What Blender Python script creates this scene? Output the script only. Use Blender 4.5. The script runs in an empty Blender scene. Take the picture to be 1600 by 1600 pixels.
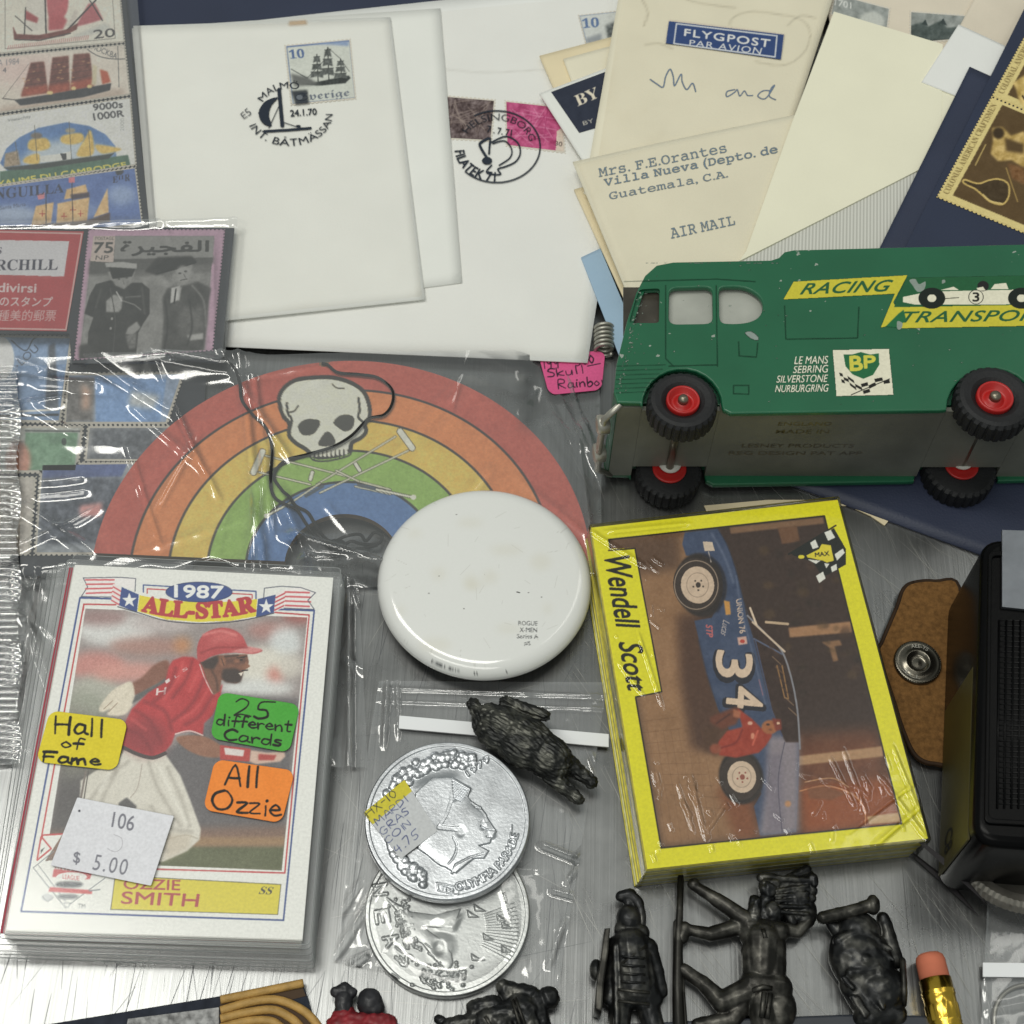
import bpy, bmesh, math, random
import numpy as np
from mathutils import Vector, Matrix, noise as mnoise

random.seed(7); RNG = np.random.default_rng(11)
MM = 0.001
scene = bpy.context.scene
col = scene.collection

# ------------------------------------------------------------------ camera
TILT, ROLL, CAM_H, FPX = math.radians(30.465), math.radians(2.486), 360.26, 2526.4
_ct, _st, _cr, _sr = math.cos(TILT), math.sin(TILT), math.cos(ROLL), math.sin(ROLL)
_R0 = np.array([1.0, 0, 0]); _U0 = np.array([0, _ct, _st]); CF = np.array([0, _st, -_ct])
CR = _cr*_R0 + _sr*_U0; CU = -_sr*_R0 + _cr*_U0; CP = np.array([0, 0, CAM_H])
cam_data = bpy.data.cameras.new('camera'); cam = bpy.data.objects.new('camera', cam_data); col.objects.link(cam)
cam.matrix_world = Matrix(((CR[0], CU[0], -CF[0], CP[0]*MM), (CR[1], CU[1], -CF[1], CP[1]*MM), (CR[2], CU[2], -CF[2], CP[2]*MM), (0, 0, 0, 1)))
cam_data.lens = 36*FPX/1600; cam_data.sensor_width = 36; cam_data.clip_start = 0.01; cam_data.clip_end = 20
cam_data.dof.use_dof = True; cam_data.dof.focus_distance = 0.395; cam_data.dof.aperture_fstop = 48
scene.camera = cam

# ------------------------------------------------------------------ room light: grey room, ceiling tubes
world = bpy.data.worlds.new('World'); scene.world = world; world.use_nodes = True
bg = world.node_tree.nodes['Background']; bg.inputs[0].default_value = (0.93, 1.0, 0.96, 1); bg.inputs[1].default_value = 0.30

def area(name, loc, target, sx, sy, power, colr=(1, 0.985, 0.915)):
    l = bpy.data.lights.new(name, 'AREA'); l.shape = 'RECTANGLE'; l.size = sx; l.size_y = sy; l.energy = power; l.color = colr
    o = bpy.data.objects.new(name, l); col.objects.link(o); o.location = loc
    o.rotation_euler = (Vector(target)-Vector(loc)).to_track_quat('-Z', 'Y').to_euler()
    return o
area('ceiling_tube', (-0.42, 0.34, 1.55), (0.0, 0.15, 0), 0.30, 1.2, 11.5)
area('ceiling_tube', (-0.30, -0.62, 1.45), (0.0, 0.15, 0), 1.2, 0.30, 5)
area('ceiling_tube', (0.85, 0.95, 1.75), (0.0, 0.15, 0), 0.25, 1.2, 2.2)

scene.view_settings.view_transform = 'Standard'; scene.view_settings.look = 'None'
scene.view_settings.exposure = 0.0; scene.view_settings.gamma = 1.0
scene.render.engine = 'CYCLES'
scene.cycles.max_bounces = 10; scene.cycles.transparent_max_bounces = 24; scene.cycles.glossy_bounces = 4
scene.cycles.caustics_reflective = False; scene.cycles.caustics_refractive = False

# ------------------------------------------------------------------ photograph pixel <-> point on a horizontal plane (mm)
def P(x, y, z=0.0):
    d = CF + CR*((x-800)/FPX) + CU*((800-y)/FPX)
    return CP + d*((z-CAM_H)/d[2])
def PA(pts, z=0.0):
    return np.array([P(p[0], p[1], z if len(p) < 3 else p[2]) for p in pts])
def proj(V):
    d = np.asarray(V, float)-CP; w = d@CF
    return np.stack([800+FPX*(d@CR)/w, 800-FPX*(d@CU)/w], -1)

# ------------------------------------------------------------------ objects
WLOC = {}
def wloc(o): return WLOC.get(o.name, np.zeros(3)) if o is not None else np.zeros(3)
def tag(o, label=None, cat=None, group=None, kind=None):
    if label: o['label'] = label
    if cat: o['category'] = cat
    if group: o['group'] = group
    if kind: o['kind'] = kind
    return o
def thing(name, label, cat, loc, group=None):
    o = bpy.data.objects.new(name, None); col.objects.link(o); o.empty_display_size = 0.01
    o.location = Vector(loc)*MM; WLOC[o.name] = np.array(loc, float)
    return tag(o, label, cat, group)
def link(name, me, parent, origin=None):
    o = bpy.data.objects.new(name, me); col.objects.link(o)
    if parent is not None:
        o.parent = parent; WLOC[o.name] = wloc(parent).copy()
    else:
        WLOC[o.name] = np.zeros(3) if origin is None else np.array(origin, float)
        o.location = Vector(WLOC[o.name])*MM
    return o
def mesh(name, V, F, mat, parent=None, smooth=False, cols=None, origin=None):
    """V in mm, world space"""
    V = np.asarray(V, float)
    if parent is None and origin is None:
        origin = [V[:, 0].mean(), V[:, 1].mean(), V[:, 2].min()]
    base = wloc(parent) if parent is not None else np.array(origin, float)
    me = bpy.data.meshes.new(name)
    L = (V-base)*MM
    if isinstance(F, np.ndarray):
        n, k = F.shape
        me.vertices.add(len(L)); me.vertices.foreach_set('co', L.astype(np.float32).ravel())
        me.loops.add(n*k); me.loops.foreach_set('vertex_index', F.astype(np.int32).ravel())
        me.polygons.add(n); me.polygons.foreach_set('loop_start', np.arange(0, n*k, k, dtype=np.int32))
        me.polygons.foreach_set('loop_total', np.full(n, k, dtype=np.int32))
        me.update(calc_edges=True)
    else:
        me.from_pydata(L.tolist(), [], [list(map(int, f)) for f in F])
    me.validate(clean_customdata=False)
    if cols is not None:
        a = me.color_attributes.new('Col', 'FLOAT_COLOR', 'POINT')
        a.data.foreach_set('color', np.asarray(cols, np.float32).ravel())
    if smooth: me.polygons.foreach_set('use_smooth', np.ones(len(me.polygons), bool))
    me.materials.append(mat)
    return link(name, me, parent, origin)

# ------------------------------------------------------------------ small mesh builders (return V, F in mm)
def join(parts):
    V, F, n = [], [], 0
    for v, f in parts:
        V.append(np.asarray(v, float)); F += [[i+n for i in q] for q in f]; n += len(v)
    return np.concatenate(V), F
def prism(xy, z0, z1):
    xy = np.asarray(xy)[:, :2]; n = len(xy)
    a = np.sum(xy[:, 0]*np.roll(xy[:, 1], -1)-np.roll(xy[:, 0], -1)*xy[:, 1])
    if a < 0: xy = xy[::-1]
    V = np.concatenate([np.c_[xy, np.full(n, z0)], np.c_[xy, np.full(n, z1)]])
    F = [list(range(n))[::-1], list(range(n, 2*n))]+[[i, (i+1) % n, n+(i+1) % n, n+i] for i in range(n)]
    return V, F
def frame_axes(a):
    a = np.asarray(a, float); a = a/np.linalg.norm(a)
    h = np.array([0, 0, 1.0]) if abs(a[2]) < 0.9 else np.array([1.0, 0, 0])
    u = np.cross(h, a); u /= np.linalg.norm(u); return u, np.cross(a, u), a
def lathe(c, axis, prof, n=48, teeth=None):
    """prof: list of (r, h) along axis from c"""
    u, v, a = frame_axes(axis); V, F = [], []
    m = len(prof)
    for r, h in prof:
        for k in range(n):
            t = 2*math.pi*k/n
            rr = r if teeth is None else teeth(r, h, k)
            V.append(np.asarray(c)+a*h+(u*math.cos(t)+v*math.sin(t))*rr)
    for i in range(m-1):
        for k in range(n):
            F.append([i*n+k, i*n+(k+1) % n, (i+1)*n+(k+1) % n, (i+1)*n+k])
    F.append(list(range(n))[::-1]); F.append([(m-1)*n+k for k in range(n)])
    return np.array(V), F
def tube(path, r, n=8, closed=False):
    path = np.asarray(path, float); m = len(path); V, F = [], []
    rr = np.full(m, r) if np.isscalar(r) else np.asarray(r)
    tang = np.gradient(path, axis=0); pu = None
    for i in range(m):
        t = tang[i]/(np.linalg.norm(tang[i])+1e-9)
        if pu is None: u, v, _ = frame_axes(t)
        else:
            u = pu-t*(pu@t); u /= np.linalg.norm(u)+1e-9; v = np.cross(t, u)
        pu = u
        for k in range(n):
            q = 2*math.pi*k/n; V.append(path[i]+(u*math.cos(q)+v*math.sin(q))*rr[i])
    for i in range(m-1):
        for k in range(n): F.append([i*n+k, i*n+(k+1) % n, (i+1)*n+(k+1) % n, (i+1)*n+k])
    F.append(list(range(n))[::-1]); F.append([(m-1)*n+k for k in range(n)])
    return np.array(V), F
def box(c, sx, sy, sz, rot=0.0):
    ca, sa = math.cos(rot), math.sin(rot)
    q = np.array([[x*sx/2, y*sy/2] for x, y in ((-1, -1), (1, -1), (1, 1), (-1, 1))])
    xy = np.c_[q[:, 0]*ca-q[:, 1]*sa+c[0], q[:, 0]*sa+q[:, 1]*ca+c[1]]
    return prism(xy, c[2]-sz/2, c[2]+sz/2)
def ellipsoid(c, r, n=16, rot=None):
    V, F = [], []
    for i in range(n+1):
        ph = math.pi*i/n
        for k in range(2*n):
            th = math.pi*k/n
            V.append([math.sin(ph)*math.cos(th), math.sin(ph)*math.sin(th), math.cos(ph)])
    V = np.array(V)*np.asarray(r)
    if rot is not None:
        ca, sa = math.cos(rot), math.sin(rot); V = np.c_[V[:, 0]*ca-V[:, 1]*sa, V[:, 0]*sa+V[:, 1]*ca, V[:, 2]]
    for i in range(n):
        for k in range(2*n):
            F.append([i*2*n+k, (i+1)*2*n+k, (i+1)*2*n+(k+1) % (2*n), i*2*n+(k+1) % (2*n)])
    return V+np.asarray(c), F
def capsule(a, b, ra, rb, n=14):
    a = np.asarray(a, float); b = np.asarray(b, float); L = np.linalg.norm(b-a)+1e-6
    pr = [(max(ra*math.sin(t), 0.01), -ra*math.cos(t)) for t in np.linspace(0.08, math.pi/2, 6)]
    pr += [(max(rb*math.cos(t), 0.01), L+rb*math.sin(t)) for t in np.linspace(0, math.pi/2-0.08, 6)]
    return lathe(a, b-a, pr, n)
def rounded(quad, r, n=5):
    """rounded polygon from corner list (2D array)"""
    q = np.asarray(quad, float)[:, :2]; out = []; m = len(q)
    for i in range(m):
        p, a, b = q[i], q[i-1], q[(i+1) % m]
        da = (a-p)/np.linalg.norm(a-p); db = (b-p)/np.linalg.norm(b-p)
        s, e = p+da*r, p+db*r
        for t in np.linspace(0, 1, n):
            out.append((1-t)**2*s+2*t*(1-t)*p+t*t*e)
    return np.array(out)
def smooth_path(pts, k=6, closed=False):
    p = np.asarray(pts, float); m = len(p); out = []
    rng = range(m if closed else m-1)
    for i in rng:
        if closed: a, b, c, d = p[i-1], p[i], p[(i+1) % m], p[(i+2) % m]
        else: a, b, c, d = p[max(i-1, 0)], p[i], p[i+1], p[min(i+2, m-1)]
        for t in np.linspace(0, 1, k, endpoint=False):
            out.append(0.5*((2*b)+(c-a)*t+(2*a-5*b+4*c-d)*t*t+(3*b-a-3*c+d)*t**3))
    if not closed: out.append(p[-1])
    return np.array(out)
def flat_curve(outlines, z0, z1, bevel=0.0, res=2):
    """solid with holes from closed outlines (mm xy) -> V, F"""
    cu = bpy.data.curves.new('tmp', 'CURVE'); cu.dimensions = '2D'; cu.fill_mode = 'BOTH'
    cu.extrude = max((z1-z0)/2-bevel, 1e-4); cu.bevel_depth = bevel; cu.bevel_resolution = res
    if bevel: cu.offset = -bevel
    for o in outlines:
        s = cu.splines.new('POLY'); s.points.add(len(o)-1); s.use_cyclic_u = True
        for i, p in enumerate(o): s.points[i].co = (p[0], p[1], 0, 1)
    ob = bpy.data.objects.new('tmp', cu); col.objects.link(ob)
    dg = bpy.context.evaluated_depsgraph_get()
    me = bpy.data.meshes.new_from_object(ob.evaluated_get(dg))
    V = np.array([v.co[:] for v in me.vertices]); F = [list(p.vertices) for p in me.polygons]
    bpy.data.objects.remove(ob); bpy.data.curves.remove(cu); bpy.data.meshes.remove(me)
    V[:, 2] += (z0+z1)/2
    return V, F

# ------------------------------------------------------------------ colour + noise
def lin(c):
    c = np.asarray(c, float)/255.0
    return np.where(c <= 0.04045, c/12.92, ((c+0.055)/1.055)**2.4)
def vnoise(h, w, scale, seed=0, octv=3):
    r = np.random.default_rng(seed); out = np.zeros((h, w)); amp = 1.0; tot = 0
    for o in range(octv):
        s = max(scale/2**o, 1.0); gh, gw = int(h/s)+3, int(w/s)+3
        g = r.random((gh, gw)); yy = np.arange(h)/s; xx = np.arange(w)/s
        y0 = yy.astype(int); x0 = xx.astype(int); fy = (yy-y0)[:, None]; fx = (xx-x0)[None, :]
        fy = fy*fy*(3-2*fy); fx = fx*fx*(3-2*fx)
        v = (g[y0][:, x0]*(1-fy)*(1-fx)+g[y0+1][:, x0]*fy*(1-fx)+g[y0][:, x0+1]*(1-fy)*fx+g[y0+1][:, x0+1]*fy*fx)
        out += amp*v; tot += amp; amp *= 0.55
    return out/tot*2-1
def boxblur(a, r):
    r = int(r)
    if r < 1: return a
    for ax in (0, 1):
        for _ in range(2):
            p = [(0, 0)]*a.ndim; p[ax] = (r+1, r)
            c = np.cumsum(np.pad(a, p, mode='edge'), axis=ax)
            n = a.shape[ax]
            a = (np.take(c, np.arange(2*r+1, 2*r+1+n), ax)-np.take(c, np.arange(0, n), ax))/(2*r+1)
    return a

# ------------------------------------------------------------------ text outlines (Blender's own font)
_tc = {}
def text_tris(s, bold=0.0, shear=0.0, space=1.0):
    k = (s, bold, shear, space)
    if k in _tc: return _tc[k]
    cu = bpy.data.curves.new('tmp', 'FONT'); cu.body = s; cu.size = 1; cu.offset = bold; cu.shear = shear; cu.space_character = space; cu.resolution_u = 4
    ob = bpy.data.objects.new('tmp', cu); col.objects.link(ob)
    dg = bpy.context.evaluated_depsgraph_get(); me = bpy.data.meshes.new_from_object(ob.evaluated_get(dg)); me.calc_loop_triangles()
    V = np.array([v.co[:2] for v in me.vertices]); T = np.array([t.vertices[:] for t in me.loop_triangles])
    bpy.data.objects.remove(ob); bpy.data.curves.remove(cu); bpy.data.meshes.remove(me)
    mn, mx = V.min(0), V.max(0); V = (V-mn)/(mx-mn+1e-9)
    _tc[k] = V[T]; return _tc[k]
BOLD = lambda s: ''.join(chr(0x1D400+ord(c)-65) if 'A' <= c <= 'Z' else chr(0x1D41A+ord(c)-97) if 'a' <= c <= 'z' else chr(0x1D7CE+ord(c)-48) if c.isdigit() else c for c in s)
MONO = lambda s: ''.join(chr(0x1D670+ord(c)-65) if 'A' <= c <= 'Z' else chr(0x1D68A+ord(c)-97) if 'a' <= c <= 'z' else c for c in s)
SCRIPT = lambda s: ''.join(chr(0x1D4D0+ord(c)-65) if 'A' <= c <= 'Z' else chr(0x1D4EA+ord(c)-97) if 'a' <= c <= 'z' else c for c in s)
FRAK = lambda s: ''.join(chr(0x1D56C+ord(c)-65) if 'A' <= c <= 'Z' else chr(0x1D586+ord(c)-97) if 'a' <= c <= 'z' else c for c in s)

# ------------------------------------------------------------------ flat print: inks laid in the photograph's pixel grid, then carried by the printed surface
class Painter:
    def __init__(s, x0, y0, x1, y1, bg=None, ss=2):
        s.x0, s.y0, s.ss = x0, y0, ss; s.w, s.h = int((x1-x0)*ss)+1, int((y1-y0)*ss)+1
        s.c = np.zeros((s.h, s.w, 3)); s.a = np.zeros((s.h, s.w)); s.H = np.zeros((s.h, s.w))
        if bg is not None: s.c[:] = bg; s.a[:] = 1
    def _bb(s, p, pad):
        q = (np.asarray(p, float)-[s.x0, s.y0])*s.ss
        a = np.floor(q.min(0)-pad).astype(int); b = np.ceil(q.max(0)+pad).astype(int)+1
        a = np.maximum(a, 0); b = np.minimum(b, [s.w, s.h]); return q, a, b
    def _put(s, m, a, b, c, op=1.0, tex=None, h=None):
        sl = (slice(a[1], b[1]), slice(a[0], b[0])); m = np.clip(m, 0, 1)*op
        if h is not None: s.H[sl] = s.H[sl]*(1-m)+h*m if h >= 0 else s.H[sl]; return
        cc = np.asarray(c, float)
        if tex is not None:
            n = vnoise(b[1]-a[1], b[0]-a[0], tex[1]*s.ss, int(a[0]*7+a[1]))
            cc = cc+n[..., None]*tex[0]
        a0 = s.a[sl]*(1-m); a1 = a0+m; k = (m/np.maximum(a1, 1e-6))[..., None]
        s.c[sl] = s.c[sl]*(1-k)+cc*k; s.a[sl] = a1
    def mask(s, p, f=0.0, pad=None):
        fr = int(f*s.ss); pad = fr*3+2
        q, a, b = s._bb(p, pad)
        if (b <= a).any(): return None, a, b
        X, Y = np.meshgrid(np.arange(a[0], b[0])+0.0, np.arange(a[1], b[1])+0.0)
        m = np.zeros(X.shape, bool); n = len(q)
        for i in range(n):
            x1, y1 = q[i]; x2, y2 = q[(i+1) % n]
            if y1 == y2: continue
            m ^= ((Y >= min(y1, y2)) & (Y < max(y1, y2)) & (X < (x2-x1)*(Y-y1)/(y2-y1)+x1))
        m = m.astype(float)
        if fr >= 1: m = boxblur(m, fr)
        return m, a, b
    def poly(s, p, c=(0, 0, 0), f=0.0, sm=False, op=1.0, tex=None, h=None):
        if sm: p = smooth_path(p, 6, True)
        m, a, b = s.mask(p, f)
        if m is not None: s._put(m, a, b, c, op, tex, h)
        return s
    def ell(s, cx, cy, rx, ry, c=(0, 0, 0), f=0.0, op=1.0, rot=0.0, tex=None, h=None, n=40):
        t = np.linspace(0, 2*math.pi, n, endpoint=False); X, Y = rx*np.cos(t), ry*np.sin(t); r = math.radians(rot)
        return s.poly(np.c_[cx+X*math.cos(r)-Y*math.sin(r), cy+X*math.sin(r)+Y*math.cos(r)], c, f, False, op, tex, h)
    def dome(s, x, y, r, h):
        q, a, b = s._bb([(x-r, y-r), (x+r, y+r)], 1)
        if (b <= a).any(): return s
        X, Y = np.meshgrid(np.arange(a[0], b[0])/s.ss+s.x0-x, np.arange(a[1], b[1])/s.ss+s.y0-y); d = (X*X+Y*Y)/(r*r)
        sl = (slice(a[1], b[1]), slice(a[0], b[0])); s.H[sl] = np.maximum(s.H[sl], np.where(d < 1, h*np.sqrt(np.clip(1-d, 0, 1)), 0)); return s
    def line(s, p, w, c=(0, 0, 0), sm=False, op=1.0, closed=False, h=None, soft=0.5):
        p = np.asarray(p, float)
        if sm: p = smooth_path(p, 6, closed)
        elif closed: p = np.concatenate([p, p[:1]])
        q, a, b = s._bb(p, w*s.ss+2)
        if (b <= a).any(): return s
        D = np.full((b[1]-a[1], b[0]-a[0]), 1e9); W = w*s.ss/2
        for i in range(len(q)-1):
            A, B = q[i], q[i+1]
            l = np.maximum(np.floor(np.minimum(A, B)-W-3).astype(int), a); u = np.minimum(np.ceil(np.maximum(A, B)+W+3).astype(int)+1, b)
            if (u <= l).any(): continue
            X, Y = np.meshgrid(np.arange(l[0], u[0])+0.0, np.arange(l[1], u[1])+0.0)
            d = B-A; L = d@d+1e-9; t = np.clip(((X-A[0])*d[0]+(Y-A[1])*d[1])/L, 0, 1)
            dd = np.hypot(X-A[0]-t*d[0], Y-A[1]-t*d[1])
            sl = (slice(l[1]-a[1], u[1]-a[1]), slice(l[0]-a[0], u[0]-a[0])); D[sl] = np.minimum(D[sl], dd)
        s._put(np.clip(0.5+(W-D)/(2*soft), 0, 1), a, b, c, op, None, h); return s
    def tris(s, T, c, op=1.0, h=None, erode=None):
        q0, a, b = s._bb(T.reshape(-1, 2), 3)
        if (b <= a).any(): return s
        k = 2; M = np.zeros(((b[1]-a[1])*k, (b[0]-a[0])*k), bool)
        Q = ((T-[s.x0, s.y0])*s.ss-a+0.5)*k
        for t in Q:
            l = np.maximum(np.floor(t.min(0)).astype(int), 0); u = np.minimum(np.ceil(t.max(0)).astype(int)+1, [M.shape[1], M.shape[0]])
            if (u <= l).any(): continue
            X, Y = np.meshgrid(np.arange(l[0], u[0])+0.5, np.arange(l[1], u[1])+0.5)
            e = [(t[(i+1) % 3, 0]-t[i, 0])*(Y-t[i, 1])-(t[(i+1) % 3, 1]-t[i, 1])*(X-t[i, 0]) for i in range(3)]
            M[l[1]:u[1], l[0]:u[0]] |= ((e[0] >= 0) & (e[1] >= 0) & (e[2] >= 0)) | ((e[0] <= 0) & (e[1] <= 0) & (e[2] <= 0))
        m = M.reshape(b[1]-a[1], k, b[0]-a[0], k).mean((1, 3))
        s._put(m, a, b, c, op, None, h); return s
    def text(s, t, quad, c=(20, 20, 20), bold=0.0, shear=0.0, space=1.0, op=1.0, h=None):
        """quad = px corners: top-left, top-right, bottom-right, bottom-left of the lettering's bounding box"""
        q = np.asarray(quad, float); T = text_tris(t, 0, shear, space); u, v = T[..., 0:1], T[..., 1:2]
        Q = q[3]*(1-u)*(1-v)+q[2]*u*(1-v)+q[1]*u*v+q[0]*(1-u)*v; s.tris(Q, c, op, h)
        r = bold*np.linalg.norm(q[0]-q[3])*1.2
        if r > .12:
            for k in range(8): s.tris(Q+[r*math.cos(k*.7854), r*math.sin(k*.7854)], c, op, h)
        return s
    def arc(s, t, cx, cy, rx, ry, a0, a1, hgt, c=(20, 20, 20), bold=0.0, op=1.0, inward=False, h=None, space=1.0):
        """lettering along an ellipse; angles in degrees, clockwise from the right in the picture"""
        T = text_tris(t, 0, 0, space); u, v = T[..., 0], T[..., 1]
        th = np.radians(a0+(a1-a0)*u); k = (-v*hgt if inward else v*hgt)
        Q = np.stack([cx+(rx+k)*np.cos(th), cy+(ry+k)*np.sin(th)], -1); s.tris(Q, c, op, h); r = bold*hgt*1.2
        if r > .12:
            for j in range(8): s.tris(Q+[r*math.cos(j*.7854), r*math.sin(j*.7854)], c, op, h)
        return s
    def pillow(s, p, r, h, sm=True):
        if sm: p = smooth_path(p, 6, True)
        m, a, b = s.mask(p)
        if m is None: return s
        q = np.pad(m, 30); q = np.sqrt(np.clip(boxblur(q, int(r*s.ss))*1.1-.1, 0, 1))[30:-30, 30:-30]*m
        sl = (slice(a[1], b[1]), slice(a[0], b[0])); s.H[sl] = np.maximum(s.H[sl], q*h); return s
    def noise(s, amp, scale, seed=1, octv=3, mono=True):
        n = vnoise(s.h, s.w, scale*s.ss, seed, octv)
        s.c += n[..., None]*amp; return s
    def blur(s, r):
        s.c = boxblur(s.c, int(r*s.ss)); return s
    def sample(s, px, gain=1.0, soft=0):
        x = np.clip((px[..., 0]-s.x0)*s.ss, 0, s.w-1.001); y = np.clip((px[..., 1]-s.y0)*s.ss, 0, s.h-1.001)
        i, j = x.astype(int), y.astype(int); fx, fy = x-i, y-j
        def bl(A):
            g = lambda a, b: A[b, a]
            e = (lambda q: q[..., None]) if A.ndim == 3 else (lambda q: q)
            return g(i, j)*e((1-fx)*(1-fy))+g(i+1, j)*e(fx*(1-fy))+g(i, j+1)*e((1-fx)*fy)+g(i+1, j+1)*e(fx*fy)
        c = lin(np.clip(bl(s.c), 0, 255))*gain
        return np.concatenate([np.clip(c, 0, 0.95), bl(s.a)[..., None]], -1), bl(s.H)

def bil(C, u, v):
    """C corners TL,TR,BR,BL (n,3)"""
    u = u[..., None]; v = v[..., None]
    return C[0]*(1-u)*(1-v)+C[1]*u*(1-v)+C[2]*u*v+C[3]*(1-u)*v
def print_quad(name, quad, z, pa, mat, parent, step=1.0, gain=1.0, ink=False, warp=None, lift=0.05, outline=None):
    """printed surface over a px quad lying at height z (mm); ink=True keeps only the inked cells"""
    C = PA(quad, z); q = np.asarray(quad, float)[:, :2]
    nu = max(int(max(np.linalg.norm(q[1]-q[0]), np.linalg.norm(q[2]-q[3]))/step), 2); nv = max(int(max(np.linalg.norm(q[3]-q[0]), np.linalg.norm(q[2]-q[1]))/step), 2)
    U, Vv = np.meshgrid(np.linspace(0, 1, nu+1), np.linspace(0, 1, nv+1))
    W = bil(C, U, Vv)
    if warp is not None: W[..., 2] = z+warp(W[..., 0], W[..., 1])
    W[..., 2] += lift
    colr, _ = pa.sample(proj(W), gain)
    idx = np.arange((nu+1)*(nv+1)).reshape(nv+1, nu+1)
    F = np.stack([idx[1:, :-1], idx[1:, 1:], idx[:-1, 1:], idx[:-1, :-1]], -1).reshape(-1, 4)
    V = W.reshape(-1, 3); colr = colr.reshape(-1, 4)
    if ink:
        k = colr[:, 3][F].max(1) > 0.03; F = F[k]
        used = np.zeros(len(V), bool); used[F.ravel()] = True; remap = np.cumsum(used)-1
        V, colr, F = V[used], colr[used], remap[F]
    return mesh(name, V, F, mat, parent, True, colr)
def sheet(name, quad, z, thick, mat, parent=None, n=24, warp=None, origin=None):
    """paper sheet / envelope with thickness, TL,TR,BR,BL in px at its top face"""
    C = PA(quad, z); U, Vv = np.meshgrid(np.linspace(0, 1, n+1), np.linspace(0, 1, n+1)); T = bil(C, U, Vv)
    if warp is not None: T[..., 2] = z+warp(T[..., 0], T[..., 1])
    B = T.copy(); B[..., 2] -= thick
    idx = np.arange((n+1)**2).reshape(n+1, n+1); F = []
    top = np.stack([idx[1:, :-1], idx[1:, 1:], idx[:-1, 1:], idx[:-1, :-1]], -1).reshape(-1, 4)
    m = (n+1)**2; bot = top[:, ::-1]+m
    rim = list(idx[0, :])+list(idx[1:, -1])+list(idx[-1, -2::-1])+list(idx[-2:0:-1, 0]); k = len(rim)
    side = np.array([[rim[i], rim[(i+1) % k], rim[(i+1) % k]+m, rim[i]+m] for i in range(k)])
    return mesh(name, np.concatenate([T.reshape(-1, 3), B.reshape(-1, 3)]), np.concatenate([top, bot, side]), mat, parent, False, None, origin)
def slab(name, pts, z, thick, mat, parent=None, smooth=False):
    V, F = prism(PA(pts, z)[:, :2], z-thick, z); return mesh(name, V, F, mat, parent, smooth)
def perforated(quad, z, pitch=1.25, depth=0.42):
    C = PA(quad, z)[:, :2]; out = []
    for i in range(4):
        a, b = C[i], C[(i+1) % 4]; L = np.linalg.norm(b-a); n = max(int(L/pitch), 2); d = (b-a)/L; nr = np.array([d[1], -d[0]])
        ce = C.mean(0)
        if nr@(ce-a) < 0: nr = -nr
        for k in range(n):
            t = a+d*L*k/n; s = L/n
            out += [t+d*s*0.0+nr*depth*0.0, t+d*s*0.22, t+d*s*0.34+nr*depth*0.8, t+d*s*0.5+nr*depth, t+d*s*0.66+nr*depth*0.8, t+d*s*0.78]
    return np.array(out)
def shrink(quad, k):
    q = np.asarray(quad, float); c = q.mean(0); out = []
    for i in range(4):
        p, a, b = q[i], q[i-1], q[(i+1) % 4]
        out.append(p+(a-p)/np.linalg.norm(a-p)*k+(b-p)/np.linalg.norm(b-p)*k)
    return np.array(out)

# ------------------------------------------------------------------ materials
def nt(name):
    m = bpy.data.materials.new(name); m.use_nodes = True; t = m.node_tree; return m, t, t.nodes['Principled BSDF']
def rgb(c): return tuple(lin(c))+(1,)
def simple(name, c, rough=0.5, metal=0.0, spec=0.5, nscale=None, namp=0.15, bump=0.0, bscale=600, coat=0.0, spec2=None):
    m, t, b = nt(name); b.inputs['Base Color'].default_value = rgb(c); b.inputs['Roughness'].default_value = rough
    b.inputs['Metallic'].default_value = metal; b.inputs['Specular IOR Level'].default_value = spec; b.inputs['Coat Weight'].default_value = coat
    N, L = t.nodes, t.links
    tc = N.new('ShaderNodeTexCoord')
    if nscale:
        n = N.new('ShaderNodeTexNoise'); n.inputs['Scale'].default_value = nscale; n.inputs['Detail'].default_value = 5; L.new(tc.outputs['Object'], n.inputs['Vector'])
        mx = N.new('ShaderNodeMix'); mx.data_type = 'RGBA'; mx.blend_type = 'MULTIPLY'; mx.inputs[0].default_value = 1
        mr = N.new('ShaderNodeMapRange'); mr.inputs[1].default_value = 0.3; mr.inputs[2].default_value = 0.7; mr.inputs[3].default_value = 1-namp; mr.inputs[4].default_value = 1+namp
        L.new(n.outputs[0], mr.inputs[0]); mx.inputs[6].default_value = rgb(c); L.new(mr.outputs[0], mx.inputs[7]); L.new(mx.outputs[2], b.inputs['Base Color'])
    if bump:
        n2 = N.new('ShaderNodeTexNoise'); n2.inputs['Scale'].default_value = bscale; n2.inputs['Detail'].default_value = 4; L.new(tc.outputs['Object'], n2.inputs['Vector'])
        bp = N.new('ShaderNodeBump'); bp.inputs['Strength'].default_value = bump; bp.inputs['Distance'].default_value = 0.0004
        L.new(n2.outputs[0], bp.inputs['Height']); L.new(bp.outputs[0], b.inputs['Normal'])
    return m
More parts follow.
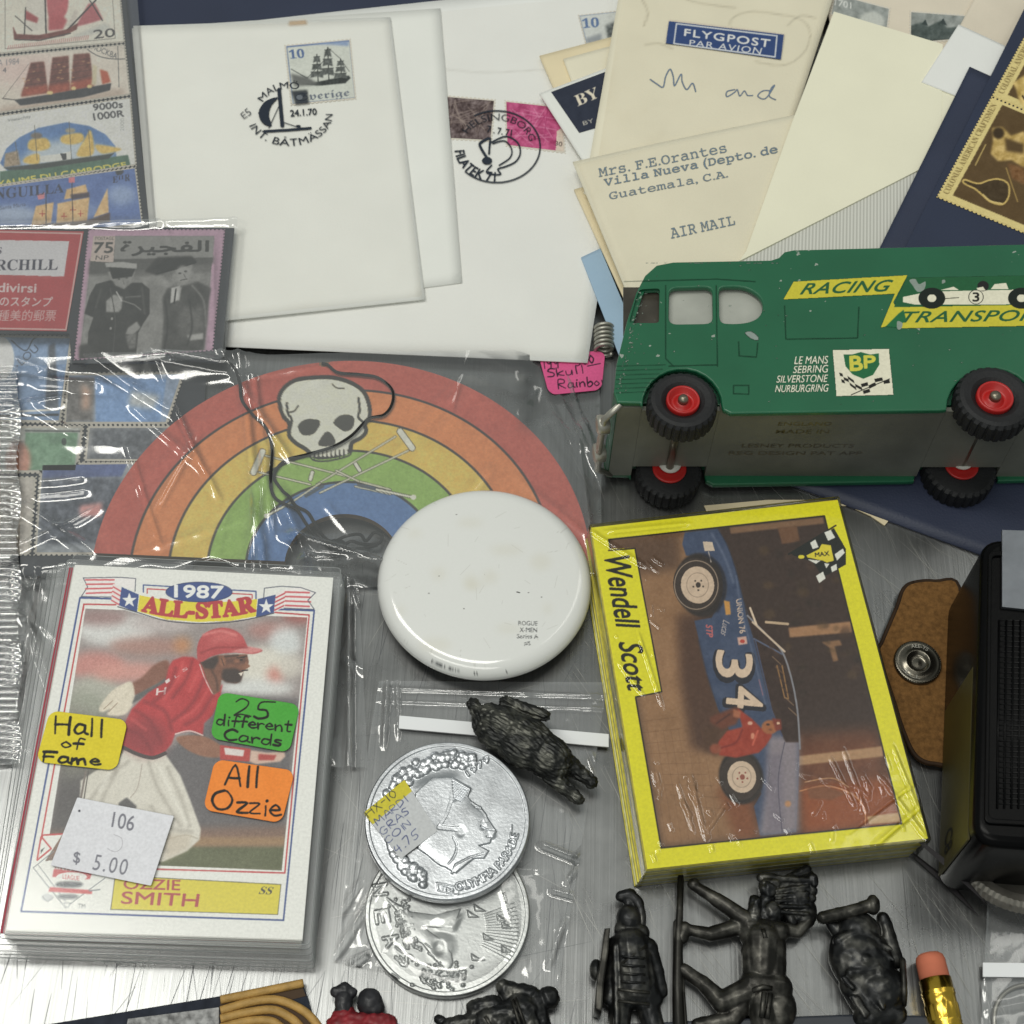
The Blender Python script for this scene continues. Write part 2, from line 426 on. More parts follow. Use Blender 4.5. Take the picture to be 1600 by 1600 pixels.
def printed(name, rough=0.5, spec=0.4, alpha=False, bump=0.0, bscale=900, coat=0.0, metal=0.0, grain=.07):
    m, t, b = nt(name); N, L = t.nodes, t.links
    a = N.new('ShaderNodeAttribute'); a.attribute_name = 'Col'
    n = N.new('ShaderNodeTexNoise'); tc = N.new('ShaderNodeTexCoord'); n.inputs['Scale'].default_value = 1500; n.inputs['Detail'].default_value = 3; L.new(tc.outputs['Object'], n.inputs['Vector'])
    mr = N.new('ShaderNodeMapRange'); mr.inputs[1].default_value = 0.3; mr.inputs[2].default_value = 0.7; mr.inputs[3].default_value = 1-grain; mr.inputs[4].default_value = 1+grain; L.new(n.outputs[0], mr.inputs[0])
    mx = N.new('ShaderNodeMix'); mx.data_type = 'RGBA'; mx.blend_type = 'MULTIPLY'; mx.inputs[0].default_value = 1
    L.new(a.outputs['Color'], mx.inputs[6]); L.new(mr.outputs[0], mx.inputs[7]); L.new(mx.outputs[2], b.inputs['Base Color'])
    b.inputs['Roughness'].default_value = rough; b.inputs['Specular IOR Level'].default_value = spec; b.inputs['Coat Weight'].default_value = coat; b.inputs['Coat Roughness'].default_value = 0.08; b.inputs['Metallic'].default_value = metal
    if alpha: L.new(a.outputs['Alpha'], b.inputs['Alpha'])
    if bump:
        bp = N.new('ShaderNodeBump'); bp.inputs['Strength'].default_value = bump; bp.inputs['Distance'].default_value = 0.0003
        n2 = N.new('ShaderNodeTexNoise'); n2.inputs['Scale'].default_value = bscale; L.new(tc.outputs['Object'], n2.inputs['Vector']); L.new(n2.outputs[0], bp.inputs['Height']); L.new(bp.outputs[0], b.inputs['Normal'])
    return m
def film_mat(name, haze=0.05, rough=0.06, refl=1.0, hazec=(0.85, 0.88, 0.9, 1), bump=.25):
    m = bpy.data.materials.new(name); m.use_nodes = True; t = m.node_tree; N, L = t.nodes, t.links
    N.remove(N['Principled BSDF']); out = N['Material Output']
    tr = N.new('ShaderNodeBsdfTransparent'); tr.inputs[0].default_value = (0.99, 0.99, 0.99, 1)
    gl = N.new('ShaderNodeBsdfGlossy'); gl.inputs['Roughness'].default_value = rough; gl.inputs['Color'].default_value = (1, 1, 1, 1)
    df = N.new('ShaderNodeBsdfDiffuse'); df.inputs[0].default_value = hazec
    fr = N.new('ShaderNodeFresnel'); fr.inputs['IOR'].default_value = 1.5
    ml = N.new('ShaderNodeMath'); ml.operation = 'MULTIPLY'; ml.inputs[1].default_value = 1.25*refl; ml.use_clamp = True; L.new(fr.outputs[0], ml.inputs[0])
    a = N.new('ShaderNodeMixShader'); a.inputs[0].default_value = haze; L.new(tr.outputs[0], a.inputs[1]); L.new(df.outputs[0], a.inputs[2])
    b = N.new('ShaderNodeMixShader'); L.new(ml.outputs[0], b.inputs[0]); L.new(a.outputs[0], b.inputs[1]); L.new(gl.outputs[0], b.inputs[2])
    L.new(b.outputs[0], out.inputs['Surface'])
    tc = N.new('ShaderNodeTexCoord'); n2 = N.new('ShaderNodeTexNoise'); n2.inputs['Scale'].default_value = 75; n2.inputs['Detail'].default_value = 2
    bp = N.new('ShaderNodeBump'); bp.inputs['Strength'].default_value = bump; bp.inputs['Distance'].default_value = 0.001
    L.new(tc.outputs['Object'], n2.inputs['Vector']); L.new(n2.outputs[0], bp.inputs['Height'])
    for q in (gl, fr): L.new(bp.outputs[0], q.inputs['Normal'])
    return m
M_PRINT = printed('printed_card', 0.42, 0.4)
M_STAMP = printed('printed_paper', 0.6, 0.3, bump=0.15)
M_GLOSSP = printed('printed_gloss', 0.22, 0.5, coat=0.0)
M_INK = printed('ink', 0.6, 0.25, alpha=True)
M_WOOD = printed('printed_wood', 0.5, 0.35, bump=0.25, bscale=1600)
M_BUTTON = printed('button_face', 0.14, 0.5, coat=0.5, grain=.008)
M_STICKER = printed('sticker', 0.55, 0.3)
M_WHITE = simple('white_paper', (231, 232, 227), 0.7, spec=0.2, nscale=45, namp=0.025, bump=0.12, bscale=1500)
M_WHITE2 = simple('cool_white_paper', (233, 234, 231), 0.7, spec=0.2, nscale=40, namp=0.025, bump=0.12, bscale=1500)
M_CREAM = simple('cream_paper', (228, 222, 200), 0.7, spec=0.2, nscale=45, namp=0.04, bump=0.15, bscale=1300)
M_IVORY = simple('ivory_paper', (236, 233, 210), 0.65, spec=0.25, nscale=45, namp=0.025, bump=0.12, bscale=1300)
M_PINKISH = simple('old_paper', (222, 212, 194), 0.7, spec=0.2, nscale=60, namp=0.05, bump=0.15, bscale=1300)
M_TAN = simple('aged_paper', (226, 212, 178), 0.7, spec=0.2, nscale=60, namp=0.06, bump=0.15, bscale=1300)
M_BLUEP = simple('blue_paper', (158, 184, 206), 0.7, spec=0.2, nscale=60, namp=0.05)
M_NAVY = simple('navy_cover', (48, 55, 76), 0.48, spec=0.4, nscale=25, namp=0.12, bump=0.25, bscale=1800)
M_NAVY2 = simple('navy_page', (44, 52, 74), 0.42, spec=0.4, nscale=30, namp=0.1, bump=0.15, bscale=1500)
M_BLACKCARD = simple('black_card', (38, 42, 52), 0.5, spec=0.4, nscale=60, namp=0.15)
M_STAMPPAPER = simple('stamp_paper', (214, 208, 196), 0.7, spec=0.2)
M_STAMPPINK = simple('pink_stamp_paper', (196, 160, 182), 0.7, spec=0.2)
M_STAMPTAN = simple('buff_stamp_paper', (222, 202, 138), 0.7, spec=0.2)
M_FILM = film_mat('clear_film', 0.07, 0.12, 2.0, bump=.45)
M_FILM2 = film_mat('clear_bag', 0.10, 0.10, 1.6, bump=.4)
M_SLEEVE = film_mat('card_sleeve', 0.03, 0.12, 0.6, bump=.03)
M_EDGE = simple('sleeve_edges', (176, 180, 182), 0.3, spec=0.5, nscale=300, namp=0.15)
M_ZIP = simple('white_zip_strip', (236, 238, 240), 0.35, spec=0.5)
def table_mat():
    m, t, b = nt('brushed_steel'); N, L = t.nodes, t.links
    tc = N.new('ShaderNodeTexCoord'); outs = []
    for rot, sx, sy, det in ((0.04, 2600, 18, 3), (-0.5, 1300, 12, 3), (0.9, 900, 14, 2)):
        mp = N.new('ShaderNodeMapping'); mp.inputs['Rotation'].default_value = (0, 0, rot); mp.inputs['Scale'].default_value = (sx, sy, 1)
        n = N.new('ShaderNodeTexNoise'); n.inputs['Scale'].default_value = 1; n.inputs['Detail'].default_value = det
        L.new(tc.outputs['Object'], mp.inputs[0]); L.new(mp.outputs[0], n.inputs['Vector']); outs.append(n)
    bl = N.new('ShaderNodeTexNoise'); bl.inputs['Scale'].default_value = 22; bl.inputs['Detail'].default_value = 6; bl.inputs['Roughness'].default_value = 0.65; L.new(tc.outputs['Object'], bl.inputs['Vector'])
    ad = N.new('ShaderNodeMath'); ad.operation = 'ADD'; L.new(outs[0].outputs[0], ad.inputs[0]); L.new(outs[1].outputs[0], ad.inputs[1])
    ad2 = N.new('ShaderNodeMath'); ad2.operation = 'MULTIPLY_ADD'; ad2.inputs[1].default_value = 0.6; L.new(outs[2].outputs[0], ad2.inputs[0]); L.new(ad.outputs[0], ad2.inputs[2])
    cr = N.new('ShaderNodeMapRange'); cr.inputs[1].default_value = 0.9; cr.inputs[2].default_value = 1.7; cr.inputs[3].default_value = 0.225; cr.inputs[4].default_value = 0.30; L.new(ad2.outputs[0], cr.inputs[0])
    mb = N.new('ShaderNodeMapRange'); mb.inputs[1].default_value = 0.3; mb.inputs[2].default_value = 0.7; mb.inputs[3].default_value = 0.82; mb.inputs[4].default_value = 1.1; L.new(bl.outputs[0], mb.inputs[0])
    mu = N.new('ShaderNodeMath'); mu.operation = 'MULTIPLY'; L.new(cr.outputs[0], mu.inputs[0]); L.new(mb.outputs[0], mu.inputs[1])
    cc = N.new('ShaderNodeCombineColor'); 
    for i, k in enumerate((0.98, 1.0, 1.0)):
        q = N.new('ShaderNodeMath'); q.operation = 'MULTIPLY'; q.inputs[1].default_value = k; L.new(mu.outputs[0], q.inputs[0]); L.new(q.outputs[0], cc.inputs[i])
    L.new(cc.outputs[0], b.inputs['Base Color']); b.inputs['Metallic'].default_value = 0.9
    rr = N.new('ShaderNodeMapRange'); rr.inputs[1].default_value = 0.3; rr.inputs[2].default_value = 0.7; rr.inputs[3].default_value = 0.24; rr.inputs[4].default_value = 0.34; L.new(bl.outputs[0], rr.inputs[0]); L.new(rr.outputs[0], b.inputs['Roughness'])
    bp = N.new('ShaderNodeBump'); bp.inputs['Strength'].default_value = 0.13; bp.inputs['Distance'].default_value = 0.0002; L.new(ad2.outputs[0], bp.inputs['Height']); L.new(bp.outputs[0], b.inputs['Normal'])
    return m
M_TABLE = table_mat()
M_SCR_L = simple('bright_scratch', (168, 168, 164), 0.38, metal=0.7)
M_SCR_D = simple('dark_scratch', (92, 94, 98), 0.5, metal=0.6)

# ------------------------------------------------------------------ table
V, F = prism([(-450, -260), (450, -260), (450, 640), (-450, 640)], -30, 0)
table = mesh('table', V, F, M_TABLE, origin=(0, 0, 0)); tag(table, kind='structure')
def scratches(name, mat, n, region, ang, spread, lmin, lmax, w, seed):
    r = np.random.default_rng(seed); V, F = [], []
    x0, y0, x1, y1 = region
    for i in range(n):
        c = P(r.uniform(x0, x1), r.uniform(y0, y1), 0)[:2]; a = math.radians(ang+r.normal(0, spread)); L = r.uniform(lmin, lmax); ww = w*r.uniform(0.4, 1.2)
        d = np.array([math.cos(a), math.sin(a)]); nrm = np.array([-d[1], d[0]]); bend = r.normal(0, 0.02)*L; k = len(V); z = 0.02+0.0004*i
        for t in (-0.5, -0.2, 0.2, 0.5):
            p = c+d*L*t+nrm*bend*(0.25-t*t); s = ww*(0.15 if abs(t) == 0.5 else 0.5)
            V += [[*(p-nrm*s), z], [*(p+nrm*s), z]]
        F += [[k+2*j, k+2*j+2, k+2*j+3, k+2*j+1] for j in range(3)]
    o = mesh(name, np.array(V), F, mat, table); tag(o, kind='stuff')
scratches('scratches', M_SCR_L, 420, (880, 640, 1600, 1600), -62, 9, 2, 22, 0.10, 1)
scratches('scratches', M_SCR_L, 40, (1250, 780, 1600, 1100), -38, 6, 6, 30, 0.12, 5)
scratches('scratches', M_SCR_D, 260, (0, 880, 900, 1600), 87, 6, 3, 22, 0.13, 2)
scratches('scratches', M_SCR_D, 60, (0, 880, 900, 1600), 60, 35, 4, 25, 0.10, 3)
scratches('scratches', M_SCR_L, 60, (400, 880, 900, 1600), 20, 60, 3, 20, 0.10, 4)

# ------------------------------------------------------------------ pen strokes for the handwritten labels
GL = {
 'H': (0.8, [[(0, 1), (0.02, 0)], [(0.6, 1), (0.58, 0)], [(0, 0.52), (0.6, 0.56)]]),
 'F': (0.7, [[(0.05, 1), (0, 0)], [(0, 1), (0.6, 1.02)], [(0, 0.55), (0.45, 0.58)]]),
 'A': (0.8, [[(0, 0), (0.35, 1), (0.65, 0)], [(0.12, 0.35), (0.58, 0.38)]]),
 'O': (1.0, [[(0.45, 1), (0.1, 0.8), (0, 0.4), (0.25, 0.02), (0.65, 0.1), (0.82, 0.55), (0.6, 0.95), (0.4, 1)]]),
 'C': (0.75, [[(0.6, 0.85), (0.35, 1), (0.05, 0.7), (0.02, 0.3), (0.25, 0), (0.6, 0.12)]]),
 'M': (0.95, [[(0, 0), (0.1, 1), (0.38, 0.35), (0.65, 1), (0.75, 0)]]),
 'R': (0.75, [[(0, 0), (0.02, 1), (0.45, 0.95), (0.45, 0.6), (0.02, 0.5), (0.55, 0)]]),
 'D': (0.75, [[(0, 0), (0.02, 1), (0.45, 0.8), (0.5, 0.3), (0, 0)]]),
 'I': (0.3, [[(0.1, 1), (0.1, 0)]]),
 'G': (0.85, [[(0.6, 0.85), (0.3, 1), (0.02, 0.6), (0.1, 0.1), (0.45, 0), (0.6, 0.4), (0.35, 0.42)]]),
 'S': (0.6, [[(0.48, 0.9), (0.2, 1), (0.05, 0.72), (0.4, 0.4), (0.35, 0.05), (0, 0.08)]]),
 'N': (0.8, [[(0, 0), (0.02, 1), (0.52, 0.02), (0.55, 1)]]),
 'X': (0.7, [[(0, 1), (0.5, 0)], [(0.5, 1), (0, 0)]]),
 'a': (0.6, [[(0.42, 0.5), (0.15, 0.55), (0, 0.2), (0.15, 0), (0.4, 0.2), (0.42, 0.5), (0.42, 0.12), (0.55, 0.02)]]),
 'l': (0.35, [[(0.1, 1), (0.12, 0)]]),
 'o': (0.55, [[(0.2, 0.52), (0.02, 0.25), (0.18, 0), (0.4, 0.2), (0.2, 0.52)]]),
 'f': (0.5, [[(0.45, 0.95), (0.25, 1), (0.18, 0.5), (0.15, 0)], [(0, 0.5), (0.4, 0.52)]]),
 'm': (0.85, [[(0, 0), (0.03, 0.52), (0.03, 0.3), (0.22, 0.52), (0.3, 0.05), (0.32, 0.35), (0.55, 0.52), (0.65, 0.02)]]),
 'e': (0.55, [[(0.03, 0.26), (0.4, 0.32), (0.22, 0.55), (0, 0.25), (0.2, 0), (0.48, 0.08)]]),
 'd': (0.6, [[(0.42, 0.45), (0.12, 0.5), (0.02, 0.15), (0.25, 0), (0.42, 0.3), (0.46, 1), (0.46, 0)]]),
 'i': (0.32, [[(0.1, 0.5), (0.12, 0)], [(0.12, 0.75), (0.14, 0.78)]]),
 'r': (0.45, [[(0, 0.5), (0.05, 0), (0.06, 0.35), (0.22, 0.52), (0.38, 0.45)]]),
 'n': (0.6, [[(0, 0.52), (0.04, 0), (0.06, 0.32), (0.28, 0.52), (0.4, 0.3), (0.42, 0)]]),
 't': (0.45, [[(0.18, 0.95), (0.16, 0.05), (0.35, 0.02)], [(0, 0.6), (0.38, 0.62)]]),
 's': (0.5, [[(0.36, 0.5), (0.12, 0.52), (0.08, 0.35), (0.34, 0.2), (0.25, 0), (0, 0.03)]]),
 'z': (0.55, [[(0.02, 0.5), (0.42, 0.52), (0.05, 0.02), (0.48, 0.02)]]),
 'k': (0.6, [[(0.02, 1), (0.04, 0)], [(0.42, 0.55), (0.05, 0.25), (0.45, 0)]]),
 'u': (0.55, [[(0, 0.5), (0.05, 0.05), (0.3, 0.05), (0.38, 0.5), (0.4, 0)]]),
 'b': (0.55, [[(0.02, 1), (0.04, 0), (0.3, 0), (0.42, 0.3), (0.25, 0.5), (0.04, 0.3)]]),
 'w': (0.75, [[(0, 0.5), (0.12, 0), (0.3, 0.4), (0.45, 0), (0.62, 0.5)]]),
 '2': (0.75, [[(0.05, 0.8), (0.25, 1), (0.5, 0.85), (0.42, 0.5), (0.02, 0.02), (0.25, 0.1), (0.62, 0.02)]]),
 '5': (0.8, [[(0.75, 1.02), (0.25, 0.95), (0.15, 0.55), (0.45, 0.5), (0.5, 0.15), (0.2, 0), (0.02, 0.1)]]),
 '4': (0.75, [[(0.15, 1), (0.02, 0.5), (0.5, 0.52)], [(0.42, 0.95), (0.38, 0)]]),
 '7': (0.7, [[(0, 0.98), (0.5, 1), (0.2, 0)]]),
 '1': (0.35, [[(0.08, 0.95), (0.1, 0)]]), '0': (0.75, [[(0.25, 1), (0.02, 0.5), (0.25, 0), (0.5, 0.5), (0.25, 1)]]),
 '9': (0.7, [[(0.42, 0.8), (0.15, 1), (0.02, 0.7), (0.25, 0.5), (0.42, 0.8), (0.4, 0)]]),
 '-': (0.5, [[(0.05, 0.5), (0.38, 0.5)]]), '.': (0.3, [[(0.08, 0.02), (0.1, 0.04)]]), ' ': (0.45, []),
}
def hand(pa, s, p0, p1, h, w, c=(22, 22, 20), seed=0, slant=0.0):
    """write s so that it runs from p0 to p1 (px, baseline) with capital height h px"""
    r = random.Random(seed+len(s)); tot = sum(GL[k][0] for k in s); p0 = np.array(p0, float); p1 = np.array(p1, float)
    d = (p1-p0)/tot; dn = d/np.linalg.norm(d); up = np.array([dn[1], -dn[0]])*h; x = 0
    for k in s:
        adv, st = GL[k]; jx, jy = r.uniform(-.03, .03), r.uniform(-.05, .05)
        for q in st:
            pts = [p0+d*(x+a+jx+slant*b)+up*(b+jy) for a, b in q]
            if len(pts) == 2: pts = [pts[0], (pts[0]+pts[1])/2+[r.uniform(-.6, .6), r.uniform(-.6, .6)], pts[1]]
            pp = smooth_path(pts, 4); ww = r.uniform(.8, 1.1)
            for i in range(0, len(pp)-1, 2):
                ww = min(max(ww+r.uniform(-.16, .16), .7), 1.25); pa.line(pp[i:i+3], w*ww, c, op=r.uniform(.88, 1))
        x += adv

def stamp(quad, z, pa, base, label=None, cat=None, parent=None, group=None, margin=6, gain=1.0, step=1.0, mat=None, pitch=1.25, thick=0.14, fullprint=False):
    V, F = prism(perforated(quad, z, pitch), z-thick, z)
    o = mesh('stamp', V, F, base, parent)
    if label: tag(o, label, cat, group)
    print_quad('picture', shrink(quad, margin) if not fullprint else shrink(quad, 2.5), z, pa, mat or M_STAMP, o, step, gain)
    return o

# ================================================================== navy album and envelopes at the back
nav = slab('album', [(188, -70), (760, -95), (768, 60), (200, 90)], 2.0, 2.0, M_NAVY)
tag(nav, 'dark navy album cover along the back edge behind the white envelopes', 'album')

def warp_fn(a, fx, fy, ph): return lambda x, y: a*np.sin(x*fx+y*fy+ph)
w1, w2, w3 = warp_fn(.10, .035, .02, 1), warp_fn(.08, .03, -.03, .4), warp_fn(.12, .03, .02, 2)
DK = (40, 48, 60)
# --- large white envelope with brown and pink stamps
z3 = 3.2
e3 = thing('envelope', 'white envelope with brown and pink stamps under a round postmark', 'envelope', P(640, 560, 2.4))
sheet('paper', [(330, 40), (1012, -35), (918, 567), (352, 541)], z3, 0.4, M_WHITE2, e3, warp=w3)
pa = Painter(690, 140, 800, 225, (98, 84, 84)).noise(55, 7, 3).noise(30, 3, 4)
for i in range(26): pa.line([(700+random.random()*70, 150+random.random()*60), (700+random.random()*70, 150+random.random()*60)], 1.5, (150, 135, 128), op=.5)
stamp([(690, 148), (775, 155), (769, 222), (694, 218)], z3+.22, pa, M_STAMPPAPER, parent=e3, margin=3)
pa = Painter(780, 150, 890, 245, (188, 84, 128)).noise(40, 9, 5)
for i in range(30): pa.line([(790+random.random()*80, 160+random.random()*70), (790+random.random()*80, 160+random.random()*70)], 1.6, random.choice([(220, 150, 180), (160, 50, 100)]), op=.5)
pa.poly([(870, 205), (884, 195), (890, 240), (868, 240)], (215, 200, 185)).text('30', [(868, 220), (879, 222), (878, 229), (867, 227)], (60, 50, 50))
stamp([(788, 156), (880, 166), (884, 240), (790, 229)], z3+.22, pa, M_STAMPPAPER, parent=e3, margin=3)
pa = Painter(900, 15, 975, 75, (205, 208, 205)).noise(8, 6, 2)
pa.line([(905, 24), (966, 17)], 3, (110, 130, 165)).line([(905, 24), (916, 66)], 2, (120, 140, 170))
pa.text(BOLD('10'), [(909, 29), (935, 27), (936, 42), (911, 44)], (100, 122, 160), bold=.01)
pa.poly([(946, 40), (966, 32), (966, 60), (950, 62)], (110, 115, 115), f=2, tex=(40, 4)).poly([(915, 60), (940, 52), (940, 66), (917, 68)], (150, 155, 160), f=2)
stamp([(903, 23), (985, 14), (990, 60), (915, 70)], z3+.22, pa, M_STAMPPAPER, parent=e3, margin=2)
pa = Painter(690, 140, 860, 300)
t = np.radians(np.arange(-120, 140, 4)); pa.line(np.c_[776+68*np.cos(t), 229+56*np.sin(t)], 2.6, DK, op=.9)
pa.arc('HELSINGBORG', 776, 229, 52, 41, -150, -12, 11, DK, op=.8).arc('FILATEK 71', 776, 231, 66, 53, 175, 92, 15, DK, bold=.02, inward=True)
pa.text('7 . 7. 71', [(762, 196), (800, 203), (799, 213), (761, 206)], DK, bold=.01)
pa.line([(763, 216), (752, 222), (750, 228), (760, 245), (766, 250)], 4, DK, sm=True).line([(766, 216), (764, 240)], 3, DK)
pa.ell(761, 251, 8, 6, DK).line([(768, 222), (790, 213), (808, 222), (813, 238), (806, 252), (790, 260), (778, 264), (782, 272), (768, 272), (760, 268), (768, 258)], 2.4, DK, sm=True)
pa.line([(770, 224), (788, 220), (799, 232), (797, 246), (780, 258)], 2.2, DK, sm=True)
print_quad('postmark', [(700, 160), (852, 160), (852, 295), (700, 295)], z3, pa, M_INK, e3, .8, ink=True, warp=w3, lift=.42)
# --- second white envelope
z2 = 3.85
e2 = sheet('envelope', [(206, 44), (688, 13), (722, 441), (246, 503)], z2, 0.4, M_WHITE, warp=w2)
tag(e2, 'blank white envelope edge showing just behind the ship postmark cover', 'envelope')
# --- front white envelope
z1 = 4.5
e1 = thing('envelope', 'front white cover with blue ship stamp and sailboat postmark', 'envelope', P(450, 490, 5))
sheet('paper', [(208, 40), (610, 27), (664, 467), (250, 511)], z1, 0.4, M_WHITE, e1, warp=w1)
pa = Painter(440, 50, 560, 175, (205, 208, 200)).noise(6, 8, 2)
pa.line([(449, 73), (545, 64)], 3, (118, 134, 168)).line([(448, 73), (458, 160)], 1.5, (120, 135, 165)).line([(458, 162), (554, 153)], 2, (120, 135, 165)).line([(546, 64), (555, 153)], 1.5, (120, 135, 165))
pa.poly([(480, 68), (545, 65), (545, 72), (520, 70)], (140, 158, 190), f=1.5)
pa.text(BOLD('10'), [(451, 78), (474, 76), (476, 90), (453, 92)], (92, 112, 152), bold=.01)
SH = (62, 66, 66)
pa.poly([(480, 124), (490, 129), (545, 118), (548, 122), (540, 130), (500, 134), (470, 132)], SH, f=.6, tex=(20, 3)).poly([(454, 115), (480, 120), (500, 132), (460, 135)], (110, 112, 110), f=2)
for mx, my, mh in ((495, 85, 42), (512, 74, 52), (532, 92, 34)):
    pa.line([(mx, my), (mx+2, my+mh)], 1.6, SH)
    for k in range(3):
        yy, ww, hh_ = my+4+k*mh*.28, 5+k*2.2, mh*.22
        pa.poly([(mx-ww+1, yy), (mx+ww-1, yy-1), (mx+ww+1, yy+hh_), (mx, yy+hh_*.75), (mx-ww-1, yy+hh_)], (96, 100, 98), f=.5, tex=(34, 2.5)).line([(mx-ww, yy), (mx+ww, yy-1)], 1, SH)
pa.line([(455, 108), (480, 122)], 1.2, SH).line([(480, 122), (505, 96), (512, 74)], .8, SH).line([(512, 74), (532, 92), (546, 112)], .8, SH)
pa.text(FRAK('Sverige'), [(461, 146), (546, 138), (546, 153), (463, 162)], (105, 112, 125), bold=.005)
stamp([(444, 70), (548, 60), (557, 155), (454, 165)], z1+.2, pa, M_STAMPPAPER, parent=e1, margin=2.5, fullprint=True)
pa = Painter(365, 110, 540, 240)
pa.arc('MALMÖ', 450, 180, 45, 42, -150, -70, 13, DK).arc('INT. BÅTMÄSSAN', 452, 178, 68, 50, 158, 0, 15, DK, inward=True)
pa.text('24.1.70', [(453, 172), (494, 169), (495, 179), (454, 182)], DK, bold=.02)
pa.text('E5', [(375, 178), (386, 168), (394, 178), (381, 186)], DK, op=.8)
pa.line([(436, 140), (441, 196)], 6, DK).poly([(434, 152), (415, 158), (404, 175), (410, 192), (424, 197), (420, 180), (424, 165)], DK, sm=True)
pa.line([(413, 205), (450, 203), (485, 200)], 4, DK).line([(436, 165), (420, 200)], 1.2, DK).line([(440, 190), (470, 200)], 1.2, DK).ell(466, 197, 4, 2, DK)
pa.poly([(455, 142), (480, 140), (483, 162), (462, 164)], DK, f=1.5, op=.75).ell(468, 152, 5, 4, (150, 155, 160), op=.6)
print_quad('postmark', [(368, 112), (535, 112), (535, 236), (368, 236)], z1, pa, M_INK, e1, .8, ink=True, warp=w1, lift=.42)
pa = Painter(440, 20, 490, 45).poly([(452, 33), (478, 31), (480, 38), (451, 40)], (205, 175, 140), f=1.5, op=.6)
print_quad('stain', [(442, 24), (488, 24), (488, 44), (442, 44)], z1, pa, M_INK, e1, 1.5, ink=True, warp=w1, lift=.08)

# --- cream envelopes in the middle
def env(quad, z, th, mat, label, warp=None):
    return tag(sheet('envelope', quad, z, th, mat, warp=warp), label, 'envelope')
env([(908, 402), (938, 388), (1010, 560), (975, 575)], 3.8, .5, M_BLUEP, 'pale blue letter edge poking out between white envelope and truck cab')
env([(897, 296), (990, 270), (1060, 480), (990, 500)], 4.2, .5, M_TAN, 'torn tan envelope edge beneath the typed airmail envelope')
env([(843, 87), (1015, 42), (1060, 250), (925, 275)], 4.6, .5, M_TAN, 'aged cream envelope, its corner lowest beside the small pale blue 10 stamp')
env([(880, 92), (1020, 54), (1070, 260), (950, 280)], 5.2, .5, M_CREAM, 'cream envelope with grey edge just above the black airmail label')
e6 = thing('envelope', 'white envelope with a black BY AIR label on its corner', 'envelope', P(900, 240, 5.3))
sheet('paper', [(843, 146), (1030, 75), (1090, 250), (914, 256)], 5.9, .5, M_WHITE, e6)
pa = Painter(855, 105, 990, 215, (44, 50, 66)).noise(5, 10, 2)
pa.text(BOLD('BY AIR'), [(896, 150), (985, 112), (992, 128), (903, 166)], (225, 215, 195)).text('BY AIR MAIL', [(910, 190), (990, 165), (992, 170), (912, 196)], (190, 185, 175))
slabq = [(861, 144), (990, 96), (1010, 178), (905, 208)]
print_quad('airmail_label', slabq, 5.9, pa, M_STAMP, e6, 1.0, lift=.1)
z7 = 7.0
w7 = warp_fn(.3, .05, .03, .3)
e7 = thing('envelope', 'cream envelope with blue FLYGPOST label and pencilled words', 'envelope', P(1050, 260, 6.3))
sheet('paper', [(974, -45), (1315, -45), (1160, 440), (912, 300)], z7, .4, M_CREAM, e7, warp=w7)
pa = Painter(1030, 25, 1235, 100, (214, 204, 186))
pa.poly([(1045, 33), (1225, 54), (1220, 95), (1040, 70)], (52, 74, 122)).noise(4, 5, 1)
pa.line([(1057, 37), (1214, 56), (1211, 89), (1053, 68)], 2.2, (205, 208, 212), closed=True)
pa.text('FLYGPOST', [(1070, 45), (1204, 62), (1202, 74), (1069, 56)], (222, 222, 220), bold=.02, space=1.15).text('PAR AVION', [(1078, 62), (1191, 75), (1188, 85), (1077, 71)], (222, 222, 220), bold=.01, space=1.15)
print_quad('airmail_label', [(1045, 33), (1226, 54), (1220, 95), (1039, 70)], z7, pa, M_STAMP, e7, .8, warp=w7, lift=.4)
pa = Painter(1000, 90, 1230, 180); PB = (108, 130, 158)
pa.line([(1016, 124), (1026, 131), (1036, 136), (1040, 120), (1047, 108), (1052, 120), (1054, 134), (1064, 116), (1066, 128), (1073, 140), (1082, 130), (1087, 143)], 1.8, PB, sm=True)
pa.line([(1148, 140), (1136, 143), (1136, 151), (1148, 144), (1152, 140), (1156, 150), (1163, 142), (1168, 149), (1176, 149)], 1.6, PB, sm=True).line([(1205, 142), (1192, 142), (1184, 150), (1196, 154), (1210, 134), (1205, 138), (1202, 150), (1212, 156)], 1.6, PB, sm=True)
print_quad('pencil_writing', [(1010, 100), (1220, 100), (1220, 165), (1010, 165)], z7, pa, M_INK, e7, .8, ink=True, warp=w7, lift=.1)
z8 = 8.1
w8 = warp_fn(.25, .04, .05, 2.2)
e8 = thing('envelope', 'cream envelope with typed address and AIR MAIL in blue', 'envelope', P(1000, 460, 7.5))
sheet('paper', [(895, 253), (1292, 168), (1405, 420), (1000, 505)], z8, .4, M_CREAM, e8, warp=w8)
pa = Painter(920, 200, 1230, 390); TB = (112, 132, 148)
for s, q in (('Mrs. F.E.Orantes', [(934, 263), (1133, 224), (1136, 238), (936, 277)]), ('Villa Nueva (Depto. de', [(943, 278), (1213, 225), (1216, 243), (945, 295)]), ('Guatemala, C.A.', [(951, 300), (1136, 265), (1138, 279), (953, 314)]), ('AIR MAIL', [(1046, 357), (1146, 337), (1149, 351), (1049, 373)])):
    pa.text(MONO(s), q, TB, bold=.006)
print_quad('typed_address', [(925, 212), (1225, 212), (1225, 382), (925, 382)], z8, pa, M_INK, e8, .7, ink=True, warp=w8, lift=.1)
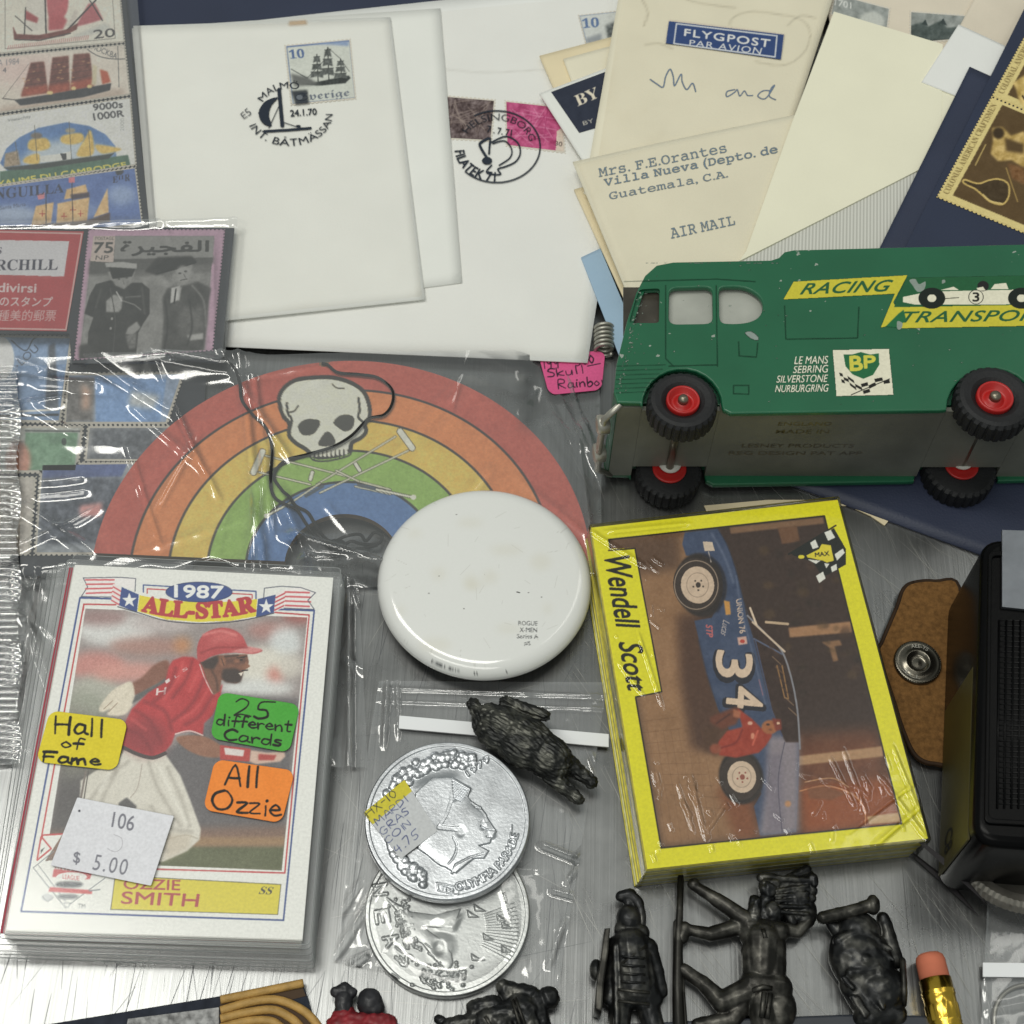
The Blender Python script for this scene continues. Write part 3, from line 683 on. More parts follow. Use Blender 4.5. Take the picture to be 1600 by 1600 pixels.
# --- envelopes in the back right
z11 = 4.5
e11 = thing('envelope', 'old envelope with two grey landscape stamps at the back', 'envelope', P(1400, 80, 4))
sheet('paper', [(1280, -60), (1640, -30), (1620, 130), (1310, 110)], z11, .5, M_PINKISH, e11)
for q, seed, txt in (([(1303, -12), (1392, 12), (1388, 46), (1296, 24)], 3, 1), ([(1421, 16), (1516, 23), (1512, 62), (1420, 70)], 5, 0)):
    x0, y0 = min(p[0] for p in q)-3, min(p[1] for p in q)-3
    pa = Painter(x0, y0, x0+110, y0+70, (150, 155, 152)).noise(30, 9, seed)
    if txt: pa.text('1701', [(1305, -2), (1330, 4), (1330, 14), (1304, 8)], (210, 212, 208), bold=.02).ell(1362, 34, 20, 16, (195, 198, 192), f=2)
    else:
        pa.poly([(1421, 40), (1445, 34), (1450, 42), (1470, 32), (1480, 44), (1512, 40), (1512, 72), (1421, 72)], (78, 88, 86), f=1, tex=(25, 5)).poly([(1440, 38), (1446, 30), (1450, 40)], (60, 70, 70)).poly([(1468, 36), (1474, 28), (1480, 40)], (60, 70, 70))
    pa.line(q, 2.5, (112, 118, 118), closed=True)
    stamp(q, z11+.15, pa, M_STAMPPAPER, parent=e11, margin=3)
env([(1548, -50), (1680, -40), (1600, 140), (1488, 62)], 5.4, .5, M_PINKISH, 'plain pinkish envelope in the corner beside the navy booklet')
def lined_mat():
    m = simple('ribbed_lining', (196, 196, 188), .6, spec=.3); t = m.node_tree; b = t.nodes['Principled BSDF']; N, L = t.nodes, t.links
    tc = N.new('ShaderNodeTexCoord'); wv = N.new('ShaderNodeTexWave'); wv.inputs['Scale'].default_value = 330; mp = N.new('ShaderNodeMapping'); mp.inputs['Rotation'].default_value = (0, 0, .08)
    L.new(tc.outputs['Object'], mp.inputs[0]); L.new(mp.outputs[0], wv.inputs['Vector'])
    cr = N.new('ShaderNodeMix'); cr.data_type = 'RGBA'; cr.inputs[6].default_value = rgb((182, 182, 174)); cr.inputs[7].default_value = rgb((216, 216, 208)); L.new(wv.outputs[1], cr.inputs[0]); L.new(cr.outputs[2], b.inputs['Base Color'])
    return m
M_LINED = lined_mat()
e9 = thing('envelope', 'open ivory envelope with grey ribbed lining beside the navy booklet', 'envelope', P(1300, 380, 7.5))
z9 = 9.3
V, F = prism(PA([(1303, 18), (1473, 69), (1470, 250), (1442, 262), (1155, 408), (1166, 392), (1238, 190)], z9)[:, :2], z9-.5, z9); mesh('flap', V, F, M_IVORY, e9)
V, F = prism(PA([(1150, 410), (1440, 235), (1500, 215), (1430, 440), (1130, 470)], 8.8)[:, :2], 8.45, 8.8); mesh('lining', V, F, M_LINED, e9)
sheet('paper_slip', [(1440, 128), (1498, 38), (1580, 76), (1520, 160)], 9.6, .4, M_WHITE2); tag(bpy.data.objects[col.objects[-1].name], 'small white paper corner standing out over the ivory envelope top edge', 'paper')
sheet('paper_slip', [(1420, 180), (1497, 45), (1590, 90), (1440, 290)], 9.1, .3, M_IVORY); tag(bpy.data.objects[col.objects[-1].name], 'ivory paper strip with soft fold shade along the navy booklet edge', 'paper')

# --- navy booklet with buff stamps
bk = thing('booklet', 'navy blue booklet lying under the green truck, buff stamps on top', 'booklet', P(1500, 600, 9.6))
# the cover rests on the envelopes at the back and bends down to the table under the truck
bA, bB, bC, bD = P(1515, 104, 10.6), P(1930, 290, 10.6), P(1640, 905, 1.0), P(1203, 745, 1.0)
n_ = 40; U, Vv = np.meshgrid(np.linspace(0, 1, n_+1), np.linspace(0, 1, n_+1)); W = bil(np.array([bA, bB, bC, bD]), U, Vv)
yr = P(1400, 395, 10.6)[1]; tt = np.clip((W[..., 1]-(yr-24))/26, 0, 1); W[..., 2] = .9+9.7*tt*tt*(3-2*tt)
Bt = W.copy(); Bt[..., 2] -= .8; idx = np.arange((n_+1)**2).reshape(n_+1, n_+1); m_ = (n_+1)**2
top = np.stack([idx[1:, :-1], idx[1:, 1:], idx[:-1, 1:], idx[:-1, :-1]], -1).reshape(-1, 4)
rim = list(idx[0, :])+list(idx[1:, -1])+list(idx[-1, -2::-1])+list(idx[-2:0:-1, 0]); k_ = len(rim)
side = np.array([[rim[i], rim[(i+1) % k_], rim[(i+1) % k_]+m_, rim[i]+m_] for i in range(k_)])
mesh('back_cover', np.concatenate([W.reshape(-1, 3), Bt.reshape(-1, 3)]), np.concatenate([top, top[:, ::-1]+m_, side]), M_NAVY, bk)
bq2 = [(1612, -10), (2000, 160), (1820, 560), (1404, 408)]
V, F = prism(rounded(PA(bq2, 11.5)[:, :2], 2.0), 10.7, 11.5); mesh('page', V, F, M_NAVY2, bk)
zs = 11.75
def dirp(o, a, b): return (o[0]+a[0]+b[0], o[1]+a[1]+b[1])
O, A_, B_ = (1463, 308), (152, 63), (86, -157)
o2 = (O[0]+B_[0], O[1]+B_[1])
def craft(o, lab, seed):
    q = [dirp(o, B_, (0, 0)), dirp(o, A_, B_), dirp(o, A_, (0, 0)), o]
    pa = Painter(1450, -30, 1720, 390, (222, 204, 140), ss=1.5)
    f = lambda u, v: (o[0]+A_[0]*u+B_[0]*v, o[1]+A_[1]*u+B_[1]*v)
    pa.poly([f(.13, .07), f(.97, .07), f(.97, .97), f(.13, .97)], (92, 72, 44)).noise(6, 12, seed)
    pa.text(BOLD('COLONIAL AMERICAN CRAFTSMEN'), [f(.03, .06), f(.03, .95), f(.09, .95), f(.09, .06)], (120, 100, 60), bold=.004)
    if seed == 1:
        bt = [f(.27, .15), f(.42, .17), f(.55, .12), (1555, 318), (1568, 318), (1576, 305), (1574, 288), (1560, 280), (1545, 283), (1528, 290), (1508, 284), f(.2, .22)]
        bt = [(1508, 282), (1528, 288), (1545, 283), (1560, 281), (1574, 288), (1575, 306), (1566, 318), (1548, 314), (1536, 304), (1524, 294), (1508, 286)]
        pa.line(bt, 5, (206, 178, 108), sm=True, closed=True).poly(bt, (70, 56, 36), sm=True, tex=(14, 6)).line(bt[6:9], 2, (220, 195, 130), sm=True)
        pa.poly([(1550, 200), (1566, 198), (1580, 212), (1600, 205), (1612, 240), (1600, 262), (1580, 250), (1560, 252), (1548, 240), (1552, 220)], (200, 170, 105), f=1.5, tex=(50, 8)).ell(1560, 208, 9, 9, (62, 48, 30), f=1.5).poly([(1570, 215), (1600, 225), (1600, 240), (1572, 236)], (90, 70, 42), f=2)
        pa.poly([(1575, 255), (1600, 262), (1604, 290), (1580, 278)], (120, 84, 50), f=2, tex=(25, 5)).line([(1524, 258), (1540, 226)], 1.6, (200, 175, 110)).line([(1572, 262), (1590, 315)], 1.2, (190, 160, 95))
    else:
        pa.poly([(1582, 130), (1600, 118), (1640, 110), (1640, 160), (1600, 168), (1592, 156), (1588, 140)], (206, 178, 110), f=1.5, tex=(45, 8)).line([(1598, 150), (1604, 160), (1620, 158)], 3, (40, 30, 20))
    tag(stamp(q, zs, pa, M_STAMPTAN, margin=1, fullprint=True, step=1.2), lab, 'stamp', None)
craft(O, 'brown and buff craftsman stamp with bottle, on the navy booklet above the truck', 1)
craft(o2, 'brown and buff craftsman stamp cut off by the frame at the upper corner', 2)
wp = slab('paper_scrap', [(1100, 790), (1200, 781), (1345, 781), (1395, 806), (1382, 821), (1360, 806), (1325, 790), (1104, 799)], .6, .4, M_TAN); tag(wp, 'white paper scrap peeking out under the navy booklet, above the yellow card', 'paper')

# age toning, flap seams and soft creases on the covers
def toning(parent, quad, z, warp, lift, seed, lines=(), amt=.10, colr=(198, 174, 130)):
    q = np.asarray(quad, float); x0, y0 = np.maximum(q.min(0)-2, -60); x1, y1 = np.minimum(q.max(0)+2, 1660)
    pa = Painter(x0, y0, x1, y1, None, .5); pa.c[:] = colr
    n = vnoise(pa.h, pa.w, 45, seed, 4); n2 = vnoise(pa.h, pa.w, 9, seed+1, 2)
    m, a, b = pa.mask(q); ins = np.zeros((pa.h, pa.w)); ins[a[1]:b[1], a[0]:b[0]] = m
    edge = ins-np.clip(boxblur(ins, 5)*1.0, 0, 1); edge = np.clip(edge*2.2, 0, 1)*ins
    pa.a = np.clip(amt*np.clip(n*1.2+.15, 0, 1)+amt*.6*np.clip(n2-.3, 0, 1)+.05*edge, 0, .5)*.5; pa.a = np.maximum(pa.a, .036)
    for p, w, c, op in lines: pa.line(p, w, c, sm=len(p) > 2, op=op)
    C = shrink(q, 1.2).tolist()
    print_quad('age_toning', C, z, pa, M_INK, parent, 3.2, ink=True, warp=warp, lift=lift)
GRY = (150, 146, 136)
toning(e1, [(214, 42), (608, 30), (661, 464), (262, 507)], z1, w1, .06, 3)
toning(e3, [(560, 30), (960, -10), (916, 563), (356, 538)], z3, w3, .06, 7, [([(690, 108), (760, 113), (860, 108)], 2.2, GRY, .12)], .05)
toning(e7, [(976, -30), (1305, -40), (1190, 350), (930, 270)], z7, w7, .06, 9, [([(1004, 0), (1012, 20), (1006, 40)], 2.2, GRY, .3), ([(1008, 70), (1030, 68), (1050, 76)], 2.2, GRY, .25), ([(1140, 40), (1145, 28), (1170, 18), (1200, 20), (1250, 30), (1266, 52), (1256, 82), (1225, 102), (1180, 96)], 2.0, GRY, .25), ([(1060, -5), (1100, 6), (1150, 12)], 2.0, GRY, .25), ([(1230, 40), (1250, 25), (1275, 28)], 2.0, GRY, .25)], .12)
toning(e8, [(900, 256), (1240, 184), (1350, 425), (1000, 500)], z8, w8, .06, 12, [], .10)

# ================================================================== ship stamp pack, upper left
M_PACK = simple('pack_filler', (150, 152, 150), .6)
pk = thing('stamp_packet', 'packet of ship stamps in clear wrap with black backing at upper edge', 'stamp packet', P(60, 340, 0))
V, F = prism(PA([(-120, -60), (190, -60), (233, 352), (-120, 420)], 4.2)[:, :2], 0.3, 4.2); mesh('backing_card', V, F, M_BLACKCARD, pk)
zz = 4.45
RED = (150, 62, 66); DKB = (52, 48, 50)
# stamp with red-sailed ship
pa = Painter(-45, -75, 210, 95, (222, 217, 204)).noise(6, 30, 2)
pa.line([(8, -60), (8, 76), (180, 60), (172, -60)], 1, (120, 115, 110))
pa.poly([(75, -30), (102, -30), (106, 12), (94, 30), (76, 26)], (186, 92, 98), f=1, sm=True).poly([(45, -30), (70, -30), (71, 44), (52, 50), (38, 46)], (215, 210, 200), f=1).poly([(40, 16), (60, 28), (58, 36), (40, 30)], (160, 70, 74), f=1)
pa.poly([(76, 28), (98, 24), (105, 32), (98, 46), (76, 48)], (176, 80, 86), f=1.5).poly([(105, 40), (118, 14), (122, 18), (118, 42)], (206, 198, 188), f=1)
pa.poly([(118, 42), (138, 6), (148, 4), (161, 30), (142, 36)], (176, 98, 104), f=1).line([(140, 0), (160, 32)], 2, DKB).line([(104, 48), (150, 0)], 2.5, DKB).line([(70, -20), (72, 52)], 2.5, DKB).line([(40, 12), (38, 55)], 2, DKB).line([(24, 25), (50, 48)], 1.5, DKB)
pa.poly([(20, 40), (26, 53), (60, 55), (104, 46), (122, 36), (120, 46), (100, 56), (60, 62), (22, 62)], (112, 56, 50), f=.8, tex=(20, 4)).line([(24, 62), (62, 63), (110, 52)], 2, (60, 50, 50)).poly([(110, 58), (165, 36), (175, 44), (120, 60)], (195, 196, 190), f=3)
pa.text('20', [(146, 47), (179, 44), (180, 57), (147, 61)], (60, 58, 60), bold=.01)
for i in range(40): x = 12+i*3.2; pa.line([(x, 79-x*.13), (x+1.5, 73-x*.13)], .9, (190, 110, 110))
pa.noise(9, 2.6, 5, 2).noise(6, 9, 8)
stamp([(-45, -70), (183, -70), (196, 67), (-30, 88)], zz, pa, M_STAMPPAPER, 'old ship stamp with red and white sails and value 20', 'stamp', margin=3, gain=1.3)
# stamp with brown-sailed clipper
pa = Painter(-45, 60, 215, 185, (218, 209, 197)).noise(7, 25, 3)
pa.ell(40, 110, 60, 25, (220, 190, 185), f=12, op=.6).poly([(0, 168), (190, 138), (200, 150), (0, 178)], (190, 172, 158), f=4)
for q in ([(48, 98), (69, 96), (75, 145), (33, 151)], [(82, 90), (107, 87), (109, 142), (75, 148)], [(115, 85), (140, 83), (147, 134), (110, 143)]):
    pa.poly(q, (108, 56, 46), f=1, tex=(26, 5)); a, b, c, d = map(np.array, q)
    for k in range(1, 6): pa.line([a+(d-a)*k/6, b+(c-b)*k/6], 1, (70, 36, 32), op=.7)
    pa.poly([d+(a-d)*.25, c+(b-c)*.25, c, d], (170, 78, 52), f=2, op=.8, tex=(25, 4))
    for k in range(7): pa.ell(d[0]+random.random()*36, d[1]-random.random()*50, 2.5, 1.2, (190, 150, 110), op=.6)
pa.poly([(145, 100), (152, 104), (150, 132), (143, 134)], (205, 195, 165), f=1).poly([(156, 108), (168, 112), (173, 128), (160, 132)], (178, 84, 56), f=1)
pa.poly([(22, 156), (80, 147), (174, 130), (172, 141), (130, 152), (32, 165)], (46, 46, 52), f=.7, tex=(12, 4)).line([(4, 154), (24, 156)], 1.4, DKB)
for p in ((10, 150), (30, 120), (45, 100)): pa.line([(4, 154), p], .6, (120, 110, 105))
for p in ((78, 145, 5), (115, 138, 4), (140, 135, 4)): pa.ell(p[0], p[1], p[2], 3, (225, 200, 140), f=.8)
pa.line([(130, 66), (138, 78), (155, 88), (176, 92), (200, 92)], 1.4, (70, 72, 76), sm=True).line([(140, 70), (200, 64)], 1, (80, 80, 84)).text('MOCKBA', [(146, 68), (184, 84), (182, 93), (142, 76)], (70, 74, 80)).line([(184, 70), (186, 136)], 1.2, (90, 90, 92))
pa.text('ПОЧТА 1984', [(-35, 97), (30, 90), (30, 100), (-35, 107)], (110, 112, 122), op=.8).text('4', [(4, 106), (10, 105), (10, 113), (4, 114)], (80, 82, 90))
pa.noise(9, 2.6, 5, 2).noise(6, 9, 8)
stamp([(-30, 90), (196, 68), (205, 149), (-25, 181)], zz+.05, pa, M_STAMPPAPER, 'ship stamp with dark red-brown sails and black hull', 'stamp', margin=3, gain=1.3)
# stamp with blue dome
pa = Painter(-45, 140, 225, 300, (221, 221, 217)).noise(4, 20, 4)
pa.poly([(0, 255), (10, 232), (30, 215), (60, 200), (105, 191), (140, 197), (165, 210), (180, 228), (182, 245), (100, 260), (20, 275)], (88, 124, 176), f=.8, tex=(18, 12)).poly([(20, 262), (60, 225), (110, 215), (150, 225), (185, 240), (120, 258)], (205, 212, 214), f=6, op=.85)
pa.poly([(0, 268), (200, 242), (205, 262), (0, 290)], (78, 110, 92), f=.8, tex=(12, 6))
YS = (214, 182, 100)
for q in ([(48, 218), (72, 216), (78, 230), (60, 236), (44, 232)], [(98, 212), (126, 208), (130, 220), (112, 226), (96, 222)], [(40, 246), (60, 240), (60, 256), (38, 254)], [(132, 218), (142, 204), (146, 240), (120, 243)], [(150, 226), (190, 233), (160, 240)]): pa.poly(q, YS, f=1, tex=(22, 4), sm=True)
pa.ell(57, 212, 9, 5, (120, 110, 100), f=1).ell(110, 204, 8, 4, (160, 150, 125), f=1).poly([(8, 240), (28, 235), (32, 258), (6, 262)], (158, 140, 118), f=1, tex=(30, 3)).poly([(62, 244), (95, 240), (112, 236), (110, 250), (64, 254)], (216, 216, 210), f=.6).poly([(94, 240), (104, 240), (104, 250), (98, 250)], (60, 62, 66))
for x, y in ((54, 196), (108, 190), (24, 222), (138, 203)): pa.line([(x, y), (x+4, 250)], 1, (90, 85, 75))
pa.poly([(6, 262), (60, 256), (175, 240), (180, 238), (170, 248), (60, 264), (14, 266)], (56, 62, 60), f=.6)
pa.text('9000s', [(145, 163), (191, 158), (192, 168), (146, 173)], (70, 70, 74), bold=.03).text('1000R', [(145, 177), (193, 172), (194, 182), (147, 188)], (70, 70, 74), bold=.03).text('Vostochny', [(12, 186), (48, 179), (48, 186), (12, 192)], (110, 112, 114)).text('2000', [(188, 205), (188, 185), (194, 185), (194, 205)], (170, 172, 170))
pa.text('ROYAUME DU CAMBODGE', [(-30, 287), (196, 253), (198, 261), (-28, 297)], (216, 205, 96), bold=.02)
pa.noise(9, 2.6, 5, 2).noise(6, 9, 8)
stamp([(-25, 183), (205, 151), (214, 259), (-20, 294)], zz, pa, M_STAMPPAPER, 'ship stamp with yellow sails before a blue dome of sky', 'stamp', margin=3, gain=1.3)
# stamp with blue sky and tan sails
pa = Painter(-45, 250, 230, 400, (92, 116, 172)).noise(16, 30, 6)
pa.ell(20, 335, 40, 14, (176, 188, 206), f=5, op=.8).ell(190, 305, 22, 16, (160, 178, 210), f=6, op=.8).ell(120, 330, 40, 12, (150, 166, 200), f=6, op=.6)
TS = (216, 180, 130)
for q in ([(56, 322), (84, 316), (80, 348), (48, 356)], [(90, 318), (140, 308), (136, 346), (88, 352)], [(104, 296), (134, 288), (138, 304), (100, 312)], [(168, 294), (170, 332), (146, 340)]): pa.poly(q, TS, f=.7, tex=(22, 6), sm=False)
for x, y in ((66, 334), (114, 328), (100, 338), (126, 334)): pa.line([(x-4, y), (x+4, y)], 1.4, (178, 70, 60)).line([(x, y-5), (x, y+4)], 1.4, (178, 70, 60))
pa.poly([(48, 352), (138, 344), (172, 332), (172, 346), (60, 368)], (84, 58, 50), f=1).poly([(110, 304), (140, 300), (140, 308), (112, 312)], (70, 58, 70), f=1).line([(72, 304), (72, 350)], 1.4, DKB).line([(112, 276), (114, 348)], 1.4, DKB).poly([(107, 278), (117, 276), (117, 285), (108, 286)], (205, 120, 130)).poly([(58, 304), (70, 301), (70, 310), (60, 312)], (205, 130, 140))
pa.text(BOLD('ANGUILLA'), [(-25, 296), (100, 286), (100, 301), (-25, 314)], (52, 56, 78), bold=.005).text(BOLD('E'), [(176, 276), (184, 275), (184, 285), (176, 286)], (48, 48, 60)).text(BOLD('R'), [(195, 273), (203, 272), (203, 282), (195, 283)], (48, 48, 60)).text('II', [(186, 275), (192, 274), (192, 280), (186, 281)], (48, 48, 60)).poly([(180, 268), (188, 262), (194, 268), (190, 273), (183, 274)], (60, 62, 70), f=.6).text('Santa Maria', [(0, 322), (40, 316), (40, 322), (0, 328)], (70, 72, 90), op=.8)
pa.noise(9, 2.6, 5, 2).noise(6, 9, 8)
stamp([(-20, 292), (213, 260), (224, 350), (-20, 385)], zz+.05, pa, M_STAMPPAPER, 'ship stamp with deep blue sky and tan sails, nearest of the ship stamps', 'stamp', margin=3, gain=1.3)

# ================================================================== stamp packet with red label
pk2 = thing('stamp_packet', 'packet of stamps with red label and black backing under crinkled film', 'stamp packet', P(150, 640, 0))
V, F = prism(PA([(-120, 352), (366, 356), (345, 566), (112, 566), (108, 520), (-120, 518)], 7.0)[:, :2], 6.3, 7.0); mesh('backing_card', V, F, M_BLACKCARD, pk2)
V, F = prism(PA([(-120, 480), (330, 480), (300, 900), (-120, 900)], 1.4)[:, :2], 0.3, 1.4); mesh('backing_card', V, F, M_BLACKCARD, pk2)
zl = 1.65
zc = 7.2
pa = Painter(-60, 350, 140, 525, (190, 74, 78)).noise(4, 12, 3)
pa.line([(-60, 361), (128, 365), (103, 515), (-60, 512)], 2.2, (228, 190, 186)).poly([(-60, 374), (108, 377), (100, 432), (-60, 428)], (226, 224, 228))
pa.text(BOLD('CHURCHILL'), [(-62, 406), (91, 405), (90, 422), (-64, 423)], (58, 56, 74), bold=.004).text(BOLD('TIMBRES'), [(-70, 385), (3, 386), (2, 397), (-70, 396)], (58, 56, 74))
pa.text('i divirsi', [(-15, 442), (57, 443), (56, 457), (-16, 456)], (232, 214, 214), bold=.02).text('のスタンプ', [(0, 463), (83, 464), (80, 479), (0, 478)], (232, 214, 214), bold=.008).text('各種美的郵票', [(-20, 484), (89, 484), (86, 502), (-22, 501)], (228, 196, 194))
lb = print_quad('label_print', [(-60, 358), (131, 362), (104, 518), (-60, 515)], zc, pa, M_GLOSSP, pk2, 1.0, lift=.1)
lb['label'] = 'red printed label with white title box'
# black and white stamp with pink border
pa = Painter(105, 350, 362, 570, (200, 164, 186)).noise(4, 20, 2); g = lambda v: (v, v-1, v-3)
IN = [(146, 369), (335, 369), (318, 548), (124, 560)]
pa.poly(IN, g(108), tex=(22, 30)).poly([(140, 405), (335, 400), (333, 412), (138, 430)], g(88), f=2).poly([(138, 430), (210, 432), (330, 425), (320, 548), (124, 560)], g(146), f=2, tex=(24, 12))
pa.poly([(180, 369), (335, 369), (333, 402), (178, 405)], g(150), f=.6).text('\uFE93\uFEAE\uFEF4\uFEA0\uFED4\uFEDF\uFE8D', [(190, 376), (327, 376), (325, 398), (188, 400)], g(52), bold=.03)
pa.poly([(146, 369), (180, 369), (177, 410), (141, 408)], (206, 190, 182)).text('75', [(148, 379), (177, 379), (176, 395), (146, 395)], g(70), bold=.03).text('NP', [(150, 399), (170, 399), (169, 406), (149, 406)], g(80)).text('POSTAGE', [(149, 370), (178, 370), (178, 375), (149, 375)], g(70))
# left figure: dark uniform, peaked cap, cigar to the mouth
pa.poly([(150, 444), (172, 438), (190, 442), (222, 442), (234, 452), (234, 490), (224, 505), (216, 520), (212, 558), (136, 560), (138, 520), (146, 496), (132, 490), (140, 462)], g(46), f=.8, tex=(14, 10)).poly([(168, 425), (212, 415), (208, 440), (194, 452), (180, 446)], g(150), f=1, tex=(22, 5))
pa.poly([(170, 418), (208, 410), (212, 420), (206, 432), (176, 436)], g(34), f=.7).poly([(164, 411), (190, 409), (214, 412), (214, 420), (166, 417)], g(182), f=.7)
pa.poly([(166, 470), (178, 460), (192, 464), (190, 482), (186, 488), (166, 488)], g(168), f=1, tex=(20, 4)).line([(182, 456), (190, 470)], 2, g(205)).line([(192, 470), (210, 476), (220, 484)], 2, g(130)).poly([(200, 512), (214, 502), (220, 512), (208, 524), (196, 522)], g(160), f=1).poly([(196, 524), (214, 520), (212, 544), (202, 546)], g(120), f=1.5, tex=(30, 4))
for p in ((175, 498), (173, 513)): pa.ell(p[0], p[1], 2, 2, g(160))
for i in range(4): pa.line([(196, 464+i), (220, 462+i)], 1, g(120-20*i))
# right figure: bowler hat, grey suit
pa.poly([(246, 402), (300, 400), (306, 408), (272, 420), (246, 430), (226, 424)], g(48), f=1.5).poly([(276, 420), (300, 412), (302, 430), (292, 446), (268, 452), (266, 436)], g(150), f=1.5, tex=(25, 5)).poly([(262, 450), (290, 446), (308, 440), (330, 450), (326, 470), (318, 548), (252, 552), (256, 500), (254, 466)], g(72), f=1.5, tex=(24, 14)).poly([(280, 480), (320, 476), (318, 520), (280, 526)], g(104), f=5, tex=(26, 8)).poly([(274, 452), (284, 448), (280, 470), (272, 468)], g(190), f=1).poly([(292, 524), (318, 520), (318, 530), (296, 532)], g(185), f=1)
pa.poly([(124, 540), (140, 536), (150, 560), (124, 562)], g(60), f=2)
pa.poly([(236, 420), (262, 404), (300, 402), (308, 409), (290, 414), (262, 424)], g(36), f=.8).line([(244, 428), (276, 420), (306, 410)], 2.2, g(28)).ell(286, 428, 11, 13, g(168), f=2).ell(290, 424, 2.5, 1.5, g(60), f=.6).ell(281, 427, 2.5, 1.5, g(64), f=.6).line([(287, 428), (290, 434)], 1.4, g(110)).line([(282, 438), (292, 436)], 1.6, g(80)).poly([(268, 450), (282, 446), (276, 470), (266, 474)], g(205), f=.8).line([(275, 452), (272, 474)], 2.5, g(40)).line([(300, 446), (318, 470), (322, 510)], 3, g(128), sm=True, soft=3).line([(258, 470), (262, 510), (256, 548)], 3, g(44), sm=True, soft=3).line([(296, 470), (300, 510), (292, 540)], 2.5, g(48), sm=True, soft=3).ell(186, 436, 2, 1.4, g(70), f=.5).ell(198, 434, 2, 1.4, g(70), f=.5).line([(192, 438), (194, 444)], 1.3, g(110)).line([(158, 452), (150, 480)], 3, g(76), sm=False, soft=3).line([(222, 450), (226, 490)], 3, g(80), soft=3).line([(172, 450), (180, 500), (176, 555)], 1.6, g(72), sm=True)
pa.noise(8, 2.4, 4, 2)
stamp([(138, 358), (352, 358), (333, 548), (115, 563)], zc+.05, pa, M_STAMPPINK, 'black and white photo stamp with pink border and Arabic lettering', 'stamp', margin=2, pitch=1.15)
# the row behind the film
def plain_stamp(q, bgc, lab, deco=None, base=None):
    q = np.asarray(q, float); x0, y0 = q.min(0)-4; x1, y1 = q.max(0)+4
    pa = Painter(x0, y0, x1, y1, bgc).noise(14, 16, int(x0+y0) % 97)
    if deco: deco(pa)
    pa.noise(16, 5, 3); gy = pa.c.mean(-1, keepdims=True); pa.c = pa.c*.72+gy*.28
    stamp(q, zl, pa, base or M_STAMPPAPER, lab, 'stamp', margin=5, gain=2.0)
def d1(p): p.ell(0, 560, 22, 34, (216, 208, 194), f=1).line([(18, 532), (40, 548), (52, 530), (66, 525)], 2, (50, 58, 76), sm=True).poly([(70, 640), (76, 540), (86, 536), (92, 640)], (64, 72, 84), f=1.5).text('LOU', [(26, 562), (54, 538), (62, 546), (34, 572)], (52, 60, 80)).line([(0, 644), (90, 640)], 3, (190, 186, 176)).line([(0, 650), (90, 648)], 4, (64, 70, 76))
plain_stamp([(-40, 521), (115, 524), (96, 662), (-46, 660)], (98, 126, 166), 'blue stamp with dark cancel mark below the red label', d1)
def d2(p): p.poly([(104, 590), (150, 590), (146, 660), (100, 660)], (96, 92, 90), f=3, tex=(25, 8)).poly([(128, 600), (142, 610), (140, 640), (128, 640)], (168, 130, 108), f=4).poly([(148, 588), (260, 592), (250, 660), (150, 660)], (92, 130, 184), f=1).poly([(205, 610), (250, 618), (240, 640), (200, 634)], (160, 166, 170), f=4, tex=(30, 5))
plain_stamp([(103, 582), (290, 580), (262, 664), (98, 664)], (120, 140, 170), 'pale blue stamp with brown edge between red label and rainbow', d2)
def d3(p): p.poly([(40, 676), (122, 676), (116, 735), (36, 735)], (92, 132, 100), f=1, tex=(14, 12)).ell(28, 720, 20, 30, (172, 110, 88), f=3).ell(100, 690, 4, 6, (50, 66, 56)).line([(40, 673), (126, 674)], 3, (82, 86, 84))
plain_stamp([(-46, 664), (132, 664), (122, 740), (-52, 740)], (150, 152, 146), 'green stamp with a brown portrait below the blue stamp', d3)
def d4(p): p.poly([(146, 670), (260, 668), (230, 722), (140, 718)], (78, 82, 90), f=3, tex=(30, 8))
plain_stamp([(136, 664), (270, 664), (240, 722), (130, 722)], (118, 120, 124), 'dark grey engraved stamp left of the rainbow band', d4)
def d5(p): p.poly([(68, 727), (200, 722), (190, 745), (66, 748)], (66, 82, 136), f=1).poly([(66, 748), (190, 745), (180, 850), (60, 850)], (72, 78, 92), f=3, tex=(34, 9)).poly([(125, 790), (160, 785), (158, 806), (124, 808)], (196, 122, 118), f=3)
plain_stamp([(62, 722), (230, 720), (205, 868), (52, 868)], (120, 126, 134), 'dark blue stamp just above the baseball card pack', d5)
def d6(p): p.poly([(-46, 760), (40, 758), (34, 860), (-50, 860)], (150, 140, 128), f=4, tex=(40, 9))
plain_stamp([(-52, 744), (58, 744), (48, 868), (-58, 868)], (168, 160, 150), 'tan stamp behind the crimped bag seal', d6)

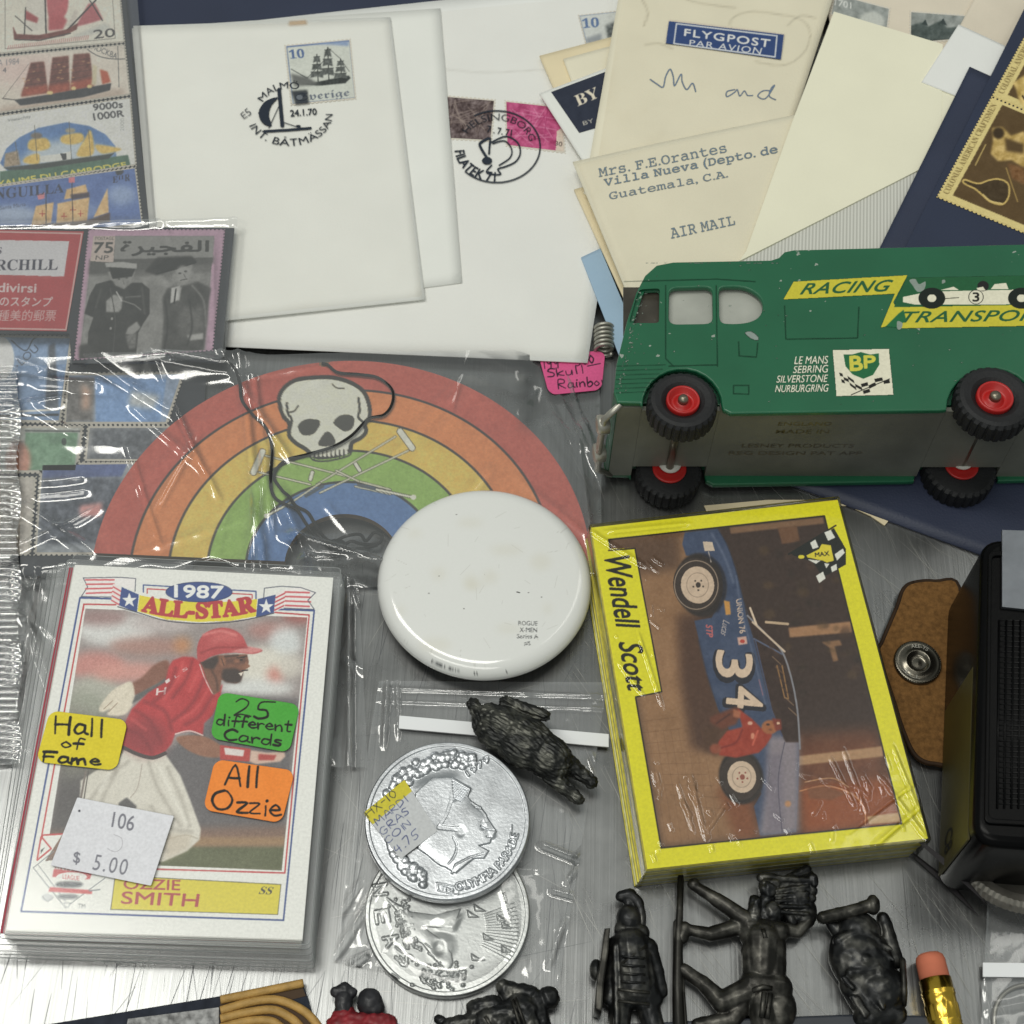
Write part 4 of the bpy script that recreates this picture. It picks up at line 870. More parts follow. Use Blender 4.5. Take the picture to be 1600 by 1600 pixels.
# ================================================================== rainbow ornament with skull, cord
ZR = 4.4
RC = P(535, 881, ZR); RL = P(150, 868, ZR); ROUT = np.linalg.norm(RL[:2]-RC[:2])*1.012; RIN = ROUT*0.232
def rpt(r, a, z=ZR): return RC+np.array([r*math.cos(a), r*math.sin(a), 0])+np.array([0, 0, z-ZR])
pa = Painter(130, 520, 940, 910, (120, 60, 50), ss=1.5)
bands = [(178, 84, 70), (206, 126, 74), (220, 184, 88), (138, 172, 84), (84, 116, 164)]
rs = np.linspace(ROUT, RIN, 6)
for i, c in enumerate(bands):
    t = np.linspace(-.2, math.pi+.2, 120); pa.poly(proj(np.array([rpt(rs[i]+(2 if i == 0 else 0), a) for a in t])), c)
pa.noise(9, 5, 3, 2).noise(5, 60, 8)
LN = (46, 44, 40)
for i in range(1, 5): pa.line(proj(np.array([rpt(rs[i], a) for a in np.linspace(-.2, math.pi+.2, 120)])), 3.4, LN)
BN = (230, 224, 198)
sk = [(439, 640), (436, 622), (444, 606), (462, 594), (490, 590), (520, 590), (548, 598), (568, 612), (577, 634), (577, 652), (570, 662), (572, 674), (564, 684), (550, 692), (544, 706), (512, 714), (490, 712), (478, 702), (462, 692), (452, 680), (452, 662), (444, 652)]
pa.poly(sk, BN, sm=True, tex=(5, 8)).line(sk, 6.5, (40, 38, 34), sm=True, closed=True)
EY = (58, 56, 50)
pa.poly([(466, 664), (478, 655), (497, 656), (500, 663), (490, 678), (474, 680), (467, 672)], EY, sm=True).poly([(521, 660), (530, 650), (546, 648), (554, 656), (550, 670), (538, 674), (528, 668)], EY, sm=True).poly([(508, 676), (516, 676), (524, 688), (520, 696), (500, 697), (498, 690)], EY, sm=True)
pa.line([(448, 630), (450, 646), (456, 656), (453, 672)], 4, LN, sm=True).line([(466, 634), (460, 642), (453, 644)], 2.6, LN, sm=True).line([(560, 622), (562, 640), (560, 652), (568, 660)], 4, LN, sm=True).line([(519, 600), (526, 606), (538, 607)], 2, LN, sm=True)
pa.line([(484, 706), (500, 716), (545, 706)], 4, LN, sm=True)
for k in range(9): pa.ell(488+k*6.6, 712-(abs(k-3.5)*.4)-k*.4, 2.6, 3.4, BN)
for k in range(8): pa.line([(491+k*6.6, 706-k*.5), (491+k*6.6, 718-k*.5)], 1.8, LN)
pa.line([(482, 708), (490, 719), (514, 720), (545, 712), (549, 702)], 2.4, LN, sm=True)
def crutch(a, b, w=9):
    pa.line([a, b], w+2, LN).line([a, b], w, BN)
crutch((410, 706), (396, 738)); crutch((625, 674), (644, 700)); crutch((488, 738), (485, 749), 5); crutch((555, 724), (562, 735), 5)
for a, b in (((415, 712), (545, 745)), ((405, 738), (485, 757)), ((618, 682), (495, 757)), ((638, 704), (500, 770)), ((500, 755), (455, 785)), ((560, 752), (610, 765)), ((555, 760), (610, 772)), ((525, 735), (560, 752))):
    pa.line([a, b], 4, LN, op=.75).line([a, b], 2.2, (206, 204, 180))
for a, b in (((455, 785), (422, 803)), ((580, 763), (645, 777))): pa.line([a, b], 5, LN).line([a, b], 3, BN)
pa.line([(478, 775), (504, 760)], 5, (70, 80, 90)).line([(560, 758), (585, 764)], 5, (70, 80, 90))
pa.ell(417, 806, 4.5, 4, BN).ell(646, 777, 4.5, 4, BN)
nr, na = 190, 460
R_, A_g = np.meshgrid(np.linspace(RIN, ROUT, nr+1), np.linspace(0.0, math.pi, na+1), indexing='ij')
W = np.stack([RC[0]+R_*np.cos(A_g), RC[1]+R_*np.sin(A_g), np.full(R_.shape, ZR)], -1)
cols, _ = pa.sample(proj(W), 1.45); idx = np.arange((nr+1)*(na+1)).reshape(nr+1, na+1)
F = np.stack([idx[:-1, :-1], idx[1:, :-1], idx[1:, 1:], idx[:-1, 1:]], -1).reshape(-1, 4)
hole = P(506, 566, ZR); ctr = W.reshape(-1, 3)[F].mean(1); F = F[np.hypot(ctr[:, 0]-hole[0], ctr[:, 1]-hole[1]) > 1.5]
rb = thing('rainbow_ornament', 'flat rainbow ornament with skull and crossed crutches, black cord', 'ornament', [RC[0], RC[1], ZR-2])
mesh('printed_face', W.reshape(-1, 3), F, M_WOOD, rb, True, cols.reshape(-1, 4))
M_BOARD = simple('board_edge', (150, 120, 88), .7, spec=.2, nscale=400, namp=.2)
out = [rpt(ROUT, a)[:2] for a in np.linspace(0, math.pi, 90)]+[rpt(RIN, a)[:2] for a in np.linspace(math.pi, 0, 40)]
V, F = prism(out, ZR-2, ZR-.04); mesh('board', V, F, M_BOARD, rb)
M_CORD = simple('black_cord', (34, 34, 34), .75, spec=.3, bump=.6, bscale=2500)
def cordpath(p): return smooth_path(PA([(a, b, max(c-6.2, 5.0 if ((a-535)/89)**2+((b-884)/77)**2 > 1.0 else 2.0)) for a, b, c in p]), 8)
for pth in ([(503, 568, 10.4), (512, 570, 11.4), (528, 582, 11.5), (560, 585, 11.6), (590, 590, 11.6), (612, 608, 11.6), (613, 630, 11.6), (600, 648, 11.6), (575, 655, 11.7), (550, 680, 11.7), (520, 698, 11.6), (480, 710, 11.5), (445, 720, 11.4), (428, 743, 11.4), (440, 765, 11.4), (452, 776, 11.4), (462, 790, 11.3), (480, 800, 11), (490, 815, 9.5), (505, 838, 8.6), (520, 846, 8.6), (540, 838, 8.8), (562, 835, 8.9), (572, 845, 8.8), (585, 832, 8.8), (597, 838, 8.6), (590, 850, 8.4), (565, 850, 8.6), (548, 846, 8.8), (530, 858, 8.5)],
            [(352, 560, 12.2), (368, 578, 12), (375, 600, 11.6), (378, 625, 11.5), (395, 648, 11.5), (415, 668, 11.5), (425, 700, 11.5), (423, 740, 11.9), (424, 765, 11.5), (432, 780, 11.5), (450, 790, 11.4), (465, 798, 11.2), (478, 818, 9.8), (492, 836, 8.9), (520, 852, 8.6), (555, 858, 8.5), (590, 852, 8.5)]):
    V, F = tube(cordpath(pth), .42, 8); mesh('cord', V, F, M_CORD, rb, True)
V, F = ellipsoid(P(526, 852, 2.4), (2.6, 1.8, 1.2), 10); mesh('knot', V, F, M_CORD, rb, True)

# ================================================================== film (clear bags)
def film(name, quad, nu, nv, zf, mat, parent, folds=(), rnd=0, rnd_h=.5, seed=0, nz=.3, nzs=.12):
    """clear film over a px quad; zf(px,py)->base height; folds: (x0,y0,x1,y1,width px,height mm)"""
    r = np.random.default_rng(seed); q = np.asarray(quad, float)
    U, Vv = np.meshgrid(np.linspace(0, 1, nu+1), np.linspace(0, 1, nv+1)); Q = bil(np.c_[q, np.zeros(4)], U, Vv)[..., :2]
    X, Y = Q[..., 0], Q[..., 1]; Z = np.array(zf(X, Y), float)+np.zeros(X.shape)
    fl = list(folds)
    for _ in range(rnd):
        cx, cy = r.uniform(q[:, 0].min(), q[:, 0].max()), r.uniform(q[:, 1].min(), q[:, 1].max()); a = r.uniform(0, math.pi); L = r.uniform(25, 110)
        fl.append((cx-L*math.cos(a), cy-L*math.sin(a), cx+L*math.cos(a), cy+L*math.sin(a), r.uniform(5, 22), r.uniform(.2, 1)*rnd_h))
    for x0, y0, x1, y1, w, h in fl:
        d = np.array([x1-x0, y1-y0], float); L = np.linalg.norm(d)+1e-6; d /= L
        s = (X-x0)*d[0]+(Y-y0)*d[1]; e = np.abs(-(X-x0)*d[1]+(Y-y0)*d[0]); w = w*1.35
        ts = np.clip(np.minimum(s, L-s)/(0.25*L)+1, 0, 1)*(s > -.25*L)*(s < 1.25*L)
        Z += h*ts*np.clip(1-e/w, 0, 1)**1.5
    Z += nz*vnoise(nv+1, nu+1, max(nu, nv)*nzs, seed+1, 3)
    W = np.empty(X.shape+(3,))
    D = CF+CR*((X[..., None]-800)/FPX)+CU*((800-Y[..., None])/FPX)
    # film follows the plane positions taken at its mean height so that it stays a sheet
    zm = float(Z.mean()); W = CP+D*((zm-CAM_H)/D[..., 2:3]); W[..., 2] = Z
    idx = np.arange((nu+1)*(nv+1)).reshape(nv+1, nu+1)
    F = np.stack([idx[1:, :-1], idx[1:, 1:], idx[:-1, 1:], idx[:-1, :-1]], -1).reshape(-1, 4)
    return mesh(name, W.reshape(-1, 3), F, mat, parent, True)
sm = lambda a, b, x: (lambda t: t*t*(3-2*t))(np.clip((x-a)/(b-a), 0, 1))
# packet wraps
fw = film('wrap', [(-60, -60), (210, -60), (243, 352), (-60, 420)], 80, 100, lambda x, y: 5.0+0*x, M_FILM, pk, [(205, -40, 236, 345, 5, .5), (196, 0, 228, 345, 5, .3), (-10, 350, 225, 345, 6, .8)], 5, .3, 3, .12)
fw2 = film('wrap', [(-60, 345), (372, 342), (352, 560), (-60, 575)], 160, 90, lambda x, y: 7.9+0*x, M_FILM, pk2, [(190, 350, 372, 345, 8, 1.2), (0, 352, 190, 352, 5, .7), (365, 345, 350, 555, 6, .7), (330, 400, 330, 540, 9, .5), (200, 560, 260, 555, 8, 1.2), (250, 430, 330, 520, 10, .4)], 14, .35, 9, .2)
# rainbow bag: over the stamps and the ornament, lower towards the front
bag = thing('clear_bag', 'crinkled clear bag holding the rainbow ornament, pink price sticker at its corner', 'bag', P(500, 870, 0.5))
def zbag(x, y):
    top = 5.6-1.6*sm(180, 90, x)+2.6*sm(600, 555, y)*(1-sm(340, 430, x))
    s_ = sm(800, 850, x)*sm(690, 625, y); top = top*(1-s_)+1.9*s_
    yy = y+9*np.sin(x/41.0)+6*np.sin(x/17.0+1)
    return 0.9+(top-0.9)*(1-sm(884, 916, yy))*1.0+0*x
folds = [(375, 560, 405, 860, 9, 1.4), (395, 590, 420, 800, 7, 1.0), (350, 560, 440, 700, 7, 1.0), (415, 700, 385, 880, 10, 1.2), (440, 780, 480, 880, 12, 1.8), (455, 840, 560, 870, 10, 2.0), (880, 620, 925, 720, 7, 1.3), (895, 600, 950, 780, 6, 1.2), (905, 700, 925, 850, 8, 1.4), (865, 640, 905, 700, 6, .9),
         (60, 590, 150, 600, 12, 1.8), (40, 630, 95, 620, 12, 1.5), (150, 570, 260, 640, 9, 1.2), (250, 560, 350, 575, 8, 1.6), (210, 640, 300, 720, 7, .8), (270, 640, 330, 760, 7, .8), (60, 750, 130, 745, 14, 1.2), (60, 770, 130, 765, 8, 1.0), (40, 790, 130, 850, 12, 1.8), (30, 850, 140, 800, 8, 1.4), (130, 680, 60, 640, 8, 1.0), (300, 690, 250, 780, 6, .7), (200, 700, 240, 830, 6, .6), (240, 560, 300, 700, 6, .8), (480, 880, 590, 880, 12, 2.0), (20, 880, 60, 1000, 8, 1.5), (50, 900, 20, 1050, 9, 1.5), (60, 960, 40, 1100, 8, 1.2), (0, 560, 60, 575, 8, 1.3)]
film('film', [(26, 562), (938, 545), (940, 905), (30, 905)], 330, 150, zbag, M_FILM, bag, folds, 40, .55, 21, .45, .10)
film('film', [(28, 905.5), (560, 905.5), (575, 1200), (26, 1195)], 200, 110, lambda x, y: 0.9+1.4*sm(115, 60, x)+.6*sm(480, 520, x), M_FILM, bag, [(545, 900, 545, 1180, 9, 1.5), (560, 930, 575, 960, 8, 1.8), (30, 920, 90, 1100, 9, 1.6), (60, 900, 30, 1100, 7, 1.4)], 10, .8, 33, .3, .1)
# crimped seal of the bag along the left frame edge
V, F = [], []; n = 0; ny = 640
for j in range(ny+1):
    y = 572+j*(1192-572)/ny; zz_ = 4.4+.95*math.sin((y-572)/10.2*2*math.pi) if y < 880 else 2.5+.95*math.sin((y-572)/10.2*2*math.pi)
    for x in (-20, 0, 14, 22+4*math.sin(y*.05)+y*.006, 30+4*math.sin(y*.05)):
        p = P(x, y, 4.4 if y < 880 else 2.5); V.append([p[0], p[1], zz_ if x < 28 else (4.7 if y < 880 else 2.6)])
idx = np.arange(len(V)).reshape(ny+1, 5); F = np.stack([idx[1:, :-1], idx[1:, 1:], idx[:-1, 1:], idx[:-1, :-1]], -1).reshape(-1, 4)
mesh('crimped_seal', np.array(V), F, film_mat('crimped_film', .16, .12, 6.0), bag, True)
# pink sticker
def sticker(name, quad, z, pa, parent, r=2.2, gain=1.0, step=.8, mat=None, curl=0.0):
    C = PA(quad, z); poly_ = rounded(C[:, :2], r, 6)
    mn, mx = poly_.min(0), poly_.max(0)
    # fan of a fine grid clipped to the rounded outline
    q = np.asarray(quad, float); nu = int(np.linalg.norm(q[1]-q[0])/step); nv = int(np.linalg.norm(q[3]-q[0])/step)
    U, Vv = np.meshgrid(np.linspace(0, 1, nu+1), np.linspace(0, 1, nv+1)); W = bil(C, U, Vv)
    L1, L2 = np.linalg.norm(C[1]-C[0]), np.linalg.norm(C[3]-C[0])
    if r > 0:
        for a, b, cu, cv in ((0, 0, r, r), (1, 0, -r, r), (1, 1, -r, -r), (0, 1, r, -r)):
            du, dv = (U-a)*L1-cu, (Vv-b)*L2-cv
            msk = (du*np.sign(cu) < 0) & (dv*np.sign(cv) < 0); d = np.hypot(du, dv); k = np.where(msk & (d > r), r/np.maximum(d, 1e-6), 1.0)
            U = np.where(msk, a+(cu+du*k)/L1, U); Vv = np.where(msk, b+(cv+dv*k)/L2, Vv)
        W = bil(C, U, Vv)
    W[..., 2] += curl*np.maximum(np.abs(U-.5)*2-.6, 0)**2
    colr, _ = pa.sample(proj(W), gain)
    idx = np.arange((nu+1)*(nv+1)).reshape(nv+1, nu+1); F = np.stack([idx[1:, :-1], idx[1:, 1:], idx[:-1, 1:], idx[:-1, :-1]], -1).reshape(-1, 4)
    m = len(idx.ravel()); T = W.reshape(-1, 3)
    rim = list(idx[0, :])+list(idx[1:, -1])+list(idx[-1, -2::-1])+list(idx[-2:0:-1, 0]); k = len(rim)
    B = T[rim].copy(); B[:, 2] -= .12
    side = np.array([[rim[i], rim[(i+1) % k], m+(i+1) % k, m+i] for i in range(k)])
    cc = colr.reshape(-1, 4); return mesh(name, np.concatenate([T, B]), np.concatenate([F, side]), mat or M_STICKER, parent, True, np.concatenate([cc, cc[rim]]))
pa = Painter(835, 540, 960, 625, (216, 88, 140)).noise(6, 30, 4)
hand(pa, '199', (850, 576), (876, 574), 13, 1.6, (45, 25, 45)); hand(pa, '500', (900, 572), (932, 566), 12, 1.8, (45, 25, 45)); pa.line([(918, 572), (938, 568)], 1.6, (45, 25, 45))
hand(pa, 'Skull', (856, 590), (916, 582), 13, 1.8, (45, 25, 45)); hand(pa, 'Rainbow', (873, 607), (955, 600), 14, 2.2, (45, 22, 42))
stk = sticker('price_sticker', [(841, 553), (946, 548), (940, 609), (858, 617)], 2.5, pa, bag, 2.6, curl=.3)

# ================================================================== white pin-back button
ZB0 = 8.4
BC = P(757, 910, ZB0-2.2); BRX = np.linalg.norm(P(924, 912, ZB0-2.2)[:2]-BC[:2])
pa = Painter(580, 750, 940, 1075, (228, 229, 226), ss=2.5)
TG = (70, 72, 74)
for s, q in (('ROGUE', [(810, 970), (840, 970.5), (840, 977.5), (810, 977)]), ('X-MEN', [(812, 980.5), (839, 981), (839, 988), (812, 987.5)]), ('Series A', [(808, 990.5), (841, 991), (841, 998), (808, 997.5)]), ('#5', [(819, 1002), (829, 1002), (829, 1009), (819, 1009)])): pa.text(s, q, TG)
for s, a0, a1 in (('Manufactured', 96, 77), ('Button Exchange', 122, 104), ('M', 142, 140)): pa.arc(s, 757, 914, 160, 143, a0, a1, 5, TG, bold=.01, inward=True)
for x, y in ((686, 900), (670, 927), (713, 804), (808, 925), (826, 926), (846, 933), (725, 951), (637, 979), (643, 785)): pa.ell(x, y, 1.3, .8, (110, 110, 108))
pa.line([(808, 925), (812, 926)], 1.6, (70, 70, 70))
rs_ = random.Random(2)
for k in range(40): x, y, a_, L_ = rs_.uniform(610, 900), rs_.uniform(780, 1040), rs_.uniform(0, 3.1), rs_.uniform(4, 26); pa.line([(x, y), (x+L_*math.cos(a_), y+L_*math.sin(a_)*.8)], .7, (170, 168, 160), op=.35)
for k in range(14): pa.ell(rs_.uniform(620, 900), rs_.uniform(790, 1030), rs_.uniform(6, 26), rs_.uniform(4, 14), (214, 210, 194), f=6, op=.35)
prof = [(r, 5.0*(1-(r/.97)**2.2*.32)) for r in np.linspace(0, .86, 60)]
tail = [(.90, 3.55), (.94, 3.0), (.965, 2.4), (.985, 1.7), (1.0, .8), (.995, .2), (.96, -.1)]
prof = prof+tail; na = 360; V, C_ = [], []
for r, h in prof:
    for k in range(na):
        a = 2*math.pi*k/na; V.append([BC[0]+BRX*r*math.cos(a), BC[1]+BRX*r*math.sin(a), ZB0-2+h])
V = np.array(V); cols, _ = pa.sample(proj(V)); m = len(prof)
# finer rings for the lettering
rr = np.concatenate([np.linspace(0.002, .86, 170), [t[0] for t in tail]]); hh = np.concatenate([5.0*(1-(np.linspace(0.002, .86, 170)/.97)**2.2*.32), [t[1] for t in tail]])
na = 520; A = np.linspace(0, 2*math.pi, na, endpoint=False)
RR, AA = np.meshgrid(rr, A, indexing='ij'); HH = np.repeat(hh[:, None], na, 1)
W = np.stack([BC[0]+BRX*RR*np.cos(AA), BC[1]+BRX*RR*np.sin(AA), ZB0-3+HH], -1); cols, _ = pa.sample(proj(W))
i0 = np.arange(len(rr)*na).reshape(len(rr), na); i1 = np.roll(i0, -1, 1)
F = np.stack([i0[:-1], i0[1:], i1[1:], i1[:-1]], -1).reshape(-1, 4)
bt = mesh('pin_button', W.reshape(-1, 3), F, M_BUTTON, None, True, cols.reshape(-1, 4)); tag(bt, 'round glossy white pin-back button with small black lettering', 'button')

# ================================================================== baseball card pack
ZO = 12.0
op_ = thing('card_pack', 'sleeved pack of baseball cards, player in red on the top card', 'card pack', P(250, 1470, 0))
OQ = [(117, 882.5), (520.7, 902.5), (472.5, 1468), (10, 1453)]
pa = Painter(-5, 870, 535, 1485, (226, 226, 221), ss=2)
BL_, RD_ = (58, 78, 134), (188, 70, 72)
PH = [(133, 950), (481, 964), (441, 1361), (70, 1346)]
pa.line([(187, 936), (125, 934), (33, 1424), (443, 1438), (491, 954), (430, 952)], 2.6, BL_)
base_c = pa.c.copy(); pa.poly(PH, (150, 140, 138))
# crowd, out of focus
for x, y, rx, ry, c in ((180, 985, 60, 25, (214, 214, 212)), (160, 965, 40, 12, (150, 120, 118)), (250, 975, 50, 14, (190, 180, 178)), (150, 1040, 45, 22, (196, 132, 124)), (230, 1010, 60, 14, (168, 128, 118)), (150, 1080, 40, 25, (172, 172, 160)), (130, 1110, 40, 30, (150, 152, 138)), (285, 1008, 14, 12, (188, 130, 88)), (420, 985, 34, 14, (172, 128, 122)), (445, 1005, 26, 26, (212, 216, 216)), (405, 1040, 45, 30, (222, 218, 206)), (430, 1058, 12, 16, (196, 120, 108)), (400, 1075, 60, 14, (216, 218, 216)), (470, 960, 30, 14, (160, 90, 84)), (350, 965, 60, 10, (176, 166, 164)), (205, 1050, 60, 16, (204, 146, 136)), (455, 1040, 20, 20, (206, 200, 190)), (110, 1150, 40, 50, (140, 138, 128))): pa.ell(x, y, rx, ry, c, f=7, op=.9)
pa.poly([(340, 1085), (470, 1092), (462, 1120), (445, 1320), (300, 1330), (250, 1180), (320, 1130)], (98, 94, 96), f=5).poly([(100, 1180), (200, 1170), (160, 1345), (64, 1346)], (84, 80, 80), f=5).poly([(100, 1120), (190, 1120), (190, 1200), (95, 1220)], (118, 116, 108), f=10)
pa.poly([(60, 1300), (452, 1290), (445, 1330), (60, 1346)], (124, 98, 84), f=6).poly([(250, 1322), (446, 1322), (441, 1362), (250, 1356)], (92, 96, 66), f=3, tex=(8, 14)).poly([(300, 1308), (446, 1308), (446, 1322), (300, 1322)], (150, 120, 88), f=3)
pa.noise(7, 3, 77, 2)
# batter
SKN = (122, 80, 62)
pa.poly([(262, 1032), (240, 1040), (222, 1058), (201, 1072), (214, 1086), (240, 1072), (264, 1058)], (128, 84, 68), f=1.5, sm=True, tex=(10, 8))
pa.poly([(206, 1066), (190, 1070), (172, 1082), (155, 1106), (160, 1113), (172, 1108), (168, 1117), (196, 1116), (210, 1092)], (214, 204, 186), f=1, sm=True, tex=(12, 6)).line([(162, 1108), (176, 1095)], 1.2, (160, 140, 120)).line([(170, 1112), (184, 1098)], 1.2, (160, 140, 120))
pa.poly([(206, 1100), (212, 1086), (246, 1068), (264, 1056), (262, 1068), (230, 1086)], (92, 92, 92), f=1)
pa.poly([(196, 1170), (258, 1178), (282, 1212), (298, 1252), (314, 1296), (312, 1312), (292, 1330), (256, 1346), (200, 1350), (126, 1300), (124, 1262), (126, 1220), (150, 1204), (182, 1190)], (210, 205, 194), f=1.2, tex=(9, 16)).poly([(185, 1255), (198, 1246), (214, 1260), (204, 1280), (188, 1275)], (86, 84, 84), f=1).line([(222, 1195), (215, 1230), (204, 1246)], 1.6, (178, 168, 158), sm=True).line([(260, 1312), (290, 1305), (308, 1310)], 2, (182, 174, 160), sm=True).line([(250, 1290), (268, 1308)], 1.4, (178, 170, 158)).poly([(256, 1302), (300, 1304), (296, 1326), (258, 1344)], (192, 180, 162), f=4, op=.7)
pa.line([(134, 1205), (126, 1250)], 3, (120, 110, 104)).line([(138, 1205), (131, 1250)], 2, (90, 84, 80))
pa.poly([(264, 1042), (270, 1032), (286, 1026), (302, 1027), (314, 1034), (322, 1056), (334, 1086), (348, 1068), (344, 1090), (332, 1118), (319, 1130), (317, 1148), (296, 1142), (274, 1146), (268, 1162), (255, 1178), (238, 1184), (212, 1178), (190, 1166), (196, 1128), (206, 1108), (232, 1082), (258, 1066)], (178, 52, 56), f=1, tex=(10, 18)).poly([(196, 1126), (236, 1120), (262, 1140), (256, 1174), (226, 1182), (192, 1166)], (128, 42, 48), f=9, op=.7).poly([(270, 1034), (300, 1030), (318, 1060), (300, 1080), (270, 1060)], (196, 66, 68), f=8, op=.6)
pa.line([(191, 1167), (214, 1178), (238, 1184), (258, 1177)], 6, (70, 58, 58), sm=True).line([(274, 1147), (296, 1142), (317, 1149)], 2, (220, 190, 186), sm=True).line([(312, 1038), (320, 1060), (333, 1084), (340, 1076)], 1.5, (216, 196, 190), sm=True)
pa.text('H', [(245, 1076), (260, 1074), (258, 1085), (244, 1086)], (220, 206, 204), bold=.02).text('I', [(258, 1064), (264, 1060), (266, 1064), (260, 1068)], (220, 206, 204), bold=.03).text('L', [(272, 1056), (278, 1052), (280, 1056), (274, 1060)], (220, 206, 204), bold=.02).text('S', [(284, 1046), (292, 1042), (294, 1046), (286, 1050)], (220, 206, 204), bold=.02)
pa.poly([(276, 1152), (316, 1150), (346, 1166), (346, 1182), (318, 1182), (290, 1170)], (142, 98, 76), f=1.2, tex=(10, 8), sm=True).poly([(344, 1164), (392, 1170), (390, 1190), (344, 1187)], (176, 60, 56), f=.8).poly([(350, 1168), (382, 1172), (380, 1182), (352, 1179)], (218, 208, 204), f=.6).poly([(392, 1172), (418, 1176), (444, 1174), (446, 1182), (438, 1190), (400, 1194), (390, 1190)], (206, 176, 160), f=1).poly([(404, 1178), (432, 1180), (428, 1188), (404, 1188)], (170, 62, 56), f=1)
pa.poly([(314, 1036), (340, 1024), (386, 1022), (389, 1034), (386, 1044), (380, 1050), (377, 1062), (370, 1068), (356, 1066), (346, 1062), (344, 1080), (334, 1086), (322, 1060)], SKN, f=.8, sm=False, tex=(10, 8)).poly([(350, 1030), (384, 1028), (384, 1036), (352, 1040)], (92, 62, 52), f=2).poly([(348, 1046), (362, 1042), (372, 1046), (380, 1052), (376, 1066), (366, 1068), (352, 1066), (346, 1058)], (58, 44, 40), f=1.5).poly([(312, 1034), (340, 1024), (342, 1032), (334, 1046), (320, 1044)], (58, 44, 40), f=1.5).ell(348, 1034, 5, 7, (142, 94, 70), f=1).poly([(373, 1052), (380, 1050), (377, 1057)], (226, 214, 200)).line([(376, 1027), (386, 1025)], 1.5, (50, 38, 34)).ell(381, 1042, 4, 3, (134, 90, 68), f=1)
pa.poly([(309, 1031), (308, 1012), (314, 996), (326, 986), (344, 981), (362, 983), (377, 992), (385, 1006), (389, 1012), (407, 1015), (409, 1018), (394, 1022), (372, 1020), (350, 1021), (330, 1026), (316, 1034)], (176, 70, 72), f=.8, tex=(8, 14), sm=True).poly([(330, 992), (352, 985), (372, 990), (380, 1003), (350, 1003), (325, 1008)], (204, 108, 106), f=6, op=.8).poly([(360, 1018), (388, 1010), (409, 1014), (409, 1017), (394, 1021)], (206, 132, 130), f=1)
def fold(pts, w, c, op=.5, so=5): pa.line(pts, w, c, sm=True, op=op, soft=so)
for pts in ([(300, 1032), (292, 1060), (270, 1090)], [(318, 1062), (300, 1100), (270, 1126)], [(332, 1088), (312, 1118), (290, 1132)], [(212, 1110), (236, 1128), (252, 1160)], [(226, 1096), (258, 1112), (268, 1140)], [(200, 1140), (222, 1150), (238, 1178)], [(275, 1044), (264, 1075), (240, 1096)]): fold(pts, 5, (118, 30, 38), .55, 6)
for pts in ([(286, 1036), (278, 1062), (256, 1092)], [(326, 1076), (306, 1108), (282, 1124)], [(206, 1124), (228, 1140)], [(310, 1050), (296, 1080)]): fold(pts, 4, (214, 92, 90), .5, 5)
for pts in ([(232, 1190), (246, 1230), (282, 1290)], [(262, 1200), (284, 1250), (296, 1290)], [(200, 1190), (170, 1215), (140, 1250)], [(182, 1205), (160, 1250), (150, 1290)], [(236, 1260), (262, 1292), (300, 1300)], [(210, 1285), (240, 1310), (262, 1330)]): fold(pts, 5, (158, 152, 142), .55, 6)
for pts in ([(250, 1200), (270, 1245), (292, 1286)], [(176, 1200), (156, 1235)]): fold(pts, 5, (232, 228, 218), .6, 6)
for pts in ([(352, 1026), (372, 1024)],): fold(pts, 3, (60, 42, 36), .8, 2)
pa.ell(370, 1033, 5, 3, (150, 100, 76), f=1.5).ell(377, 1031, 2.4, 1.4, (36, 28, 26)).line([(370, 1028), (382, 1027)], 1.6, (44, 32, 28)).poly([(384, 1033), (391, 1041), (386, 1045), (381, 1042)], (142, 96, 74), f=.8).line([(378, 1048), (387, 1047)], 2, (40, 30, 28)).ell(360, 1040, 7, 4, (128, 84, 64), f=3).line([(346, 1029), (350, 1040)], 1.4, (70, 46, 38)).line([(330, 1046), (338, 1062), (340, 1078)], 3, (84, 54, 42), sm=True, soft=3)
fold([(318, 992), (345, 986), (368, 992)], 4, (224, 140, 136), .7, 4); fold([(314, 1020), (340, 1012), (386, 1012)], 2.5, (132, 44, 48), .7, 3)
gr = vnoise(pa.h, pa.w, 2.2, 5, 1); mk_, a_, b_ = pa.mask(PH); sl_ = (slice(a_[1], b_[1]), slice(a_[0], b_[0])); pa.c[sl_] += (gr[sl_]*9*mk_)[..., None]
mk2 = np.zeros((pa.h, pa.w)); mk2[sl_] = mk_; pa.c = pa.c*mk2[..., None]+base_c*(1-mk2[..., None])
pa.line([(187, 936), (125, 934), (33, 1424), (443, 1438), (491, 954), (430, 952)], 2.6, BL_)
pa.line([(130, 953), (131, 944), (181, 945)], 2.4, RD_).line([(131, 944), (58, 1345)], 2.4, RD_).line([(430, 957), (483, 961), (445, 1364), (242, 1358)], 2.4, RD_)
pa.line(PH+[PH[0]], 1.4, (236, 234, 230))
